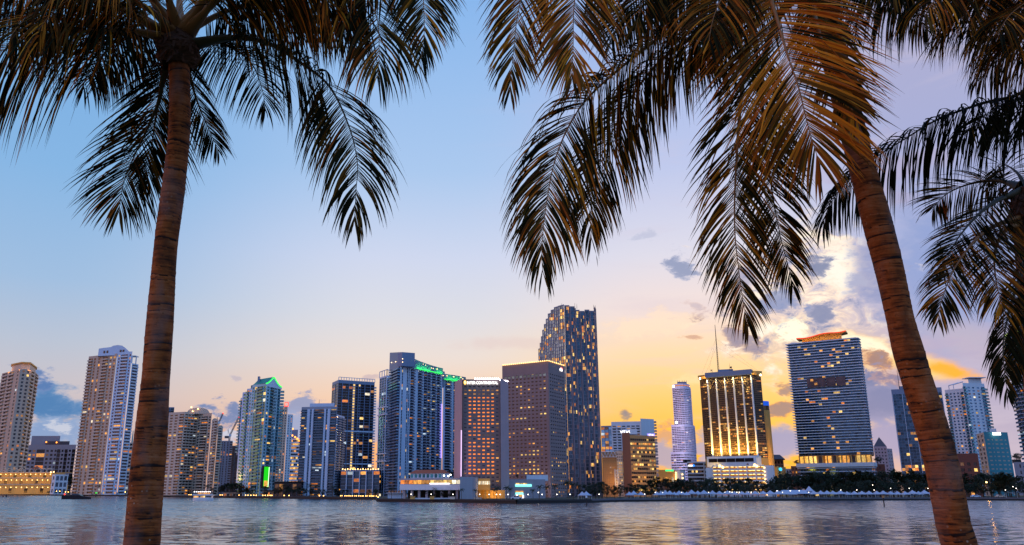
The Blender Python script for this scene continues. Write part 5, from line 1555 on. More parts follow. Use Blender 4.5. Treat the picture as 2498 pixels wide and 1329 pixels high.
def b_striped():
    Y = 745
    T = Tower('condo_tower', 'tall dark blue tower striped by white floor edges with wavy gold crown', 'tower', 2040, Y)
    nf = 46
    a, b_, c = T.corner(1922, 838, Y + 18), T.corner(2089, 823, Y - 16), T.corner(2098, 828, Y + 4)
    top = zt(830, Y)
    zp0, zp1 = zt(1133, Y), zt(1110, Y)
    cells = ' '.join(['g1'] * 22)
    kw = dict(glass=g_navy, lit=lambda v, u: 0.06 if 0.1 < u < 0.9 else 0.02, run=0.15, lits=[AMBER, AMBER, YELLOW, YELLOW, ORANGE])
    T.body([a, b_, c], top, nf - 4, [cells, 'g1 g1'], steelblue, z0=zp1, parapet=1.0, back=20, **kw)
    T.body([a, b_, c], zp0, 9, [cells, 'g1 g1'], steelblue, parapet=0.4, back=20, **{**kw, 'lit': 0.10})
    fh = (top - 1 - zp1) / (nf - 4)
    zs = [zp1 + fh * k for k in range(1, nf - 3)] + [1.6 + (zp0 - 1.6) / 9 * k for k in range(1, 10)]
    A, B2, C2 = Vector(a), Vector(b_), Vector(c)
    u = (B2 - A).normalized(); n = Vector((u.y, -u.x)); rz = atan2(u.y, u.x); L = (B2 - A).length
    for z in zs:
        q = (A + B2) / 2 - n * 4.0
        me = unit_mesh(('floor_slab', 50), lambda m_: (m_.box((0, 0, 0), L / 2 + 2.0, 6.2, 0.16, white), m_.box((0, -6.2, 0.0), L / 2 + 2.0, 0.12, 0.3, bluewhite)))
        place_mesh('floor_slab', me, T.root, (*q, z), rz)
    # tall amenity level lit gold
    mb = MB(); mid = (A + B2) / 2 - n * 6
    mb.box((*mid, (zp0 + zp1) / 2), L / 2 - 1, 0.6, (zp1 - zp0) / 2, gold_wall, rz); mb.build('lobby_wall', T.root)
    for t, w, m in ((0.06, 3.2, GOLD), (0.17, 4.2, YELLOW), (0.30, 1.8, mural), (0.41, 2.6, AMBER), (0.52, 3, mural), (0.58, 1.6, GOLD), (0.66, 2.6, AMBER), (0.74, 3.6, mural), (0.855, 4.4, YELLOW), (0.955, 3.2, GOLD)):
        q = A.lerp(B2, t) - n * 2
        mb = MB(); mb.box((*q, (zp0 + zp1) / 2 + 0.3), w, 0.3, (zp1 - zp0) / 2 * 0.8, m, rz); mb.build('lobby_window' if m is not mural else 'mural', T.root)
    for i in range(16):
        q = A.lerp(B2, i / 15) - n * 0.6
        me = unit_mesh(('column', 50), lambda m_: m_.box((0, 0, 0), 0.5, 0.5, (zp1 - zp0) / 2, gold_wall))
        place_mesh('column', me, T.root, (*q, (zp0 + zp1) / 2), rz)
    for t in (0.08, 0.2, 0.42, 0.6, 0.84, 0.95):
        q = A.lerp(B2, t) - n * 1.2
        flood(T.root, (*q, zp1 - 0.8), (*(q - n * 3), zp0), 1500, (1.0, 0.55, 0.1), (6, 2))
    mb = MB(); q = (A + B2) / 2 - n * 3.6
    mb.box((*q, zp0 - 0.3), L / 2 + 2.6, 7, 1.7, white, rz); mb.build('terrace_slab', T.root)
    # dark mural panel high on the front
    p0, p1 = at(1974, 940, Y), at(2056, 920, Y)
    zz0, zz1 = zt(943, Y), zt(921, Y)
    t0, t1 = (p0.x - at(1928, 930, Y).x) / L + 0.0, 0
    for i in range(4):
        t = 0.30 + 0.14 * i
        q = A.lerp(B2, t) + n * 2.4
        mb = MB(); mb.box((*q, (zz0 + zz1) / 2), L * 0.066, 0.15, (zz1 - zz0) / 2, mural, rz); mb.build('mural', T.root)
    for px, py in ((1984, 926), (1994, 935)):
        mb = MB(); p = at(px, py, Y - 1); mb.box((p.x, p.y - 2.5 + 6, p.z), 1.2, 0.1, 1.0, AMBER, rz); mb.build('window', T.root, label='lit window')
    # wavy crown
    ca, cb = Vector(T.corner(1942, 820, Y + 12)), Vector(T.corner(2063, 806, Y - 10))
    mb = MB(); N = 24; zb = top - 0.6
    uu = (cb - ca).normalized(); nn = Vector((uu.y, -uu.x))
    def hz(t): return zt(821 - 2.6 * t * 1.0, Y) + (2.9 * t) + 0.7 * sin(t * 2 * pi * 1.5 + 2.6)
    inner = [(0.10 + 0.8 * i / N) for i in range(N + 1)]
    for t0, t1 in zip(inner, inner[1:]):
        p, q = ca.lerp(cb, t0) - nn * 3, ca.lerp(cb, t1) - nn * 3
        mb.face([(*p, zb), (*q, zb), (*q, hz(t1) - 0.6), (*p, hz(t0) - 0.6)], gold_wall)
    mb.build('crown_wall', T.root)
    mb = MB(); mm = MB()
    for i in range(N):
        t0, t1 = i / N, (i + 1) / N
        p, q = ca.lerp(cb, t0), ca.lerp(cb, t1); z0_, z1_ = hz(t0), hz(t1)
        for (o0, o1, za, zc_) in ((0, 0, -0.9, 0.4),):
            mb.face([(*p, z0_ - 0.9), (*q, z1_ - 0.9), (*q, z1_ + 0.4), (*p, z0_ + 0.4)], gold_wall)
            mb.face([(*p, z0_ + 0.4), (*q, z1_ + 0.4), (*(q - nn * 14), z1_ + 0.4), (*(p - nn * 14), z0_ + 0.4)], terracotta)
            mb.face([(*q, z1_ - 0.9), (*p, z0_ - 0.9), (*(p - nn * 14), z0_ - 0.9), (*(q - nn * 14), z1_ - 0.9)], gold_wall)
        mm.bar((*(p + nn * 0.3), z0_ + 0.1), (*(q + nn * 0.3), z1_ + 0.1), 0.4, lamp_mat('red neon', (1.0, 0.07, 0.02), 1.3), 5)
    for t in (0, 1):
        p = ca.lerp(cb, t); z0_ = hz(t)
        mb.face([(*p, z0_ - 0.9), (*p, z0_ + 0.4), (*(p - nn * 14), z0_ + 0.4), (*(p - nn * 14), z0_ - 0.9)], gold_wall)
    mb.build('crown', T.root); mm.build('neon_strip', T.root)
    q = ca.lerp(cb, 0.5) - nn * 0.6
    flood(T.root, (*q, top + 0.6), (*(q - nn * 2.4), top + 6), 5000, (1.0, 0.5, 0.06), (36, 0.5))
    T.finish()
b_striped()

def b_far_right():
    Y = 1050
    T = Tower('courthouse', 'old stone tower with dark pyramid roof right of the striped tower', 'building', 2150, Y)
    z = zt(1089, Y)
    P, bk = T.body([(2131, 1089, Y), (2163, 1089, Y - 4)], z, 14, ['p.4 w.6 p.5 w.6 p.5 w.6 p.5 w.6 p.4'], mauve_pale, glass=g_black, lit=0.05, hw=0.4, back=18)
    T.body([tuple(Vector(P[1]) + Vector((0.2, 0.5))), (2176, 1095, Y + 6)], zt(1094, Y), 13, ['p.4 w.6 p.5 w.6 p.4'], mauve_pale, glass=g_black, lit=0.05, hw=0.4, back=18)
    mb = MB(); c4 = [Vector(P[0]), Vector(P[1]), Vector(bk[0]), Vector(bk[1])]; cen = sum(c4, Vector((0, 0))) / 4
    ap = (cen.x, cen.y, zt(1066, Y + 8))
    for i in range(4): mb.face([(*c4[i], z - 0.1), (*c4[(i + 1) % 4], z - 0.1), ap], darkgrey)
    mb.build('pyramid_roof', T.root); T.finish()
    Y = 870
    T = Tower('rust_block', 'small rust red block with roof trees beside the striped tower', 'building', 2150, Y - 60)
    T.body([(2133, 1132, Y - 60), (2158, 1132, Y - 60)], zt(1132, Y - 60), 6, ['p1 w.3 p1'], rust, lit=0.0, back=20)
    T.finish()
    Y = 850
    T = Tower('office_tower', 'navy glass tower with white ribs half hidden by the leaning palm trunk', 'tower', 2250, Y)
    top = zt(946, Y)
    T.body([(2174, 953, Y + 14), (2296, 942, Y - 6)], top, 34, ['p.12 ' + ' '.join(['v.16 g1 p.03 g1 p.03 g1'] * 5) + ' v.2'], steelblue, glass=g_navy, alt=bluewhite, lit=0.02, run=0.7, lits=MIX_OFF,
           litrow={8: .35, 9: .4, 16: .3, 20: .1, 27: .2, 30: .3}, parapet=5, back=24)
    pen(T, [(2193, 944, Y + 18), (2216, 942, Y + 14)], top - 0.3, zt(941, Y + 14), steelblue)
    for px, py, r in ((2188, 902, 0.35), (2200, 925, 0.2), (2202, 930, 0.2), (2276, 937, 0.6)): antenna(T, px, Y + 8, top - 0.2, py, r)
    T.finish()
    Y = 800
    T = Tower('condo_tower', 'white condo tower with tall right wing and roof canopies right of leaning palm', 'tower', 2350, Y)
    kw = dict(glass=g_blue, lit=0.11, lits=MIX_RES, railm=g_teal, balm=bluewhite)
    z = zt(947, Y)
    T.body([(2304, 949, Y + 14), (2349, 947, Y)], z, 33, ['b1 p.4 w.9 p.35 w.9 p.35 w.9 p.4 b1'], white, hw=0.5, parapet=3, back=18, **kw)
    z2 = zt(935, Y)
    P, bk = T.body([(2348, 936, Y - 4), (2401, 937, Y + 2)], z2, 34, ['b.8 p.4 w.9 p.4 w.9 p.5 w.9 p.4 b1.2'], white, hw=0.5, parapet=3, back=18, **kw)
    u = Vector(P[1]).normalized(); rz = atan2(u.y, u.x); fh = (z2 - 4.6) / 34
    for k in range(34):
        q = Vector(P[1]) + u * 4; T.bal.append(((q.x, q.y, 1.6 + fh * k), rz, 6.0, 2.4, fh, cream, None))
    pen(T, [(2361, 923, Y + 4), (2393, 924, Y + 6)], z2 - 0.5, zt(923, Y + 4), white, 10)
    mb = MB(); p = at(2380, 921, Y + 4); mb.box((p.x, p.y + 3, zt(922, Y + 4) + 0.3), 8.5, 6, 0.35, white); mb.build('canopy', T.root)
    mb = MB()
    a, c = at(2325, 938, Y + 4), at(2349, 931, Y + 2)
    mb.bar(a, c, 0.5, white); mb.bar((a.x, a.y, z), a, 0.4, white); mb.bar((a.x, a.y + 8, z), (a.x, a.y + 8, a.z), 0.4, white); mb.bar((a.x, a.y + 8, a.z), (c.x, c.y + 8, c.z), 0.5, white)
    for k in range(4):
        q = a.lerp(c, k / 4); mb.bar(q, (q.x, q.y + 8, q.z), 0.25, white)
    mb.build('pergola', T.root); T.finish()
    Y = 700
    T = Tower('hotel_block', 'teal painted hotel block with white lit sign and beige side', 'building', 2430, Y)
    z = zt(1054, Y)
    P, bk = T.body([(2382, 1063, Y + 26), (2399, 1054, Y), (2457, 1054, Y + 6)], z, 14, ['p.2 w.7 p.3 w.7 p.3', None], cream, lit=0.08, back=16)
    A = Vector(P[1]) + Vector((0.02, -0.12)); C = Vector(P[2]) + Vector((0.05, -0.12))
    T.body([tuple(A), tuple(C)], z + 0.3, 14, ['p.5 w1 p.35 w.5 p.35 w1 p.3 w1 p.35 w.7 p.5'], teal_wall, glass=g_navy, lit=0.36, run=0.3, hw=0.3, parapet=4.5, lits=[AMBER, YELLOW, ORANGE, DIM], back=16)
    mb = MB(); p = at(2431, 1058, Y); mb.box((p.x, p.y - 3.2 + 3, p.z), 3.4, 0.2, 1.2, L_SIGN); mb.build('sign', T.root, label='white lit sign panel')
    pen(T, [(2414, 1046, Y + 8), (2430, 1046, Y + 8)], z, zt(1045, Y + 8), white, 6)
    T.finish()
    Y = 640
    T = Tower('dark_block', 'low dark building with a few lamps under the white condo tower', 'building', 2350, Y)
    T.body([(2318, 1106, Y), (2385, 1107, Y)], zt(1106, Y), 6, ['p.3 w1 p.3 w1 p.3 w1 p.3 w1 p.3'], rust, glass=g_black, lit=0.25, parapet=6, back=20)
    T.finish()
    Y = 900
    T = Tower('pink_block', 'small pinkish block at the right edge behind the trees', 'building', 2490, Y)
    T.body([(2472, 1127, Y), (2520, 1127, Y)], zt(1127, Y), 5, ['p1 w.4 p1 w.4 p1'], mauve_pale, lit=0.0, back=20)
    mb = MB(); p = at(2487, 1121, Y); mb.box((p.x, Y + 5, zt(1127, Y) + 1), 3, 3, 2, black_metal); mb.build('roof_house', T.root)
    T.finish()
    Y = 640
    T = Tower('condo_tower', 'curved balcony tower cut by right photo edge with lit green top', 'tower', 2500, Y)
    z = zt(808, Y)
    pts = [(2447, 812, Y + 22), (2462, 809, Y + 4), (2486, 808, Y - 4), (2520, 808, Y - 2)]
    P, bk = T.body(pts, z, 40, ['b1', 'b1 p.15', 'b1 p.1 b1 p.1 b1'], steelblue, glass=g_teal, lit=0.12, railm=g_blue, balm=bluewhite, proj=1.8, parapet=2, back=20)
    for a, c in zip(P, P[1:]):
        A, C = Vector(a) * 0.998, Vector(c) * 0.998
        mb = MB(); mb.bar((*A, z - 0.6), (*C, z - 0.6), 0.7, lamp_mat('yellow green roof light', (0.75, 1.0, 0.25), 1.5)); mb.build('light_tube', T.root)
    T.finish()
b_far_right()

# ---- lit hotel terraces and the little white house at the left shore
def b_left_shore():
    Y = 1290
    T = Tower('terraced_clubhouse', 'gold lit terraced clubhouse with arches at the far left shore', 'building', 70, Y)
    zs = [LANDZ, zt(1182, Y), zt(1166, Y), zt(1152, Y)]
    xs = [(-60, 133), (-60, 130), (-60, 122)]
    for i in range(3):
        y = Y + 14 * i
        x0, x1 = gx(xs[i][0], y), gx(xs[i][1], y)
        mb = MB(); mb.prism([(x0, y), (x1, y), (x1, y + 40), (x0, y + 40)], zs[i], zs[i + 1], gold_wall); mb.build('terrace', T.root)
        mb = MB(); mb.box(((x0 + x1) / 2, y - 0.4, zs[i + 1] + 0.5), (x1 - x0) / 2, 0.3, 0.5, cream); mb.build('parapet', T.root)
        n = 15
        for k in range(n):
            x = x0 + (x1 - x0) * (k + 0.5) / n
            me = unit_mesh(('arched_opening', i), lambda m_: m_.box((0, 0, 0), 2.3, 0.2, (zs[i + 1] - zs[i]) * 0.22, g_bronze))
            if (k + i) % 3 == 0: place_mesh('opening', me, T.root, (x, y - 0.15, zs[i] + (zs[i + 1] - zs[i]) * 0.4), 0)
            me = unit_mesh(('wall_lamp', 1), lambda m_: m_.sphere((0, 0, 0), 0.62, L_WARM, 6, 4))
            place_mesh('lamp', me, T.root, (x + 2, y - 2.2, zs[i] + (zs[i + 1] - zs[i]) * 0.72), 0)
        for k in range(3):
            x = gx(8 + 48 * k, y)
            flood(T.root, (x, y - 9, zs[i] + 4), (x, y, zs[i] + 4), 5200, (1.0, 0.55, 0.06), (26, 2))
    # arcade on top
    y = Y + 34
    for k in range(9):
        x = gx(2 + 14 * k, y)
        mb = MB()
        for i in range(8):
            a0, a1 = pi * i / 8, pi * (i + 1) / 8
            mb.bar((x + 4 * cos(a0), y, zs[3] + 4 + 3 * sin(a0)), (x + 4 * cos(a1), y, zs[3] + 4 + 3 * sin(a1)), 0.6, cream)
        for e in (-4, 4): mb.bar((x + e, y, zs[3]), (x + e, y, zs[3] + 4), 0.6, cream)
        mb.build('arch', T.root)
        flood(T.root, (x, y - 3, zs[3] + 1), (x, y, zs[3] + 5), 500, (1.0, 0.5, 0.06), (3, 1)) if k % 2 else None
    x0, x1 = gx(70, y), gx(88, y)
    mb = MB(); zc = zs[3] + 6
    mb.face([(x0, y - 3, zc), (x1, y - 3, zc), ((x0 + x1) / 2, y + 3, zc + 5)], terracotta); mb.face([(x1, y - 3, zc), (x1, y + 9, zc), ((x0 + x1) / 2, y + 3, zc + 5)], terracotta)
    mb.face([(x1, y + 9, zc), (x0, y + 9, zc), ((x0 + x1) / 2, y + 3, zc + 5)], terracotta); mb.face([(x0, y + 9, zc), (x0, y - 3, zc), ((x0 + x1) / 2, y + 3, zc + 5)], terracotta)
    mb.build('pavilion_roof', T.root)
    T.finish()
    Y = 1230
    T = Tower('waterfront_house', 'two storey white house with square windows beside the gold terraces', 'house', 150, Y)
    z = zt(1157, Y)
    T.body([(128, 1157, Y + 10), (136, 1157, Y), (167, 1158, Y + 6)], z, 3, ['p.3 w1 p.3', 'p.15 s1 p.1 s1 p.1 s1 p.15'], white, glass=g_navy, lit=0, parapet=1, back=16)
    mb = MB(); p = at(146, 1153, Y); mb.box((gx(145, Y), Y + 8, z + 2.6), 9, 6, 0.4, gold_wall); mb.build('canopy', T.root)
    bulbs(T, [at(124, 1152, Y), at(131, 1151, Y)], L_WARM, 1.0)
    T.finish()
    for (x0, x1, py, Y, lbl) in ((668, 735, 1176, 690, 'dark open sided restaurant with orange lights right of the green screen'), (545, 592, 1200, 740, 'small lit pavilion under trees left of the green roofed tower'), (640, 668, 1197, 720, 'small pale lit entrance pavilion under the green screen')):
        T = Tower('restaurant_pavilion', lbl, 'pavilion', (x0 + x1) / 2, Y)
        a, c = T.corner(x0, 1195, Y), T.corner(x1, 1195, Y)
        z = zt(py, Y); nfl = 2 if z > 8 else 1
        T.body([a, c], z, nfl, ['p.2 ' + ' '.join(['g1 p.15'] * 6)], darkgrey if nfl == 2 else cream, glass=g_black, lit=0.4, lits=[ORANGE, AMBER, DIM], back=12)
        mb = MB(); A, C = Vector(a), Vector(c); mid = (A + C) / 2
        mb.box((mid.x, mid.y + 3, z + 0.3), (C - A).length / 2 + 1.5, 6, 0.25, black_metal); mb.build('roof', T.root)
        T.finish()
b_left_shore()

# ------------------------------------------------------------------ trees along the far shore
def leaf_mat(name, col, var=0.5, trans=0.25, rough=0.55, spec=0.15):
    if name in MATS: return MATS[name]
    m, b, out = mat_new(name)
    geo = b.new('ShaderNodeNewGeometry'); oi = b.new('ShaderNodeObjectInfo')
    r = b.m('FRACT', b.m('ADD', geo.outputs['Random Per Island'], oi.outputs['Random']))
    n = b.noise(geo.outputs['Position'], 1.3, 2)
    f = b.m('ADD', b.m('MULTIPLY', r, var * 1.3), b.m('ADD', b.m('MULTIPLY', n, var), 1.0 - var))
    hsv = b.new('ShaderNodeHueSaturation'); b.put(hsv.inputs['Color'], col); b.put(hsv.inputs['Value'], f)
    b.put(hsv.inputs['Hue'], b.m('ADD', 0.485, b.m('MULTIPLY', r, 0.03)))
    p = b.new('ShaderNodeBsdfPrincipled'); b.put(p.inputs['Base Color'], hsv.outputs[0]); p.inputs['Roughness'].default_value = rough
    p.inputs['Specular IOR Level'].default_value = spec
    t = b.new('ShaderNodeBsdfTranslucent'); b.put(t.inputs[0], hsv.outputs[0])
    mx = b.new('ShaderNodeMixShader'); mx.inputs[0].default_value = trans
    b.nt.links.new(p.outputs[0], mx.inputs[1]); b.nt.links.new(t.outputs[0], mx.inputs[2])
    b.put(out.inputs[0], mx.outputs[0])
    MATS[name] = m
    return m
tree_leaf = leaf_mat('dark tree leaves', (0.018, 0.024, 0.010), 0.6, 0.05)
tree_bark = wall_mat('tree bark', (0.09, 0.065, 0.045), scale=1.0)
far_frond = leaf_mat('far palm leaves', (0.028, 0.036, 0.015), 0.5, 0.1)

def broad_tree(seed, H, R):
    """tapered trunk with limbs and a crown of many leaf clumps"""
    rnd = random.Random(seed)
    tr, cr = MB(), MB()
    tr.bar((0, 0, 0), (0.15, 0, H * 0.35), H * 0.03, tree_bark, 6, H * 0.02)
    tips = []
    for i in range(7):
        an = i * 2.4 + rnd.random(); rr = R * rnd.uniform(0.35, 0.8)
        tip = Vector((rr * cos(an), rr * sin(an), H * rnd.uniform(0.5, 0.85)))
        tr.bar((0.15, 0, H * 0.33), tip, H * 0.014, tree_bark, 4, H * 0.004); tips.append(tip)
    clumps = []
    for i in range(26):
        an = rnd.random() * 6.28; t = rnd.random() ** 0.6
        z = rnd.uniform(-1, 1)
        w = sqrt(max(0.05, 1 - z * z))
        clumps.append((Vector((R * t * w * cos(an), R * t * w * sin(an), H * 0.62 + H * 0.33 * z * rnd.uniform(0.7, 1.05))), R * rnd.uniform(0.16, 0.34)))
    for c, r in clumps:
        for k in range(34):
            d = Vector((rnd.gauss(0, 1), rnd.gauss(0, 1), rnd.gauss(0, 0.7)))
            d = d.normalized() * r * rnd.uniform(0.3, 1.15)
            p = c + d; s_ = rnd.uniform(0.22, 0.5) * (H / 11)
            a = Vector((rnd.gauss(0, 1), rnd.gauss(0, 1), rnd.gauss(0, 0.6))).normalized() * s_
            b_ = a.orthogonal().normalized() * s_ * 0.6
            cr.face([p - a, p + b_, p + a, p - b_], tree_leaf, weld=False)
    return tr, cr

def far_palm(seed, H, L):
    rnd = random.Random(seed)
    tr, cr = MB(), MB()
    lean = Vector((rnd.uniform(-0.6, 0.6), 0, 0)); pts = [Vector((0, 0, 0)) + lean * t * t + Vector((0, 0, H * t)) for t in (0, .25, .5, .75, 1)]
    for a, b_ in zip(pts, pts[1:]): tr.bar(a, b_, 0.24, tree_bark, 6, 0.2)
    for i in range(20):
        an = i * 2.4; e = rnd.uniform(-0.5, 1.1)
        p = pts[-1].copy(); d = Vector((cos(an) * cos(e), sin(an) * cos(e), sin(e)))
        ps = [p.copy()]
        for k in range(7):
            p = p + d * (L / 7); d = (d + Vector((0, 0, -0.26))).normalized(); ps.append(p.copy())
        for k in range(1, 8):
            a, b_ = ps[k - 1], ps[k]; t = (b_ - a).normalized(); sd = t.cross(Vector((0, 0, 1)))
            if sd.length < 0.05: continue
            sd.normalize()
            for j in range(3):
                q = a.lerp(b_, j / 3)
                for e2 in (-1, 1):
                    ln = L * 0.2 * (1 - 0.5 * k / 8) * rnd.uniform(0.8, 1.2)
                    tip = q + sd * e2 * ln * 0.7 + t * ln * 0.5 + Vector((0, 0, -ln * 0.75))
                    cr.face([q - t * 0.07, q + t * 0.07, tip], far_frond, weld=False)
    return tr, cr

class Proto:
    def __init__(s, parts): s.parts = [(n, MBmesh(mb, n)) for n, mb in parts]
def MBmesh(mb, n):
    me = bpy.data.meshes.new(n); me.from_pydata(mb.v, [], mb.f)
    for m in mb.mats: me.materials.append(m)
    me.polygons.foreach_set('material_index', mb.mi); me.update()
    return me
BROAD = [Proto(list(zip(('trunk', 'crown'), broad_tree(k, 11, r)))) for k, r in ((1, 5.2), (2, 4.4), (3, 6.0), (4, 3.6), (5, 5.0))]
PALMP = [Proto(list(zip(('trunk', 'crown'), far_palm(k, 8, 3.4)))) for k in (11, 12, 13)]
def plant(proto, name, label, cat, group, px, Y, h, href, rz):
    t = thing(name, label, cat, (gx(px, Y), Y, LANDZ), group)
    s_ = h / href
    t.scale = (s_, s_, s_); t.rotation_euler = (0, 0, rz)
    for n, me in proto.parts:
        o = bpy.data.objects.new(n, me); o.parent = t; COL.objects.link(o)
    return t

def trees():
    rnd = random.Random(5)
    def topz(py, Y): return zt(py, Y) - LANDZ
    # (px from, px to, step, crown top in the photograph, distance behind the wall)
    rows = [(1425, 1480, 14, 1186, 26), (1480, 1600, 15, 1190, 22), (1590, 1660, 17, 1178, 40), (1655, 1830, 16, 1178, 46), (1800, 1900, 16, 1183, 34), (1890, 1990, 15, 1166, 50), (1975, 2130, 15, 1160, 60),
            (2100, 2310, 16, 1158, 52), (2330, 2500, 16, 1166, 44), (2340, 2500, 20, 1184, 24), (2000, 2290, 22, 1182, 26), (1660, 1900, 24, 1192, 24)]
    for x0, x1, st, top, back in rows:
        x = x0
        while x < x1:
            Y = shore_Y(x) + back + rnd.uniform(-8, 8)
            h = topz(top - 10 + rnd.uniform(-5, 7), Y)
            plant(BROAD[rnd.randrange(5)], 'park_tree', 'dark broadleaf tree in the dense park row behind the white tents', 'tree', 'broadleaf trees in the waterfront park', x, Y, h, 11 * 0.98, rnd.random() * 6.28)
            x += st * rnd.uniform(0.75, 1.25)
    spots = [(540, 1184, 12), (548, 1180, 14), (556, 1178, 20), (566, 1178, 16), (576, 1177, 18), (586, 1179, 14), (594, 1182, 12), (602, 1190, 10), (670, 1190, 12), (684, 1186, 12), (742, 1190, 12), (776, 1192, 12), (790, 1193, 10), (820, 1192, 10), (836, 1194, 8), (916, 1192, 10), (602, 1190, 10), (612, 1192, 10), (700, 1186, 14), (715, 1184, 16), (730, 1188, 14), (460, 1192, 20), (520, 1190, 20),
             (200, 1180, 30), (215, 1181, 24), (188, 1186, 20), (395, 1193, 20), (170, 1160, 260), (1003, 1194, 16), (1020, 1193, 14), (1040, 1195, 15), (1060, 1194, 16), (1080, 1195, 14), (1100, 1196, 14), (650, 1196, 16), (760, 1192, 18), (845, 1194, 16), (900, 1194, 16)]
    for px, top, back in spots:
        Y = shore_Y(px) + back; h = topz(top, Y)
        plant(BROAD[rnd.randrange(5)], 'shore_tree', 'dark round tree at the foot of the condo towers on the left shore', 'tree', 'trees under the left shore towers', px, Y, h, 11 * 0.98, rnd.random() * 6)
    for i, px in enumerate((30, 48, 66, 84, 100, 118)):
        Y = shore_Y(px) + 20
        plant(BROAD[i % 5], 'shore_bush', 'dark clipped bush in front of the gold lit terraces', 'bush', 'bushes in front of the terraces', px + rnd.uniform(-4, 4), Y, topz(1196, Y), 11, rnd.random() * 6)
    pal = [(1126, 1191, 8), (1160, 1192, 8), (1212, 1186, 20), (1236, 1185, 24), (1244, 1189, 18), (1205, 1191, 14), (1316, 1182, 24), (1334, 1184, 30), (1354, 1180, 26), (1384, 1172, 40), (1398, 1176, 34), (1412, 1180, 30), (1300, 1192, 18),
           (980, 1186, 16), (1010, 1188, 18), (1062, 1188, 16), (1728, 1165, 34), (1736, 1168, 30), (1744, 1166, 36), (1820, 1180, 24), (1836, 1180, 22), (2005, 1152, 60), (2190, 1148, 70), (2438, 1152, 50), (2462, 1156, 46), (2480, 1160, 40), (756, 1180, 18), (770, 1182, 20), (812, 1184, 22), (1460, 1192, 16), (1575, 1182, 30), (645, 1184, 16), (505, 1182, 18), (560, 1186, 16),
           (20, 1170, 30), (52, 1172, 40), (108, 1166, 44), (240, 1180, 14), (955, 1188, 20), (690, 1180, 22)]
    for px, top, back in pal:
        Y = shore_Y(px) + back; h = topz(top, Y)
        plant(PALMP[rnd.randrange(3)], 'palm_tree', 'small dark palm tree along the far waterfront', 'palm', 'palms along the far waterfront', px, Y, max(h, 3), 9.2, rnd.random() * 6)
    # garden trees on the terraces of the hotel
    for px, py, Y in ((1096, 1146, 500), (1108, 1143, 505), (1118, 1146, 500), (1084, 1150, 480), (1064, 1154, 480)):
        z = zt(1166, 440)
        t = plant(BROAD[rnd.randrange(5)], 'terrace_tree', 'dark tree on the roof terrace between swooping tower and mauve hotel', 'tree', 'trees on the hotel roof terrace', px, Y, zt(py, Y) - z, 11, rnd.random() * 6)
        t.location.z = z
    for px, py, yb, Y, lbl in ((1295, 1154, 1169, 490, 'dark tree on the pale arcade roof'), (1262, 1156, 1169, 490, 'slim dark tree at the left end of the arcade roof')):
        t = plant(BROAD[2 if px > 1280 else 3], 'roof_tree', lbl, 'tree', None, px, Y, zt(py, Y) - zt(yb, 472), 11, 1.0); t.location.z = zt(yb, 472)
    for px, py, yb, Y, lbl in ((2150, 1112, 1133, 812, 'umbrella shaped dark tree on the rust red block roof'), (1950, 1120, 1137, 858, 'dark tree on the roof left of the striped tower'), (2494, 1103, 1128, 905, 'dark tree on the pink block roof at the right edge')):
        t = plant(BROAD[0], 'roof_tree', lbl, 'tree', None, px, Y, (zt(py, Y) - zt(yb, Y)), 11, 1.0); t.location.z = zt(yb, Y)
        t.scale.x *= 1.7; t.scale.y *= 1.4
trees()

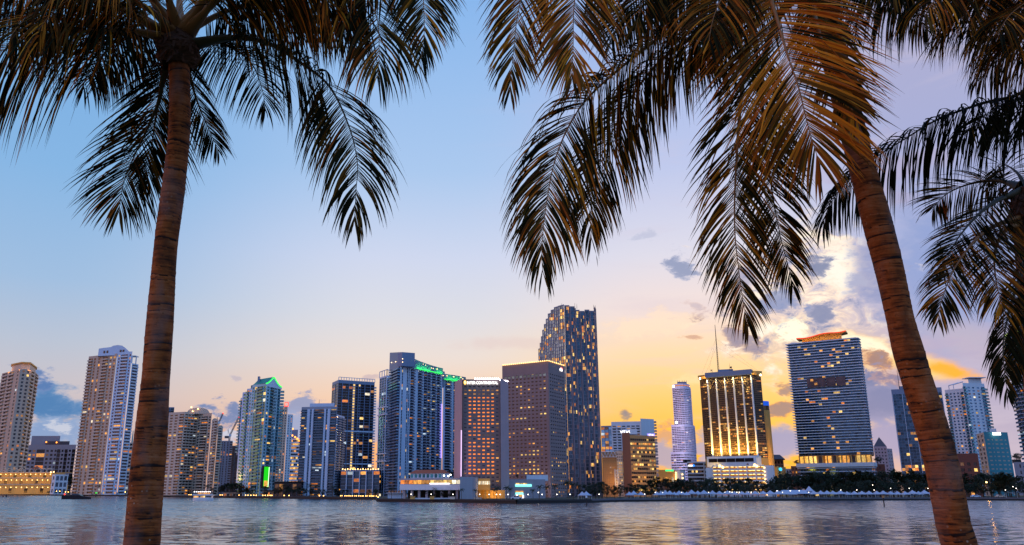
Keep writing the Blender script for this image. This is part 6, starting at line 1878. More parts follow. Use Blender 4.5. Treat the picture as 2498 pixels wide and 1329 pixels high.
# ------------------------------------------------------------------ tents, lamps, small things on the shore
def tents():
    def tent(w, h):
        roof, legs = MB(), MB()
        P = [(-w, -w, h * 0.55), (w, -w, h * 0.55), (w, w, h * 0.55), (-w, w, h * 0.55)]
        N = 5
        for i in range(4):
            a, b_ = Vector(P[i]), Vector(P[(i + 1) % 4]); ap = Vector((0, 0, h))
            prev = (a, b_)
            for k in range(1, N + 1):
                t = k / N; zz = h * 0.55 + (h - h * 0.55) * t ** 1.5
                q0 = a.lerp(ap, t); q0.z = zz; q1 = b_.lerp(ap, t); q1.z = zz
                roof.face([prev[0], prev[1], q1, q0], tent_cloth); prev = (q0, q1)
            roof.face([a - Vector((0, 0, 0.35)), b_ - Vector((0, 0, 0.35)), b_, a], tent_cloth)
            legs.bar((a.x, a.y, 0), a, 0.05, white, 4)
        return Proto([('canopy', roof), ('legs', legs)])
    A, B_ = tent(2.5, 4.2), tent(2.0, 3.8)
    rnd = random.Random(3)
    xs = []
    x = 1602
    while x < 1942: xs.append((x, A if x > 1680 else B_)); x += rnd.uniform(13, 21) if x > 1680 else rnd.uniform(9, 13)
    x = 1985
    while x < 2296: xs.append((x, A)); x += rnd.uniform(14, 19)
    xs += [(1535, B_), (1546, B_), (1563, B_), (1420, B_), (1430, B_)]
    for x, p in xs:
        Y = shore_Y(x) + 9 + rnd.uniform(-2, 2)
        plant(p, 'pop_up_tent', 'white peaked pop-up tent in the row along the far promenade', 'tent', 'white tents along the promenade', x, Y, rnd.uniform(0.9, 1.15), 1.0, rnd.uniform(-0.2, 0.2))
    t = thing('marquee_tent', 'long white marquee tent with a peak at one end among the small tents', 'tent', (gx(1955, 512), 520, LANDZ))
    mb = MB(); W, D = 11, 4
    mb.face([(-W, -D, 2.4), (W, -D, 2.4), (W - 2, 0, 4.6), (-W + 2, 0, 4.6)], tent_cloth); mb.face([(W, D, 2.4), (-W, D, 2.4), (-W + 2, 0, 4.6), (W - 2, 0, 4.6)], tent_cloth)
    mb.face([(W, -D, 2.4), (W, D, 2.4), (W - 2, 0, 4.6)], tent_cloth); mb.face([(-W, D, 2.4), (-W, -D, 2.4), (-W + 2, 0, 4.6)], tent_cloth)
    for k in range(8):
        a0, a1 = 2 * pi * k / 8, 2 * pi * (k + 1) / 8
        mb.face([(W - 3 + 3 * cos(a0), 3 * sin(a0), 3.8), (W - 3 + 3 * cos(a1), 3 * sin(a1), 3.8), (W - 3, 0, 7.0)], tent_cloth)
    o = MBmesh(mb, 'canopy'); ob = bpy.data.objects.new('canopy', o); ob.parent = t; COL.objects.link(ob)
    mb = MB()
    for e in (-W + .2, -W / 2, 0, W / 2, W - .2): mb.bar((e, -D + .2, 0), (e, -D + .2, 2.4), 0.07, white); mb.bar((e, D - .2, 0), (e, D - .2, 2.4), 0.07, white)
    ob = bpy.data.objects.new('poles', MBmesh(mb, 'poles')); ob.parent = t; COL.objects.link(ob)
tents()

def lamps():
    def lamp(h, m, r):
        pole, head = MB(), MB()
        pole.bar((0, 0, 0), (0, 0, h), 0.07, black_metal, 5, 0.05); pole.bar((0, 0, h), (0, -0.5, h + 0.1), 0.05, black_metal, 4)
        head.sphere((0, -0.5, h), r, m, 8, 5)
        return Proto([('pole', pole), ('lamp_head', head)])
    wl = lamp_mat('white street lamp', (1.0, 0.9, 0.78), 6.0); ol = lamp_mat('orange garden lamp', (1.0, 0.5, 0.12), 8.0)
    TALL, LOW = lamp(1.0, wl, 0.09), None
    def put(px, py, m, r, label, group, back=10):
        Y = shore_Y(px) + back
        h = max(0.8, zt(py, Y) - LANDZ)
        key = (m.name, round(h, 0), r)
        if key not in cache: cache[key] = lamp(h, m, r)
        t = thing('street_lamp' if h > 2 else 'path_light', label, 'lamp', (gx(px, Y), Y, LANDZ), group)
        for n, me in cache[key].parts:
            o = bpy.data.objects.new(n, me); o.parent = t; COL.objects.link(o)
    cache = {}
    rnd = random.Random(9)
    for px, py in ((1288, 1206), (1322, 1206), (1358, 1206), (1390, 1205), (1415, 1205), (1461, 1208), (1313, 1201), (1193, 1206), (1211, 1206), (1220, 1206), (1239, 1206), (1598, 1202), (1603, 1208), (1662, 1203), (1689, 1201), (1728, 1200), (1728, 1204), (1745, 1204), (1760, 1205), (1895, 1197), (1908, 1202),
                   (1927, 1197), (1928, 1197), (1949, 1198), (1972, 1200), (2051, 1195), (2090, 1193), (2132, 1192), (2173, 1191), (2218, 1191), (2264, 1190), (2452, 1193), (2472, 1187), (2479, 1188), (2130, 1183), (1572, 1208), (1535, 1207), (1170, 1207), (1105, 1207), (1052, 1207), (1003, 1207)):
        put(px, py, wl, 0.21, 'white street lamp along the park promenade', 'street lamps along the park promenade')
    for i in range(15):
        px = 1768 + i * 5.8; put(px, 1200 + rnd.uniform(-1, 2), wl, 0.23, 'bright white lamp in the cluster before the parking garage', 'lamps before the parking garage', 22)
    for px in list(range(6, 66, 8)) + [92, 138, 146, 160, 167, 205, 306]:
        put(px, 1198 + px * 0.012, ol, 0.55, 'low amber path light at the far left waterfront', 'amber path lights on the left shore', 6)
    for px in [413, 421, 462, 467, 538, 543, 553, 563, 584] + [600, 606, 613, 620, 626] + [642, 648, 654, 660, 664] + [694, 706, 780, 790]:
        put(px, 1208 + rnd.uniform(-1.5, 1.5), ol, 0.36, 'small amber lamp under the left shore condo towers', 'amber lamps under the condo towers', 5)
    for i in range(22):
        put(832 + i * 4.3 + rnd.uniform(-1.5, 1.5), 1213 + rnd.uniform(-3, 1.5), ol, 0.26, 'small amber lamp on the quay under the dark glass tower', 'amber lamps on the quay', 5)
    for px, py in ((1640, 1202), (1622, 1203)):
        t = None
    # strong orange lamp among the right trees
    Y = 545; t = thing('flood_lamp', 'strong orange lamp glowing among the trees at right', 'lamp', (gx(2409, Y), Y, LANDZ))
    h = zt(1176, Y) - LANDZ
    for n, me in lamp(h, lamp_mat('strong street lamp', (1.0, 0.62, 0.25), 5), 0.55).parts:
        o = bpy.data.objects.new(n, me); o.parent = t; COL.objects.link(o)
    flood(t, (gx(2409, Y), Y - 1.5, LANDZ + h), (gx(2402, Y), Y + 10, LANDZ + 3), 4500, (1.0, 0.45, 0.08), 0.6, 'POINT')
    t = thing('stadium_lamp', 'tall lamp mast with three white heads beside the small tents', 'lamp', (gx(1617, 478), 478, LANDZ))
    h = zt(1202, 478) - LANDZ; mb = MB(); mb.bar((0, 0, 0), (0, 0, h), 0.14, tan_wall, 5); mb.bar((-1, 0, h), (1.2, 0, h), 0.08, black_metal)
    o = bpy.data.objects.new('mast', MBmesh(mb, 'mast')); o.parent = t; COL.objects.link(o)
    for e in (-0.9, 0.1, 1.1):
        mb = MB(); mb.box((e, -0.2, h), 0.36, 0.2, 0.25, wl); o = bpy.data.objects.new('lamp_head', MBmesh(mb, 'lamp_head')); o.parent = t; COL.objects.link(o)
lamps()

def shore_bits():
    # walls and kiosks in front of the terrace building
    Y = 413
    def wallbox(name, label, cat, px0, px1, py0, py1, Y, m, cap=None):
        x0, x1 = gx(px0, Y), gx(px1, Y); z1 = zt(py0, Y)
        t = thing(name, label, cat, ((x0 + x1) / 2, Y, LANDZ))
        mb = MB(); mb.box(((x0 + x1) / 2, Y + 1, (LANDZ + z1) / 2), (x1 - x0) / 2, 1, (z1 - LANDZ) / 2, m); mb.build('wall', t)
        mb = MB(); mb.box(((x0 + x1) / 2, Y + 1, z1 + 0.08), (x1 - x0) / 2 + 0.15, 1.15, 0.08, cap or m); mb.build('coping', t)
        return t
    wallbox('gate_pier', 'ochre lit square pier at the left end of the quay wall', 'pier', 1001, 1012, 1211, 1220, 416, gold_wall)
    wallbox('gate_pier', 'ochre lit square pier in the middle of the quay wall', 'pier', 1049, 1059, 1211, 1220, 413, gold_wall)
    wallbox('gate_pier', 'pale square pier at the right end of the quay wall', 'pier', 1098, 1110, 1212, 1221, 411, cream)
    wallbox('quay_wall', 'low white wall with small lamps under the terrace building', 'wall', 1012, 1098, 1215, 1221, 417, white)
    wallbox('quay_wall', 'short pale wall beside a lamp under the ochre wing', 'wall', 1156, 1175, 1214, 1222, 408, cream)
    t = thing('dock_shed', 'small white two storey dock house beside the swooping tower foot', 'house', (gx(965, 470), 470, LANDZ))
    mb = MB(); x0, x1 = gx(946, 470), gx(984, 470); z1 = zt(1203, 470); mb.box(((x0 + x1) / 2, 474, (LANDZ + z1) / 2), (x1 - x0) / 2, 4, (z1 - LANDZ) / 2, bluewhite); mb.build('wall', t)
    for i in range(5):
        me = unit_mesh(('shed_window', 1), lambda m_: m_.box((0, 0, 0), 0.5, 0.08, 0.6, DIM)); place_mesh('window', me, t, (x0 + (x1 - x0) * (i + .5) / 5, 469.9, LANDZ + 3.6), 0)
    mb = MB(); mb.box(((x0 + x1) / 2, 473, z1 + 0.15), (x1 - x0) / 2 + 0.6, 4.6, 0.15, white); mb.build('roof', t)
    # cars
    def car(px, Y, label, m, rz=0.0):
        t = thing('parked_car', label, 'car', (gx(px, Y), Y, LANDZ))
        prof = [(-2.2, .35), (-2.2, .8), (-1.5, .95), (-0.9, 1.42), (0.6, 1.42), (1.2, .98), (2.1, .85), (2.2, .35)]
        mb = MB()
        for s_, (y0, y1) in enumerate(((-0.85, 0.85),)):
            for (xa, za), (xb, zb) in zip(prof, prof[1:] + prof[:1]):
                mb.face([(xa, y0, za), (xb, y0, zb), (xb, y1, zb), (xa, y1, za)], m)
            mb.face([(x, y0, z) for x, z in prof], m); mb.face([(x, y1, z) for x, z in prof][::-1], m)
        o = bpy.data.objects.new('body', MBmesh(mb, 'body')); o.parent = t; COL.objects.link(o)
        mb = MB(); mb.face([(-1.35, -0.87, .98), (0.95, -0.87, .98), (0.5, -0.87, 1.34), (-0.85, -0.87, 1.34)], g_black)
        o = bpy.data.objects.new('window', MBmesh(mb, 'window')); o.parent = t; COL.objects.link(o)
        for x in (-1.4, 1.35):
            for y in (-0.8, 0.8):
                mb = MB(); mb.bar((x, y - 0.1, 0.33), (x, y + 0.1, 0.33), 0.33, black_metal, 10)
                o = bpy.data.objects.new('wheel', MBmesh(mb, 'wheel')); o.parent = t; COL.objects.link(o)
        s_ = 1.25; t.scale = (s_, s_, s_)
    car(2378, 534, 'small pale blue parked car under the trees right of the leaning palm', bluewhite)
    car(2438, 532, 'cream parked car under the trees near the right edge', cream)
    car(1260, 392, 'white car with red tail lamps on the quay below the arcade', white)
    # wavy white bandshell roof at the right edge
    t = thing('band_shell', 'low wavy white roof under the trees at the right edge', 'shelter', (gx(2480, 540), 540, LANDZ))
    mb = MB()
    for i in range(14):
        xa, xb = -8 + i * 1.2, -8 + (i + 1) * 1.2; f = lambda x: 3.4 + 0.7 * sin(x * 0.45)
        mb.face([(xa, -3, f(xa)), (xb, -3, f(xb)), (xb, 3, f(xb)), (xa, 3, f(xa))], white); mb.face([(xa, -3, f(xa) - .25), (xb, -3, f(xb) - .25), (xb, -3, f(xb)), (xa, -3, f(xa))], white)
    o = bpy.data.objects.new('roof', MBmesh(mb, 'roof')); o.parent = t; COL.objects.link(o)
    mb = MB()
    for x in (-7, 0, 7): mb.bar((x, 0, 0), (x, 0, 3), 0.15, white)
    o = bpy.data.objects.new('posts', MBmesh(mb, 'posts')); o.parent = t; COL.objects.link(o)
    # channel markers and mooring posts standing in the water
    def post(name, label, px, py0, py1, m2=None, r=0.2):
        d_ = (py1 - 1200) ; Y = 10660 / d_
        t = thing(name, label, 'post', (gx(px, Y), Y, 0)); x = gx(px, Y); z1 = zt(py0, Y)
        mb = MB(); mb.bar((x, Y, -1.5), (x, Y, z1), r, black_metal, 8, r * 0.85); mb.build('pole', t)
        mb = MB(); mb.box((x, Y - 0.05, z1 - 0.5), r * 1.6, r * 1.2, 0.4, m2 or darkgrey); mb.build('marker_board', t)
    post('channel_marker', 'thin dark channel post in the water left of the leaning palm', 2153, 1208, 1235, tan_wall, 0.22)
    post('channel_marker', 'dark channel post with pale board below the tallest tower', 1430, 1208, 1234, white, 0.2)
    post('channel_marker', 'green lit channel post on the left shore below the white tower', 235, 1201, 1212, lamp_mat('green beacon', (0.05, 0.9, 0.1), 1.5), 0.5)
    post('mooring_post', 'left one of two dark mooring posts by the far left edge', 9, 1206, 1212.5, None, 0.7)
    post('mooring_post', 'right one of two dark mooring posts by the far left edge', 17, 1206, 1212.5, None, 0.7)
shore_bits()

def boats():
    # ferry: white double-decker
    Y = 10660 / 21.5
    x = gx(497, Y)
    L = (gx(523, Y) - gx(472, Y)) / 2
    t = thing('tour_boat', 'white two deck tour boat with lit cabins right of the straight palm', 'boat', (x, Y, 0))
    hull = MB(); N = 12
    def half(tt): return 1.9 * min(1.0, (1 - abs(tt) ** 3.0) * 1.25)
    for i in range(N):
        a, b_ = -1 + 2 * i / N, -1 + 2 * (i + 1) / N
        for s_ in (-1, 1):
            hull.face([(x + a * L * .96, Y + s_ * half(a) * .8, -0.3), (x + b_ * L * .96, Y + s_ * half(b_) * .8, -0.3), (x + b_ * L, Y + s_ * half(b_), 1.35 + .2 * b_ * b_), (x + a * L, Y + s_ * half(a), 1.35 + .2 * a * a)], white_hull)
        hull.face([(x + a * L, Y - half(a), 1.3), (x + b_ * L, Y - half(b_), 1.3), (x + b_ * L, Y + half(b_), 1.3), (x + a * L, Y + half(a), 1.3)], grey)
    hull.build('hull', t)
    mb = MB(); mb.box((x, Y, 2.2), L * .86, 1.45, 0.85, white_hull); mb.build('cabin', t)
    for i in range(11):
        m = [AMBER, YELLOW, AMBER, g_black, YELLOW][i % 5] if i < 7 else g_black
        me = unit_mesh(('cabin_window', m.name), lambda m_: m_.box((0, 0, 0), L * .86 / 11 - .06, .05, .42, m)); place_mesh('window', me, t, (x - L * .86 + 2 * L * .86 * (i + .5) / 11, Y - 1.47, 2.35), 0)
    mb = MB(); mb.box((x, Y, 3.15), L * .97, 1.8, 0.14, white_hull); mb.box((x, Y - 1.75, 3.45), L * .96, .05, .3, white_hull); mb.build('upper_deck', t)
    mb = MB(); mb.box((x - L * 0.05, Y, 5.35), L * .8, 1.7, .1, white_hull); mb.build('canopy', t)
    for i in range(8):
        for s_ in (-1, 1):
            me = unit_mesh(('canopy_post', 1), lambda m_: m_.bar((0, 0, -1), (0, 0, 1), .06, white_hull)); place_mesh('post', me, t, (x - L * .83 + i * L * 1.55 / 7, Y + s_ * 1.6, 4.3), 0)
    for i in range(9):
        me = unit_mesh(('deck_lamp', 1), lambda m_: m_.sphere((0, 0, 0), .2, L_WHITE, 6, 4)); place_mesh('lamp', me, t, (x - L * .8 + i * L * 1.5 / 8, Y - 1.75, 5.15), 0)
    for i in range(6):
        me = unit_mesh(('deck_window', 1), lambda m_: m_.box((0, 0, 0), L * .09, .05, .5, AMBER)); place_mesh('window', me, t, (x - L * .55 + i * L * 1.2 / 6, Y + 1.2, 4.2), 0)
    mb = MB(); mb.bar((x + L * .2, Y, 5.4), (x + L * .2, Y, 7.2), .06, white_hull); mb.build('mast', t)
    # dark motor yacht with a red stern light
    Y = 10660 / 17.5
    x0, x1 = gx(155, Y), gx(224, Y)
    t = thing('motor_boat', 'dark low motor boat with red light speeding along the left shore', 'boat', ((x0 + x1) / 2, Y, 0))
    mb = MB(); N = 14
    def hw(tt): return 2.2 * (1 - max(0, tt - .45) ** 2 * 3.2)
    def dk(tt): return 2.5 - 1.1 * max(0, tt - 0.6) / 0.4
    for i in range(N):
        a, b_ = i / N, (i + 1) / N; xa, xb = x0 + (x1 - x0) * a, x0 + (x1 - x0) * b_
        for s_ in (-1, 1): mb.face([(xa, Y + s_ * max(.1, hw(a)) * .85, -.3), (xb, Y + s_ * max(.1, hw(b_)) * .85, -.3), (xb, Y + s_ * max(.1, hw(b_)), dk(b_)), (xa, Y + s_ * max(.1, hw(a)), dk(a))], navy_hull)
        mb.face([(xa, Y - max(.1, hw(a)), dk(a)), (xb, Y - max(.1, hw(b_)), dk(b_)), (xb, Y + max(.1, hw(b_)), dk(b_)), (xa, Y + max(.1, hw(a)), dk(a))], navy_hull)
    mb.face([(x0, Y - 2.2 * .85, -.3), (x0, Y + 2.2 * .85, -.3), (x0, Y + 2.2, 2.5), (x0, Y - 2.2, 2.5)], navy_hull)
    mb.build('hull', t)
    mb = MB(); xm = x0 + (x1 - x0) * .47; w = (x1 - x0) * .2
    prof = [(-1, 2.3), (-.55, 3.9), (.35, 3.9), (1.1, 2.3)]
    for y in (-1.5, 1.5): mb.face([(xm + px * w, Y + y, pz) for px, pz in (prof if y < 0 else prof[::-1])], navy_hull)
    for (xa, za), (xb, zb) in zip(prof, prof[1:]): mb.face([(xm + xa * w, Y - 1.5, za), (xm + xb * w, Y - 1.5, zb), (xm + xb * w, Y + 1.5, zb), (xm + xa * w, Y + 1.5, za)], navy_hull)
    mb.build('cabin', t)
    mb = MB(); mb.face([(xm - .75 * w, Y - 1.53, 2.9), (xm + .7 * w, Y - 1.53, 2.9), (xm + .32 * w, Y - 1.53, 3.7), (xm - .5 * w, Y - 1.53, 3.7)], g_navy); mb.build('window', t)
    mb = MB(); mb.bar((x0 + 1, Y, 2.4), (x0 + 1, Y, 3.3), .06, navy_hull); mb.build('light_pole', t)
    mb = MB(); mb.sphere((x0 + 1, Y, 3.4), .5, L_RED, 8, 5); mb.build('navigation_light', t)
    foam = wall_mat('white foam', (0.75, 0.8, 0.85))
    mb = MB(); rnd = random.Random(2)
    for i in range(40):
        xx = x1 + rnd.uniform(0, 15); yy = Y + rnd.gauss(0, 1.0); mb.sphere((xx, yy, 0.0), rnd.uniform(.12, .32), foam, 5, 3, 0.5)
    o = mb.build('wake', label='short white foam patch in front of the dark motor boat', cat='wake', kind='stuff')
boats()

# ------------------------------------------------------------------ the coconut palms close to the viewer
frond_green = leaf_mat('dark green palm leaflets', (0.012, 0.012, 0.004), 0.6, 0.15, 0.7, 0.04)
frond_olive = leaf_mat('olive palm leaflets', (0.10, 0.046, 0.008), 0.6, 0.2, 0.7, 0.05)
frond_dry_lit = leaf_mat('warm lit dry palm leaflets', (0.48, 0.15, 0.014), 0.6, 0.25, 0.7, 0.08)  # dry brown pushed to orange: warm lamplight put into the leaflet colour
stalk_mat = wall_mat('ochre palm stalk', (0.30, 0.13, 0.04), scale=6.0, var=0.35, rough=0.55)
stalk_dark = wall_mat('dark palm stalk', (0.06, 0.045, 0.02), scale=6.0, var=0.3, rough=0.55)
fibre = wall_mat('palm fibre', (0.085, 0.035, 0.018), scale=14.0, var=0.6, rough=0.95)

def bark_mat():
    m, b, out = mat_new('ringed palm bark')
    tc = b.new('ShaderNodeTexCoord'); uv = tc.outputs['UV']
    u, v, _ = b.sep(uv)
    geo = b.new('ShaderNodeNewGeometry'); pos = geo.outputs['Position']
    x, y, z = b.sep(pos)
    n1 = b.noise(pos, 5.0, 4, 0.6); n2 = b.noise(pos, 22.0, 4, 0.65)
    ring = b.noise(b.comb(b.m('MULTIPLY', x, 1.6), b.m('MULTIPLY', y, 1.6), b.m('MULTIPLY', z, 16.0)), 1.0, 3, 0.6, 0.35)
    fine = b.noise(b.comb(b.m('MULTIPLY', x, 5.0), b.m('MULTIPLY', y, 5.0), b.m('MULTIPLY', z, 62.0)), 1.0, 3, 0.6, 0.2)
    at_ = b.new('ShaderNodeAttribute', attribute_name='scar').outputs['Fac']
    f = b.m('ADD', b.m('MULTIPLY', ring, 0.30), b.m('ADD', b.m('MULTIPLY', fine, 0.34), b.m('MULTIPLY', n1, 0.42)))
    f = b.m('ADD', f, b.m('ADD', b.smooth(at_, 0.05, 0.32, -0.24, 0.0), b.smooth(at_, 0.2, 1.0, 0.0, 0.05)))
    col = b.ramp(f, [(0.38, (0.012, 0.004, 0.003)), (0.47, (0.09, 0.023, 0.006)), (0.58, (0.27, 0.070, 0.014)), (0.72, (0.36, 0.13, 0.05))])  # orange tones carry the warm lamplight on the trunk in the bark colour
    big = b.noise(b.comb(b.m('MULTIPLY', x, 2.5), b.m('MULTIPLY', y, 2.5), b.m('MULTIPLY', z, 1.3)), 1.0, 3, 0.6)
    col = b.mix(b.smooth(big, 0.48, 0.66, 0.0, 0.6), col, b.mix(0.75, col, (0.20, 0.12, 0.11)))
    col = b.mix(b.smooth(big, 0.44, 0.30, 0.0, 0.7), col, (0.055, 0.018, 0.008))
    # pale lichen specks and dark holes
    vo = b.new('ShaderNodeTexVoronoi'); b.put(vo.inputs['Vector'], pos); vo.inputs['Scale'].default_value = 17.0
    lich = b.m('MULTIPLY', b.smooth(vo.outputs['Distance'], 0.22, 0.12), b.smooth(b.noise(pos, 2.2, 2), 0.52, 0.62))
    low = b.smooth(z, 5.9, 4.7)
    col = b.mix(b.m('MULTIPLY', lich, b.m('ADD', b.m('MULTIPLY', low, 0.6), 0.2)), col, (0.42, 0.30, 0.22))
    col = b.mix(b.m('MULTIPLY', b.smooth(n2, 0.60, 0.72), 0.6), col, (0.03, 0.012, 0.008))
    p = b.new('ShaderNodeBsdfPrincipled'); b.put(p.inputs['Base Color'], col); p.inputs['Roughness'].default_value = 0.85
    p.inputs['Specular IOR Level'].default_value = 0.2
    bump = b.new('ShaderNodeBump'); bump.inputs['Distance'].default_value = 0.02; bump.inputs['Strength'].default_value = 0.9
    b.put(bump.inputs['Height'], b.m('ADD', b.m('MULTIPLY', f, 1.0), b.m('MULTIPLY', n2, 0.35)))
    b.put(p.inputs['Normal'], bump.outputs[0])
    b.put(out.inputs[0], p.outputs[0])
    return m
bark = bark_mat()

def spline(P, n):
    """Catmull-Rom through P (list of Vectors, any size), n samples evenly spaced"""
    Q = [P[0] * 2 - P[1]] + list(P) + [P[-1] * 2 - P[-2]]
    raw = []
    for i in range(1, len(Q) - 2):
        p0, p1, p2, p3 = Q[i - 1], Q[i], Q[i + 1], Q[i + 2]
        for k in range(14):
            t = k / 14
            raw.append(0.5 * ((2 * p1) + (p2 - p0) * t + (2 * p0 - 5 * p1 + 4 * p2 - p3) * t * t + (3 * p1 - p0 - 3 * p2 + p3) * t ** 3))
    raw.append(P[-1].copy())
    d = [0.0]
    for a, c in zip(raw, raw[1:]): d.append(d[-1] + (c - a).length)
    out, j = [], 0
    for i in range(n):
        s_ = d[-1] * i / (n - 1)
        while j < len(d) - 2 and d[j + 1] < s_: j += 1
        t = (s_ - d[j]) / max(1e-9, d[j + 1] - d[j])
        out.append(raw[j].lerp(raw[j + 1], min(1, max(0, t))))
    return out, d[-1]

def palm_trunk(root, pts, seed):
    """pts: (px, py, width in px, Y); a ringed, slightly uneven trunk"""
    rnd = random.Random(seed)
    P, R = [], []
    for px, py, w, Y in pts:
        p = at(px, py, Y); dep = p.y * cos(TILT) + (p.z - CAMZ) * sin(TILT)
        P.append(p); R.append(w / 2 * dep / F)
    # down to the ground
    d_ = (P[0] - P[1]).normalized(); k = (P[0].z - 3.2) / max(0.2, -d_.z)
    P.insert(0, P[0] + d_ * k); R.insert(0, R[0] * 1.25)
    N, M = 560, 44
    C, L = spline(P, N)
    RS, _ = spline([Vector((i, r, 0)) for i, r in enumerate(R)], N)
    # radius by arc position
    cum = [0.0]
    for a, c in zip(P, P[1:]): cum.append(cum[-1] + (c - a).length)
    def rad(s_):
        for i in range(len(cum) - 1):
            if s_ <= cum[i + 1] or i == len(cum) - 2:
                t = (s_ - cum[i]) / (cum[i + 1] - cum[i]); return R[i] + (R[i + 1] - R[i]) * min(1, max(0, t))
    mb = MB(); base = 0; SC_ = []
    scars, s_ = [], 0.0
    while s_ < L: scars.append((s_, rnd.uniform(0.3, 1.0), rnd.uniform(0, 6.28), rnd.uniform(0.2, 1.0))); s_ += rnd.choice((rnd.uniform(0.022, 0.05), rnd.uniform(0.05, 0.11)))
    ph = [rnd.uniform(0, 6.28) for _ in range(6)]
    for i in range(N):
        s_ = L * i / (N - 1)
        t = (C[min(N - 1, i + 1)] - C[max(0, i - 1)]).normalized()
        u = t.cross(Vector((0, 1, 0))).normalized(); w = u.cross(t)
        r0 = rad(s_)
        for j in range(M):
            an = 2 * pi * j / M
            sf = 0.5
            k = 1.0 + 0.018 * sin(2.3 * s_ + ph[0] + an) + 0.015 * sin(5.1 * s_ + ph[1] + 2 * an)
            sw = s_ + 0.012 * sin(an + s_ * 1.3 + ph[2]) + 0.005 * sin(an * 3 + ph[3] + s_ * 5)
            # ring scars: little ledges, sharp above, sloping below
            for q in range(max(0, int(sw / 0.11) - 2), len(scars)):
                sc = scars[q]
                if sc[0] > sw: break
                nx = scars[q + 1][0] if q + 1 < len(scars) else L + 1
                if sc[0] <= sw < nx:
                    f = (sw - sc[0]) / (nx - sc[0]); k += (0.065 * f - 0.025) * sc[1] * (0.5 + 0.5 * sin(an + sc[2])); sf = f if sc[1] > 0.72 else min(1.0, 0.34 * (1 - sc[1]) + f)
                    break
            p = C[i] + (u * cos(an) + w * sin(an)) * r0 * k
            mb.v.append(tuple(p)); SC_.append(sf)
    mi = mb.mat(bark); scar = []
    for i in range(N):
        for j in range(M): scar.append(SC_[i * M + j])
    for i in range(N - 1):
        for j in range(M):
            j2 = (j + 1) % M
            mb.f.append([i * M + j, i * M + j2, (i + 1) * M + j2, (i + 1) * M + j]); mb.mi.append(mi)
    o = mb.build('trunk', root, smooth=True)
    at_ = o.data.attributes.new('scar', 'FLOAT', 'POINT'); at_.data.foreach_set('value', scar)
    return o

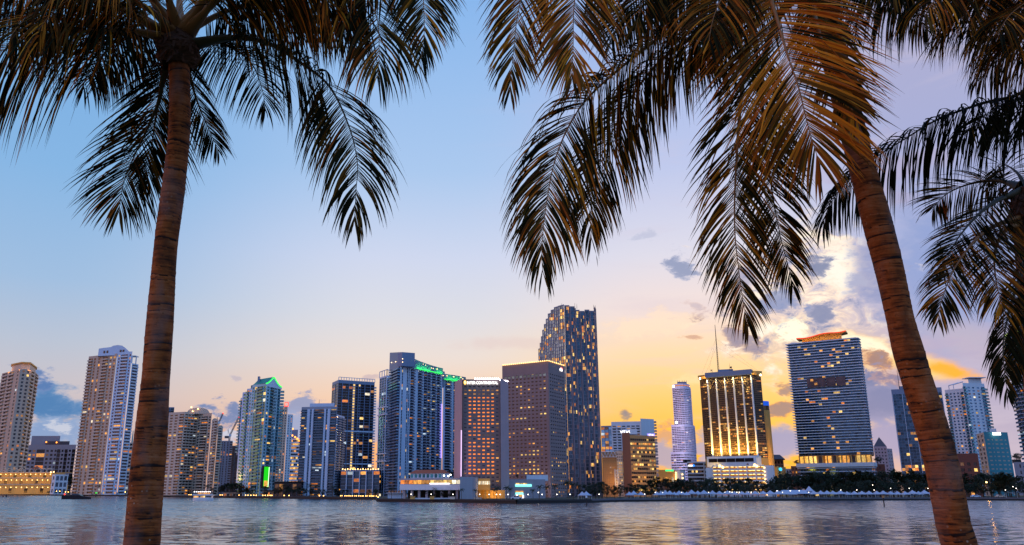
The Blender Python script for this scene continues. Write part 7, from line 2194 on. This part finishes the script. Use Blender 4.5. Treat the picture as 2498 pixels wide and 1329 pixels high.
LEAF_STEP = 0.0175
def frond(root, pts, Ys, L=0.8, flat=(0.0, 0.6), droop=0.35, mats=(0.5, 0.3, 0.2), t0=0.14, w=0.020, seed=1, r0=0.045, stalk=None, lift=0.1, gap=0.07, fwd=(0.15, 1.05), lscale=None, sides=(1, 1), step=1.0, hang=0.55):
    """one feather leaf. pts: pixels along the rachis; Ys: distances (interpolated); flat: how far the blade is turned
    to face the viewer at its base and tip; mats: share of green, olive, warm lit dry leaflets"""
    rnd = random.Random(seed)
    P = []
    for i, q in enumerate(pts):
        t = i / (len(pts) - 1)
        k = t * (len(Ys) - 1); i0 = min(int(k), len(Ys) - 2); Y = Ys[i0] + (Ys[i0 + 1] - Ys[i0]) * (k - i0)
        P.append(at(q[0], q[1], Y))
    _, LEN = spline(P, 60)
    n = max(24, int(LEN * (1 - t0) / (LEAF_STEP * step)))
    N = 90
    C, _ = spline(P, 95)
    C = C[:N]      # the last leaflets run on past the end of the stalk
    up = Vector((0, 0, 1))
    mb = MB()
    def frame(t):
        k = t * (N - 1); i = min(N - 2, int(k)); p = C[i].lerp(C[i + 1], k - i)
        T = (C[min(N - 1, i + 2)] - C[max(0, i - 1)]).normalized()
        sA = T.cross(up)
        view = (p - Vector((0, 0, CAMZ))).normalized()
        sB = T.cross(view)
        if sB.length < 1e-3: sB = Vector((1, 0, 0))
        sB.normalize()
        if sA.length < 0.25: sA = sB
        sA.normalize()
        if sA.dot(sB) < 0: sB = -sB
        k_ = min(1.0, max(0.0, (t - 0.42) / 0.45)); k_ = k_ * k_ * (3 - 2 * k_)
        f = flat[0] + (flat[1] - flat[0]) * k_
        S = (sA * (1 - f) + sB * f)
        S = (S - T * S.dot(T)).normalized()
        Nn = S.cross(T).normalized()
        if Nn.z < 0: Nn = -Nn
        return p, T, S, Nn
    mg, mo, md = mb.mat(frond_green), mb.mat(frond_olive), mb.mat(frond_dry_lit)
    clump = rnd.uniform(0, 9)
    for side in (1, -1):
        if not sides[0 if side > 0 else 1]: continue
        skip = 0
        for i in range(n):
            if skip > 0: skip -= 1; continue
            if rnd.random() < gap * 0.35: skip = rnd.randrange(1, 6)
            if rnd.random() < gap + 0.45 * max(0, (i / n - 0.85) / 0.15): continue
            t = t0 + (1 - t0) * (i + rnd.uniform(-0.3, 0.3)) / n
            t = min(0.999, max(t0, t)); a = (t - t0) / (1 - t0)
            p, T, S, Nn = frame(t)
            prof = (0.5 + 0.5 * min(1, a / 0.2)) * (1 - 0.5 * max(0, (a - 0.45) / 0.55) ** 1.4)
            ln = L * prof * rnd.uniform(0.86, 1.1)
            if lscale: ln *= lscale[0 if side > 0 else 1]
            ln *= 1 - 0.35 * max(0.0, (a - 0.8) / 0.2)
            if rnd.random() < 0.08: ln *= rnd.uniform(0.35, 0.8)
            f = fwd[0] + (fwd[1] * 0.85 - fwd[0]) * a ** 1.4 + 2.6 * max(0.0, (a - 0.84) / 0.16) ** 1.7
            wob = 0.16 * sin(i * 0.55 + clump) + rnd.gauss(0, 0.07)
            d = (S * side * 0.9 + T * (f + wob * 0.5) + Nn * (lift + wob * 0.35) - up * (hang * (1 - 0.45 * a) * rnd.uniform(0.7, 1.3))).normalized()
            # a leaflet: a strip of quads bending under its weight
            seg = 7; q = p.copy(); base = len(mb.v)
            dr = droop * 1.25 * rnd.uniform(0.75, 1.3); tw = rnd.gauss(0, 0.35)
            ww = w * rnd.uniform(0.8, 1.2)
            kink = rnd.random() < 0.06; kp = rnd.randrange(2, 5)
            for s_ in range(seg + 1):
                x = s_ / seg
                wd = ww * (0.3 + 1.75 * x if x < 0.4 else 1.0 * (1 - ((x - 0.4) / 0.6) ** 1.4) + 0.02)
                wv = T - d * T.dot(d)
                if wv.length < 0.05: wv = Nn - d * Nn.dot(d)
                wv.normalize(); bn = d.cross(wv)
                ang = tw + 0.5 * x * tw
                wv = wv * cos(ang) + bn * sin(ang)
                mb.v.append(tuple(q - wv * wd / 2)); mb.v.append(tuple(q + wv * wd / 2))
                q = q + d * (ln / seg)
                g = dr * (0.35 + 1.1 * x)
                if kink and s_ == kp: g += 1.3
                d = (d + Vector((rnd.gauss(0, .03), rnd.gauss(0, .03), -g * 0.5))).normalized()
            r = rnd.random()
            m = mg if r < mats[0] else (mo if r < mats[0] + mats[1] else md)
            for s_ in range(seg):
                k = base + 2 * s_
                mb.f.append([k, k + 1, k + 3, k + 2]); mb.mi.append(m)
    o = mb.build('frond', root)
    # rachis: broad flattened stalk at its base, thread thin at its tip
    rb = MB(); M = 8
    sm = stalk or stalk_mat; k = rb.mat(sm)
    for i in range(N):
        t = i / (N - 1); p, T, S, Nn = frame(t)
        r = r0 * ((1 - t) ** 2.2 * 0.75 + 0.22 * (1 - t) + 0.05)
        ws = 1.0 + 0.9 * max(0, 1 - t / 0.16)
        for j in range(M):
            an = 2 * pi * j / M
            rb.v.append(tuple(p + S * (r * ws * cos(an)) + Nn * (r * 0.8 * sin(an))))
    for i in range(N - 1):
        for j in range(M):
            j2 = (j + 1) % M
            rb.f.append([i * M + j, i * M + j2, (i + 1) * M + j2, (i + 1) * M + j]); rb.mi.append(k)
    rb.build('rachis', o, smooth=True)
    return o

def sheath(root, px, py, Y, wpx, hpx, seed):
    """ragged brown fibre mass round the leaf bases"""
    rnd = random.Random(seed)
    c = at(px, py, Y); sc = Y / F
    mb = MB(); NU, NV = 40, 22
    for j in range(NV + 1):
        v = j / NV; zz = (v - 0.5) * hpx * sc
        rr = wpx / 2 * sc * (0.72 + 0.38 * sin(pi * min(1, v * 1.15)) - 0.25 * v)
        for i in range(NU):
            an = 2 * pi * i / NU
            k = rr * (1 + 0.10 * sin(an * 5 + j * 0.8) + rnd.uniform(-0.07, 0.09))
            mb.v.append((c.x + k * cos(an), c.y + k * sin(an), c.z + zz + rnd.uniform(-.012, .012)))
    k = mb.mat(fibre)
    for j in range(NV):
        for i in range(NU):
            i2 = (i + 1) % NU
            mb.f.append([j * NU + i, j * NU + i2, (j + 1) * NU + i2, (j + 1) * NU + i]); mb.mi.append(k)
    # loose straps and torn fibre ends
    for i in range(60):
        an = rnd.uniform(0, 6.28); z0_ = c.z + rnd.uniform(-0.5, 0.4) * hpx * sc
        r = wpx / 2 * sc * rnd.uniform(0.9, 1.08)
        a = Vector((c.x + r * cos(an), c.y + r * sin(an), z0_)); t = Vector((cos(an) * rnd.uniform(0, .6), sin(an) * rnd.uniform(0, .6), rnd.uniform(-1, .5))).normalized()
        w = Vector((-sin(an), cos(an), 0)) * rnd.uniform(.006, .03); ln = rnd.uniform(.05, .2)
        mb.face([a - w, a + w, a + t * ln + w * .4, a + t * ln - w * .4], fibre, weld=False)
    return mb.build('crown_sheath', root)

G_, MX, DR = (0.70, 0.26, 0.04), (0.50, 0.36, 0.14), (0.34, 0.38, 0.28)
def left_palm():
    t = thing('coconut_palm', 'coconut palm with nearly straight ringed trunk standing left in the foreground', 'palm', (at(330, 1329, 8).x - 0.05, 8, 3.4))
    palm_trunk(t, [(345, 1329, 86, 8), (355, 1200, 82, 8), (369, 1060, 76, 8), (381, 919, 66, 8), (389, 800, 63, 8), (404, 600, 55, 8), (424, 452, 54, 8), (438, 316, 51, 8), (438, 200, 48, 8), (434, 120, 50, 8)], 3)
    sheath(t, 435, 118, 8.0, 108, 110, 4)
    c = (435, 78)
    kw = dict(seed=0)
    F_ = lambda pts, Ys, **k: frond(t, pts, Ys, **k)
    # right, arching over and down (the big one)
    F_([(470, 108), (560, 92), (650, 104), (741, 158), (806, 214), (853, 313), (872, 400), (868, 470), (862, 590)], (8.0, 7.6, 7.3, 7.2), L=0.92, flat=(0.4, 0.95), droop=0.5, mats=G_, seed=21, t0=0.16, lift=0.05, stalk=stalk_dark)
    # top right, hanging orange curtain
    F_([(450, 70), (560, -20), (700, -75), (830, -60), (910, 20), (925, 120), (915, 235)], (8.0, 7.3, 6.9, 6.7), L=1.15, flat=(0.15, 0.5), droop=0.62, mats=MX, seed=22, t0=0.2)
    F_([(460, 60), (580, -40), (720, -60), (840, 0), (900, 70)], (8.0, 7.8, 7.6, 7.5), L=0.85, flat=(0.1, 0.5), droop=0.6, mats=DR, seed=23, t0=0.2)
    F_([(450, 80), (600, 10), (720, 10), (800, 60), (850, 120)], (8.0, 8.4, 8.7, 9), L=0.8, flat=(0.1, 0.4), droop=0.6, mats=G_, seed=24, t0=0.2)
    F_([(450, 60), (700, -190), (900, -200), (1010, -110), (1035, 50), (1020, 200)], (8.0, 7.4, 7.0, 6.9), L=0.85, flat=(0.3, 1.0), droop=0.25, mats=MX, seed=25, t0=0.3, fwd=(0.15, 1.2))
    # petioles rising out of the frame
    F_([(430, 80), (415, 10), (380, -90), (300, -180), (200, -160), (130, -40)], (8.0, 7.5, 7.0, 6.7), L=0.9, flat=(0.1, 0.5), droop=0.6, mats=MX, seed=26, t0=0.3, r0=0.055)
    F_([(450, 80), (490, 10), (540, -90), (620, -150), (700, -100)], (8.0, 7.6, 7.2, 7.0), L=0.9, flat=(0.1, 0.5), droop=0.6, mats=MX, seed=27, t0=0.3, r0=0.062)
    F_([(440, 70), (438, 0), (440, -120), (480, -200)], (8.0, 8.3, 8.8, 9.2), L=0.8, flat=(0.1, 0.5), droop=0.5, mats=DR, seed=28, t0=0.3, r0=0.055)
    F_([(425, 85), (380, 35), (320, 0), (240, -20), (150, 10), (80, 90)], (8.0, 7.4, 6.9, 6.6), L=0.92, flat=(0.1, 0.5), droop=0.6, mats=DR, seed=29, t0=0.22, r0=0.055)
    # left horizontal one with the long hanging curtain
    F_([(400, 92), (330, 75), (250, 72), (150, 84), (60, 102), (-60, 150)], (8.0, 7.5, 7.1, 6.9), L=1.4, flat=(0.1, 0.3), droop=0.6, mats=MX, seed=30, t0=0.22, r0=0.055)
    F_([(410, 80), (300, 10), (180, -30), (60, 0), (-40, 80)], (8.0, 8.2, 8.4, 8.5), L=1.45, flat=(0.1, 0.3), droop=0.65, mats=G_, seed=31, t0=0.2)
    F_([(420, 70), (330, -60), (200, -130), (60, -110), (-60, 0)], (8.0, 7.4, 6.9, 6.6), L=1.0, flat=(0.1, 0.3), droop=0.62, mats=DR, seed=32, t0=0.2)
    F_([(405, 96), (345, 84), (290, 105), (252, 160), (232, 230)], (8.0, 8.5, 8.9, 9.2), L=0.75, flat=(0.2, 0.7), droop=0.45, mats=MX, seed=33, t0=0.2)
    F_([(415, 90), (350, 60), (270, 90), (215, 170), (200, 240)], (8.0, 8.3, 8.6, 8.8), L=0.8, flat=(0.2, 0.7), droop=0.45, mats=G_, seed=34, t0=0.2)
    F_([(400, 80), (290, 20), (170, 0), (70, 40), (10, 110)], (8.0, 7.3, 6.8, 6.5), L=1.05, flat=(0.3, 0.5), droop=0.5, mats=DR, seed=81, t0=0.22, r0=0.055)
    F_([(415, 70), (300, -90), (140, -130), (-20, -60), (-90, 60)], (8.0, 7.8, 7.6, 7.5), L=1.1, flat=(0.3, 0.5), droop=0.5, mats=G_, seed=82, t0=0.2)
    F_([(420, 80), (350, -20), (270, -60), (190, -50), (130, 10)], (8.0, 8.3, 8.6, 8.8), L=1.0, flat=(0.3, 0.5), droop=0.5, mats=G_, seed=83, t0=0.2)
    F_([(455, 80), (560, -30), (660, -60), (760, -30), (830, 40)], (8.0, 7.2, 6.8, 6.6), L=1.0, flat=(0.3, 0.5), droop=0.5, mats=DR, seed=84, t0=0.2, r0=0.055)
    F_([(450, 85), (540, 30), (620, 20), (690, 50), (730, 110)], (8.0, 8.2, 8.4, 8.6), L=0.8, flat=(0.3, 0.6), droop=0.5, mats=G_, seed=85, t0=0.2)
    F_([(450, 60), (620, -120), (800, -130), (900, -60), (945, 30)], (8.0, 7.5, 7.2, 7.1), L=0.95, flat=(0.3, 0.6), droop=0.5, mats=MX, seed=86, t0=0.25)
    # behind the trunk, hanging low
    F_([(425, 110), (402, 165), (388, 244), (361, 310), (325, 386), (300, 452), (287, 545)], (8.2, 8.7, 9.0, 9.2), L=0.98, flat=(0.5, 1.0), droop=0.2, mats=G_, seed=35, t0=0.12, fwd=(0.3, 1.2), stalk=stalk_dark)
    F_([(430, 110), (400, 190), (378, 300), (365, 400), (355, 480)], (8.2, 9.0, 9.5, 9.8), L=0.7, flat=(0.5, 1.0), droop=0.2, mats=MX, seed=36, t0=0.2, fwd=(0.8, 1.3))
    F_([(445, 115), (462, 180), (482, 250), (512, 320), (540, 385)], (8.2, 8.9, 9.3, 9.5), L=0.62, flat=(0.5, 1.0), droop=0.25, mats=G_, seed=37, t0=0.15, fwd=(0.9, 1.3))
    F_([(460, 100), (540, 105), (610, 150), (640, 220), (650, 290)], (8.1, 8.8, 9.4, 9.7), L=0.8, flat=(0.2, 0.7), droop=0.45, mats=G_, seed=38, t0=0.15, stalk=stalk_dark)
    return t
left_palm()

def right_palm():
    t = thing('coconut_palm', 'coconut palm with leaning curved trunk at right, its crown above the frame', 'palm', (at(2352, 1329, 7.4).x + 0.1, 7.4, 3.4))
    palm_trunk(t, [(2341, 1329, 80, 7.4), (2326, 1278, 76, 7.4), (2311, 1198, 76, 7.4), (2284, 1079, 77, 7.4), (2234, 919, 68, 7.4), (2215, 856, 70, 7.4), (2195, 776, 63, 7.4), (2167, 647, 65, 7.4), (2134, 518, 67, 7.4), (2098, 388, 60, 7.4), (2050, 200, 60, 7.4), (2008, 40, 62, 7.4), (1985, -60, 70, 7.4)], 8)
    sheath(t, 1985, -50, 7.4, 120, 120, 9)
    F_ = lambda pts, Ys, **k: frond(t, pts, Ys, **k)
    # front frond, orange, in front of the trunk
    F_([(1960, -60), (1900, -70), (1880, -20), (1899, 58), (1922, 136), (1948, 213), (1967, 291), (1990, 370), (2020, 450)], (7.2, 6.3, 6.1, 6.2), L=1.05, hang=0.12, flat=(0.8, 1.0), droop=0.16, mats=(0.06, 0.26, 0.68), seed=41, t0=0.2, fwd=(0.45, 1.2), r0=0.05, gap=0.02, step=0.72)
    F_([(1985, -50), (1985, 20), (2005, 100), (2040, 190), (2080, 270), (2112, 340)], (7.2, 6.8, 6.6, 6.6), L=0.55, hang=0.5, flat=(0.6, 1.0), droop=0.3, mats=(0.2, 0.4, 0.4), seed=98, t0=0.15, fwd=(0.35, 1.2), w=0.024)
    # long dark ones hanging below it
    F_([(1970, -50), (1880, 0), (1830, 100), (1808, 240), (1796, 400), (1792, 550), (1805, 680), (1821, 777), (1843, 850)], (7.4, 7.7, 7.9, 8.0), L=0.78, flat=(0.6, 1.0), droop=0.22, mats=(0.35, 0.4, 0.25), seed=42, t0=0.24, fwd=(0.35, 1.2), stalk=stalk_mat)
    F_([(1975, -40), (1900, 40), (1862, 160), (1862, 300), (1878, 430), (1900, 560), (1926, 660), (1943, 745)], (7.4, 7.9, 8.3, 8.5), L=0.72, flat=(0.5, 1.0), droop=0.25, mats=(0.5, 0.35, 0.15), seed=43, t0=0.24, fwd=(0.35, 1.2), stalk=stalk_dark)
    # long left frond
    F_([(1965, -50), (1850, 0), (1727, 40), (1647, 66), (1573, 118), (1493, 183), (1424, 250), (1379, 325), (1350, 405), (1333, 497), (1324, 575), (1322, 640), (1334, 735)], (7.4, 7.2, 7.1, 7.0, 7.0), L=0.98, flat=(0.4, 1.0), droop=0.45, mats=(0.4, 0.38, 0.22), seed=45, t0=0.18, lift=0.0, fwd=(0.12, 1.1), step=0.8)
    F_([(1965, -50), (1830, 10), (1700, 80), (1590, 170), (1510, 290), (1460, 400), (1442, 500), (1442, 570), (1450, 632)], (7.4, 7.7, 8.0, 8.2), L=0.9, flat=(0.4, 1.0), droop=0.45, mats=(0.4, 0.4, 0.2), seed=46, t0=0.2, lift=0.0, fwd=(0.15, 1.2))
    # top ones
    F_([(1960, -70), (1780, -180), (1560, -210), (1430, -120), (1402, 0), (1398, 120), (1392, 255)], (7.3, 6.8, 6.5, 6.4), L=0.95, flat=(0.4, 1.0), droop=0.16, mats=(0.06, 0.34, 0.6), seed=47, t0=0.3, fwd=(0.4, 1.25), gap=0.03)
    F_([(1960, -70), (1700, -220), (1450, -240), (1310, -120), (1268, 10), (1252, 130), (1238, 290)], (7.3, 7.2, 7.2, 7.3), L=0.8, flat=(0.4, 1.0), droop=0.25, mats=(0.15, 0.4, 0.45), seed=48, t0=0.3, fwd=(0.4, 1.25))
    F_([(1960, -70), (1840, -120), (1700, -100), (1580, -40), (1510, 40), (1480, 150)], (7.3, 7.6, 8.0, 8.3), L=0.85, flat=(0.15, 0.8), droop=0.45, mats=(0.5, 0.35, 0.15), seed=49, t0=0.2)
    F_([(1965, -60), (1860, -60), (1760, -10), (1700, 70), (1670, 170)], (7.4, 7.6, 7.8, 8.0), L=0.85, flat=(0.15, 0.7), droop=0.5, mats=G_, seed=50, t0=0.2)
    F_([(1970, -70), (1900, -100), (1800, -60), (1745, 30), (1725, 130)], (7.3, 6.7, 6.4, 6.3), L=0.85, flat=(0.3, 0.9), droop=0.35, mats=DR, seed=51, t0=0.22)
    F_([(1965, -60), (1840, -150), (1690, -150), (1600, -70), (1560, 30), (1545, 110)], (7.3, 7.1, 7.0, 7.0), L=0.95, flat=(0.3, 0.8), droop=0.45, mats=MX, seed=95, t0=0.22)
    F_([(1965, -60), (1880, -20), (1800, 30), (1740, 110), (1715, 200)], (7.4, 7.9, 8.2, 8.4), L=0.85, flat=(0.3, 0.7), droop=0.5, mats=G_, seed=96, t0=0.2)
    F_([(1960, -70), (1820, -90), (1700, -60), (1620, 0), (1580, 90)], (7.4, 8.0, 8.4, 8.6), L=0.9, flat=(0.3, 0.7), droop=0.5, mats=G_, seed=97, t0=0.2)
    # to the right: dark curtain
    F_([(1995, -60), (2060, -70), (2140, -50), (2220, 10), (2270, 90)], (7.4, 7.6, 7.9, 8.1), L=0.85, flat=(0.1, 0.5), droop=0.55, mats=G_, seed=52, t0=0.15)
    F_([(1990, -40), (2040, -20), (2075, 40), (2090, 110)], (7.4, 7.5, 7.7, 7.9), L=0.5, flat=(0.2, 0.7), droop=0.5, mats=G_, seed=53, t0=0.15)
    return t
right_palm()

def off_right_palm():
    # its trunk stands beyond the right edge; only fronds reach the picture
    t = thing('coconut_palm', 'dark palm beyond the right edge, its fronds hanging across the upper right corner', 'palm', (at(2800, 1329, 7.8).x, 7.8, 3.4))
    palm_trunk(t, [(2810, 1329, 84, 7.8), (2790, 1000, 76, 7.8), (2765, 600, 66, 7.8), (2740, 260, 60, 7.8), (2728, 60, 60, 7.8)], 12)
    sheath(t, 2728, 60, 7.8, 120, 120, 13)
    F_ = lambda pts, Ys, **k: frond(t, pts, Ys, **k)
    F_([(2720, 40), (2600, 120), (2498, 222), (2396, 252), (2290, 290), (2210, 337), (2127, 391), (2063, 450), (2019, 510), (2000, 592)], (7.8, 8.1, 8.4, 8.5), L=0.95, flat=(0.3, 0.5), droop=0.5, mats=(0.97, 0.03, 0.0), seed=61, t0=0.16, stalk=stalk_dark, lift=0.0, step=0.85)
    F_([(2720, 50), (2640, 150), (2560, 230), (2460, 250), (2380, 300), (2330, 370)], (7.8, 7.5, 7.3, 7.2), L=0.8, flat=(0.0, 0.4), droop=0.5, mats=(0.97, 0.03, 0.0), seed=62, t0=0.16, stalk=stalk_dark)
    F_([(2720, 20), (2640, -100), (2500, -170), (2340, -150), (2210, -70), (2150, 40)], (7.8, 7.3, 7.0, 6.8), L=1.1, flat=(0.05, 0.4), droop=0.6, mats=(0.55, 0.30, 0.15), seed=63, t0=0.2)
    F_([(2720, 20), (2640, -60), (2520, -100), (2400, -80), (2290, -10), (2240, 70)], (7.8, 7.1, 6.6, 6.3), L=1.05, flat=(0.05, 0.4), droop=0.62, mats=(0.4, 0.3, 0.3), seed=64, t0=0.2)
    F_([(2720, 30), (2650, -20), (2560, -20), (2470, 30), (2420, 110)], (7.8, 7.0, 6.4, 6.1), L=1.05, flat=(0.05, 0.4), droop=0.62, mats=(0.3, 0.35, 0.35), seed=65, t0=0.2)
    F_([(2720, 20), (2600, -160), (2420, -200), (2240, -130), (2120, -40), (2090, 40)], (7.8, 7.9, 8.2, 8.4), L=0.95, flat=(0.05, 0.4), droop=0.58, mats=G_, seed=66, t0=0.2)
    F_([(2720, 20), (2620, -90), (2480, -130), (2350, -100), (2270, -20)], (7.8, 7.6, 7.4, 7.3), L=1.15, flat=(0.2, 0.4), droop=0.5, mats=(0.7, 0.2, 0.1), seed=91, t0=0.18)
    F_([(2720, 20), (2640, -30), (2560, -60), (2470, -40), (2390, 20), (2350, 100)], (7.8, 7.3, 6.9, 6.7), L=1.15, flat=(0.2, 0.4), droop=0.5, mats=(0.4, 0.3, 0.3), seed=92, t0=0.18)
    F_([(2720, 30), (2660, 0), (2590, 10), (2520, 60), (2470, 140)], (7.8, 7.2, 6.8, 6.5), L=1.1, flat=(0.2, 0.4), droop=0.5, mats=(0.3, 0.35, 0.35), seed=93, t0=0.18)
    F_([(2720, 20), (2560, -140), (2360, -160), (2200, -100), (2110, -20)], (7.8, 7.6, 7.6, 7.7), L=1.0, flat=(0.2, 0.4), droop=0.5, mats=G_, seed=94, t0=0.2)
    F_([(2720, 40), (2640, 40), (2540, 60), (2440, 130), (2380, 210)], (7.8, 8.0, 8.2, 8.4), L=0.9, flat=(0.05, 0.4), droop=0.58, mats=G_, seed=67, t0=0.2)
off_right_palm()

def edge_palm():
    t = thing('coconut_palm', 'low dark palm crown with green stem at the right edge', 'palm', (at(2560, 1329, 9.0).x, 9.0, 3.4))
    palm_trunk(t, [(2560, 1329, 70, 9.0), (2540, 1000, 66, 9.0), (2520, 740, 60, 9.0), (2505, 560, 58, 9.0)], 15)
    sheath(t, 2505, 520, 9.0, 84, 130, 16)
    F_ = lambda pts, Ys, **k: frond(t, pts, Ys, **k)
    GG = (0.72, 0.22, 0.06)
    F_([(2490, 455), (2430, 440), (2360, 450), (2300, 480), (2262, 530)], (9.0, 9.3, 9.6, 9.8), L=0.6, flat=(0.5, 1.0), droop=0.2, mats=GG, seed=71, t0=0.12, stalk=stalk_dark, fwd=(0.35, 1.2))
    F_([(2488, 470), (2430, 490), (2370, 540), (2320, 610), (2296, 690)], (9.0, 8.8, 8.6, 8.5), L=0.55, flat=(0.6, 1.0), droop=0.2, mats=GG, seed=72, t0=0.12, stalk=stalk_dark, fwd=(0.35, 1.2))
    F_([(2498, 530), (2440, 545), (2390, 575), (2350, 622), (2318, 675), (2294, 745), (2286, 812)], (9.0, 8.6, 8.3, 8.2), L=0.62, flat=(0.3, 1.0), droop=0.28, mats=(0.4, 0.36, 0.24), seed=73, t0=0.12, stalk=stalk_mat, fwd=(0.3, 1.2))
    F_([(2505, 540), (2455, 560), (2428, 610), (2428, 670), (2440, 730), (2462, 790)], (9.0, 8.7, 8.5, 8.4), L=0.6, flat=(0.5, 1.0), droop=0.25, mats=(0.35, 0.4, 0.25), seed=74, t0=0.12, fwd=(0.3, 1.2))
    F_([(2520, 560), (2500, 640), (2470, 730), (2448, 830), (2452, 920), (2466, 1000)], (9.0, 8.7, 8.5, 8.4), L=0.5, flat=(0.3, 0.9), droop=0.35, mats=(0.8, 0.15, 0.05), seed=75, t0=0.2, stalk=stalk_dark, fwd=(0.9, 1.4))
    F_([(2530, 550), (2520, 660), (2500, 770), (2480, 860), (2478, 940)], (9.0, 8.9, 8.8, 8.8), L=0.5, flat=(0.3, 0.9), droop=0.35, mats=G_, seed=76, t0=0.2, stalk=stalk_dark, fwd=(0.9, 1.4))
    F_([(2510, 470), (2480, 420), (2440, 400), (2420, 430)], (9.0, 9.2, 9.4, 9.6), L=0.5, flat=(0.3, 0.9), droop=0.3, mats=G_, seed=77, t0=0.15, stalk=stalk_dark)
edge_palm()
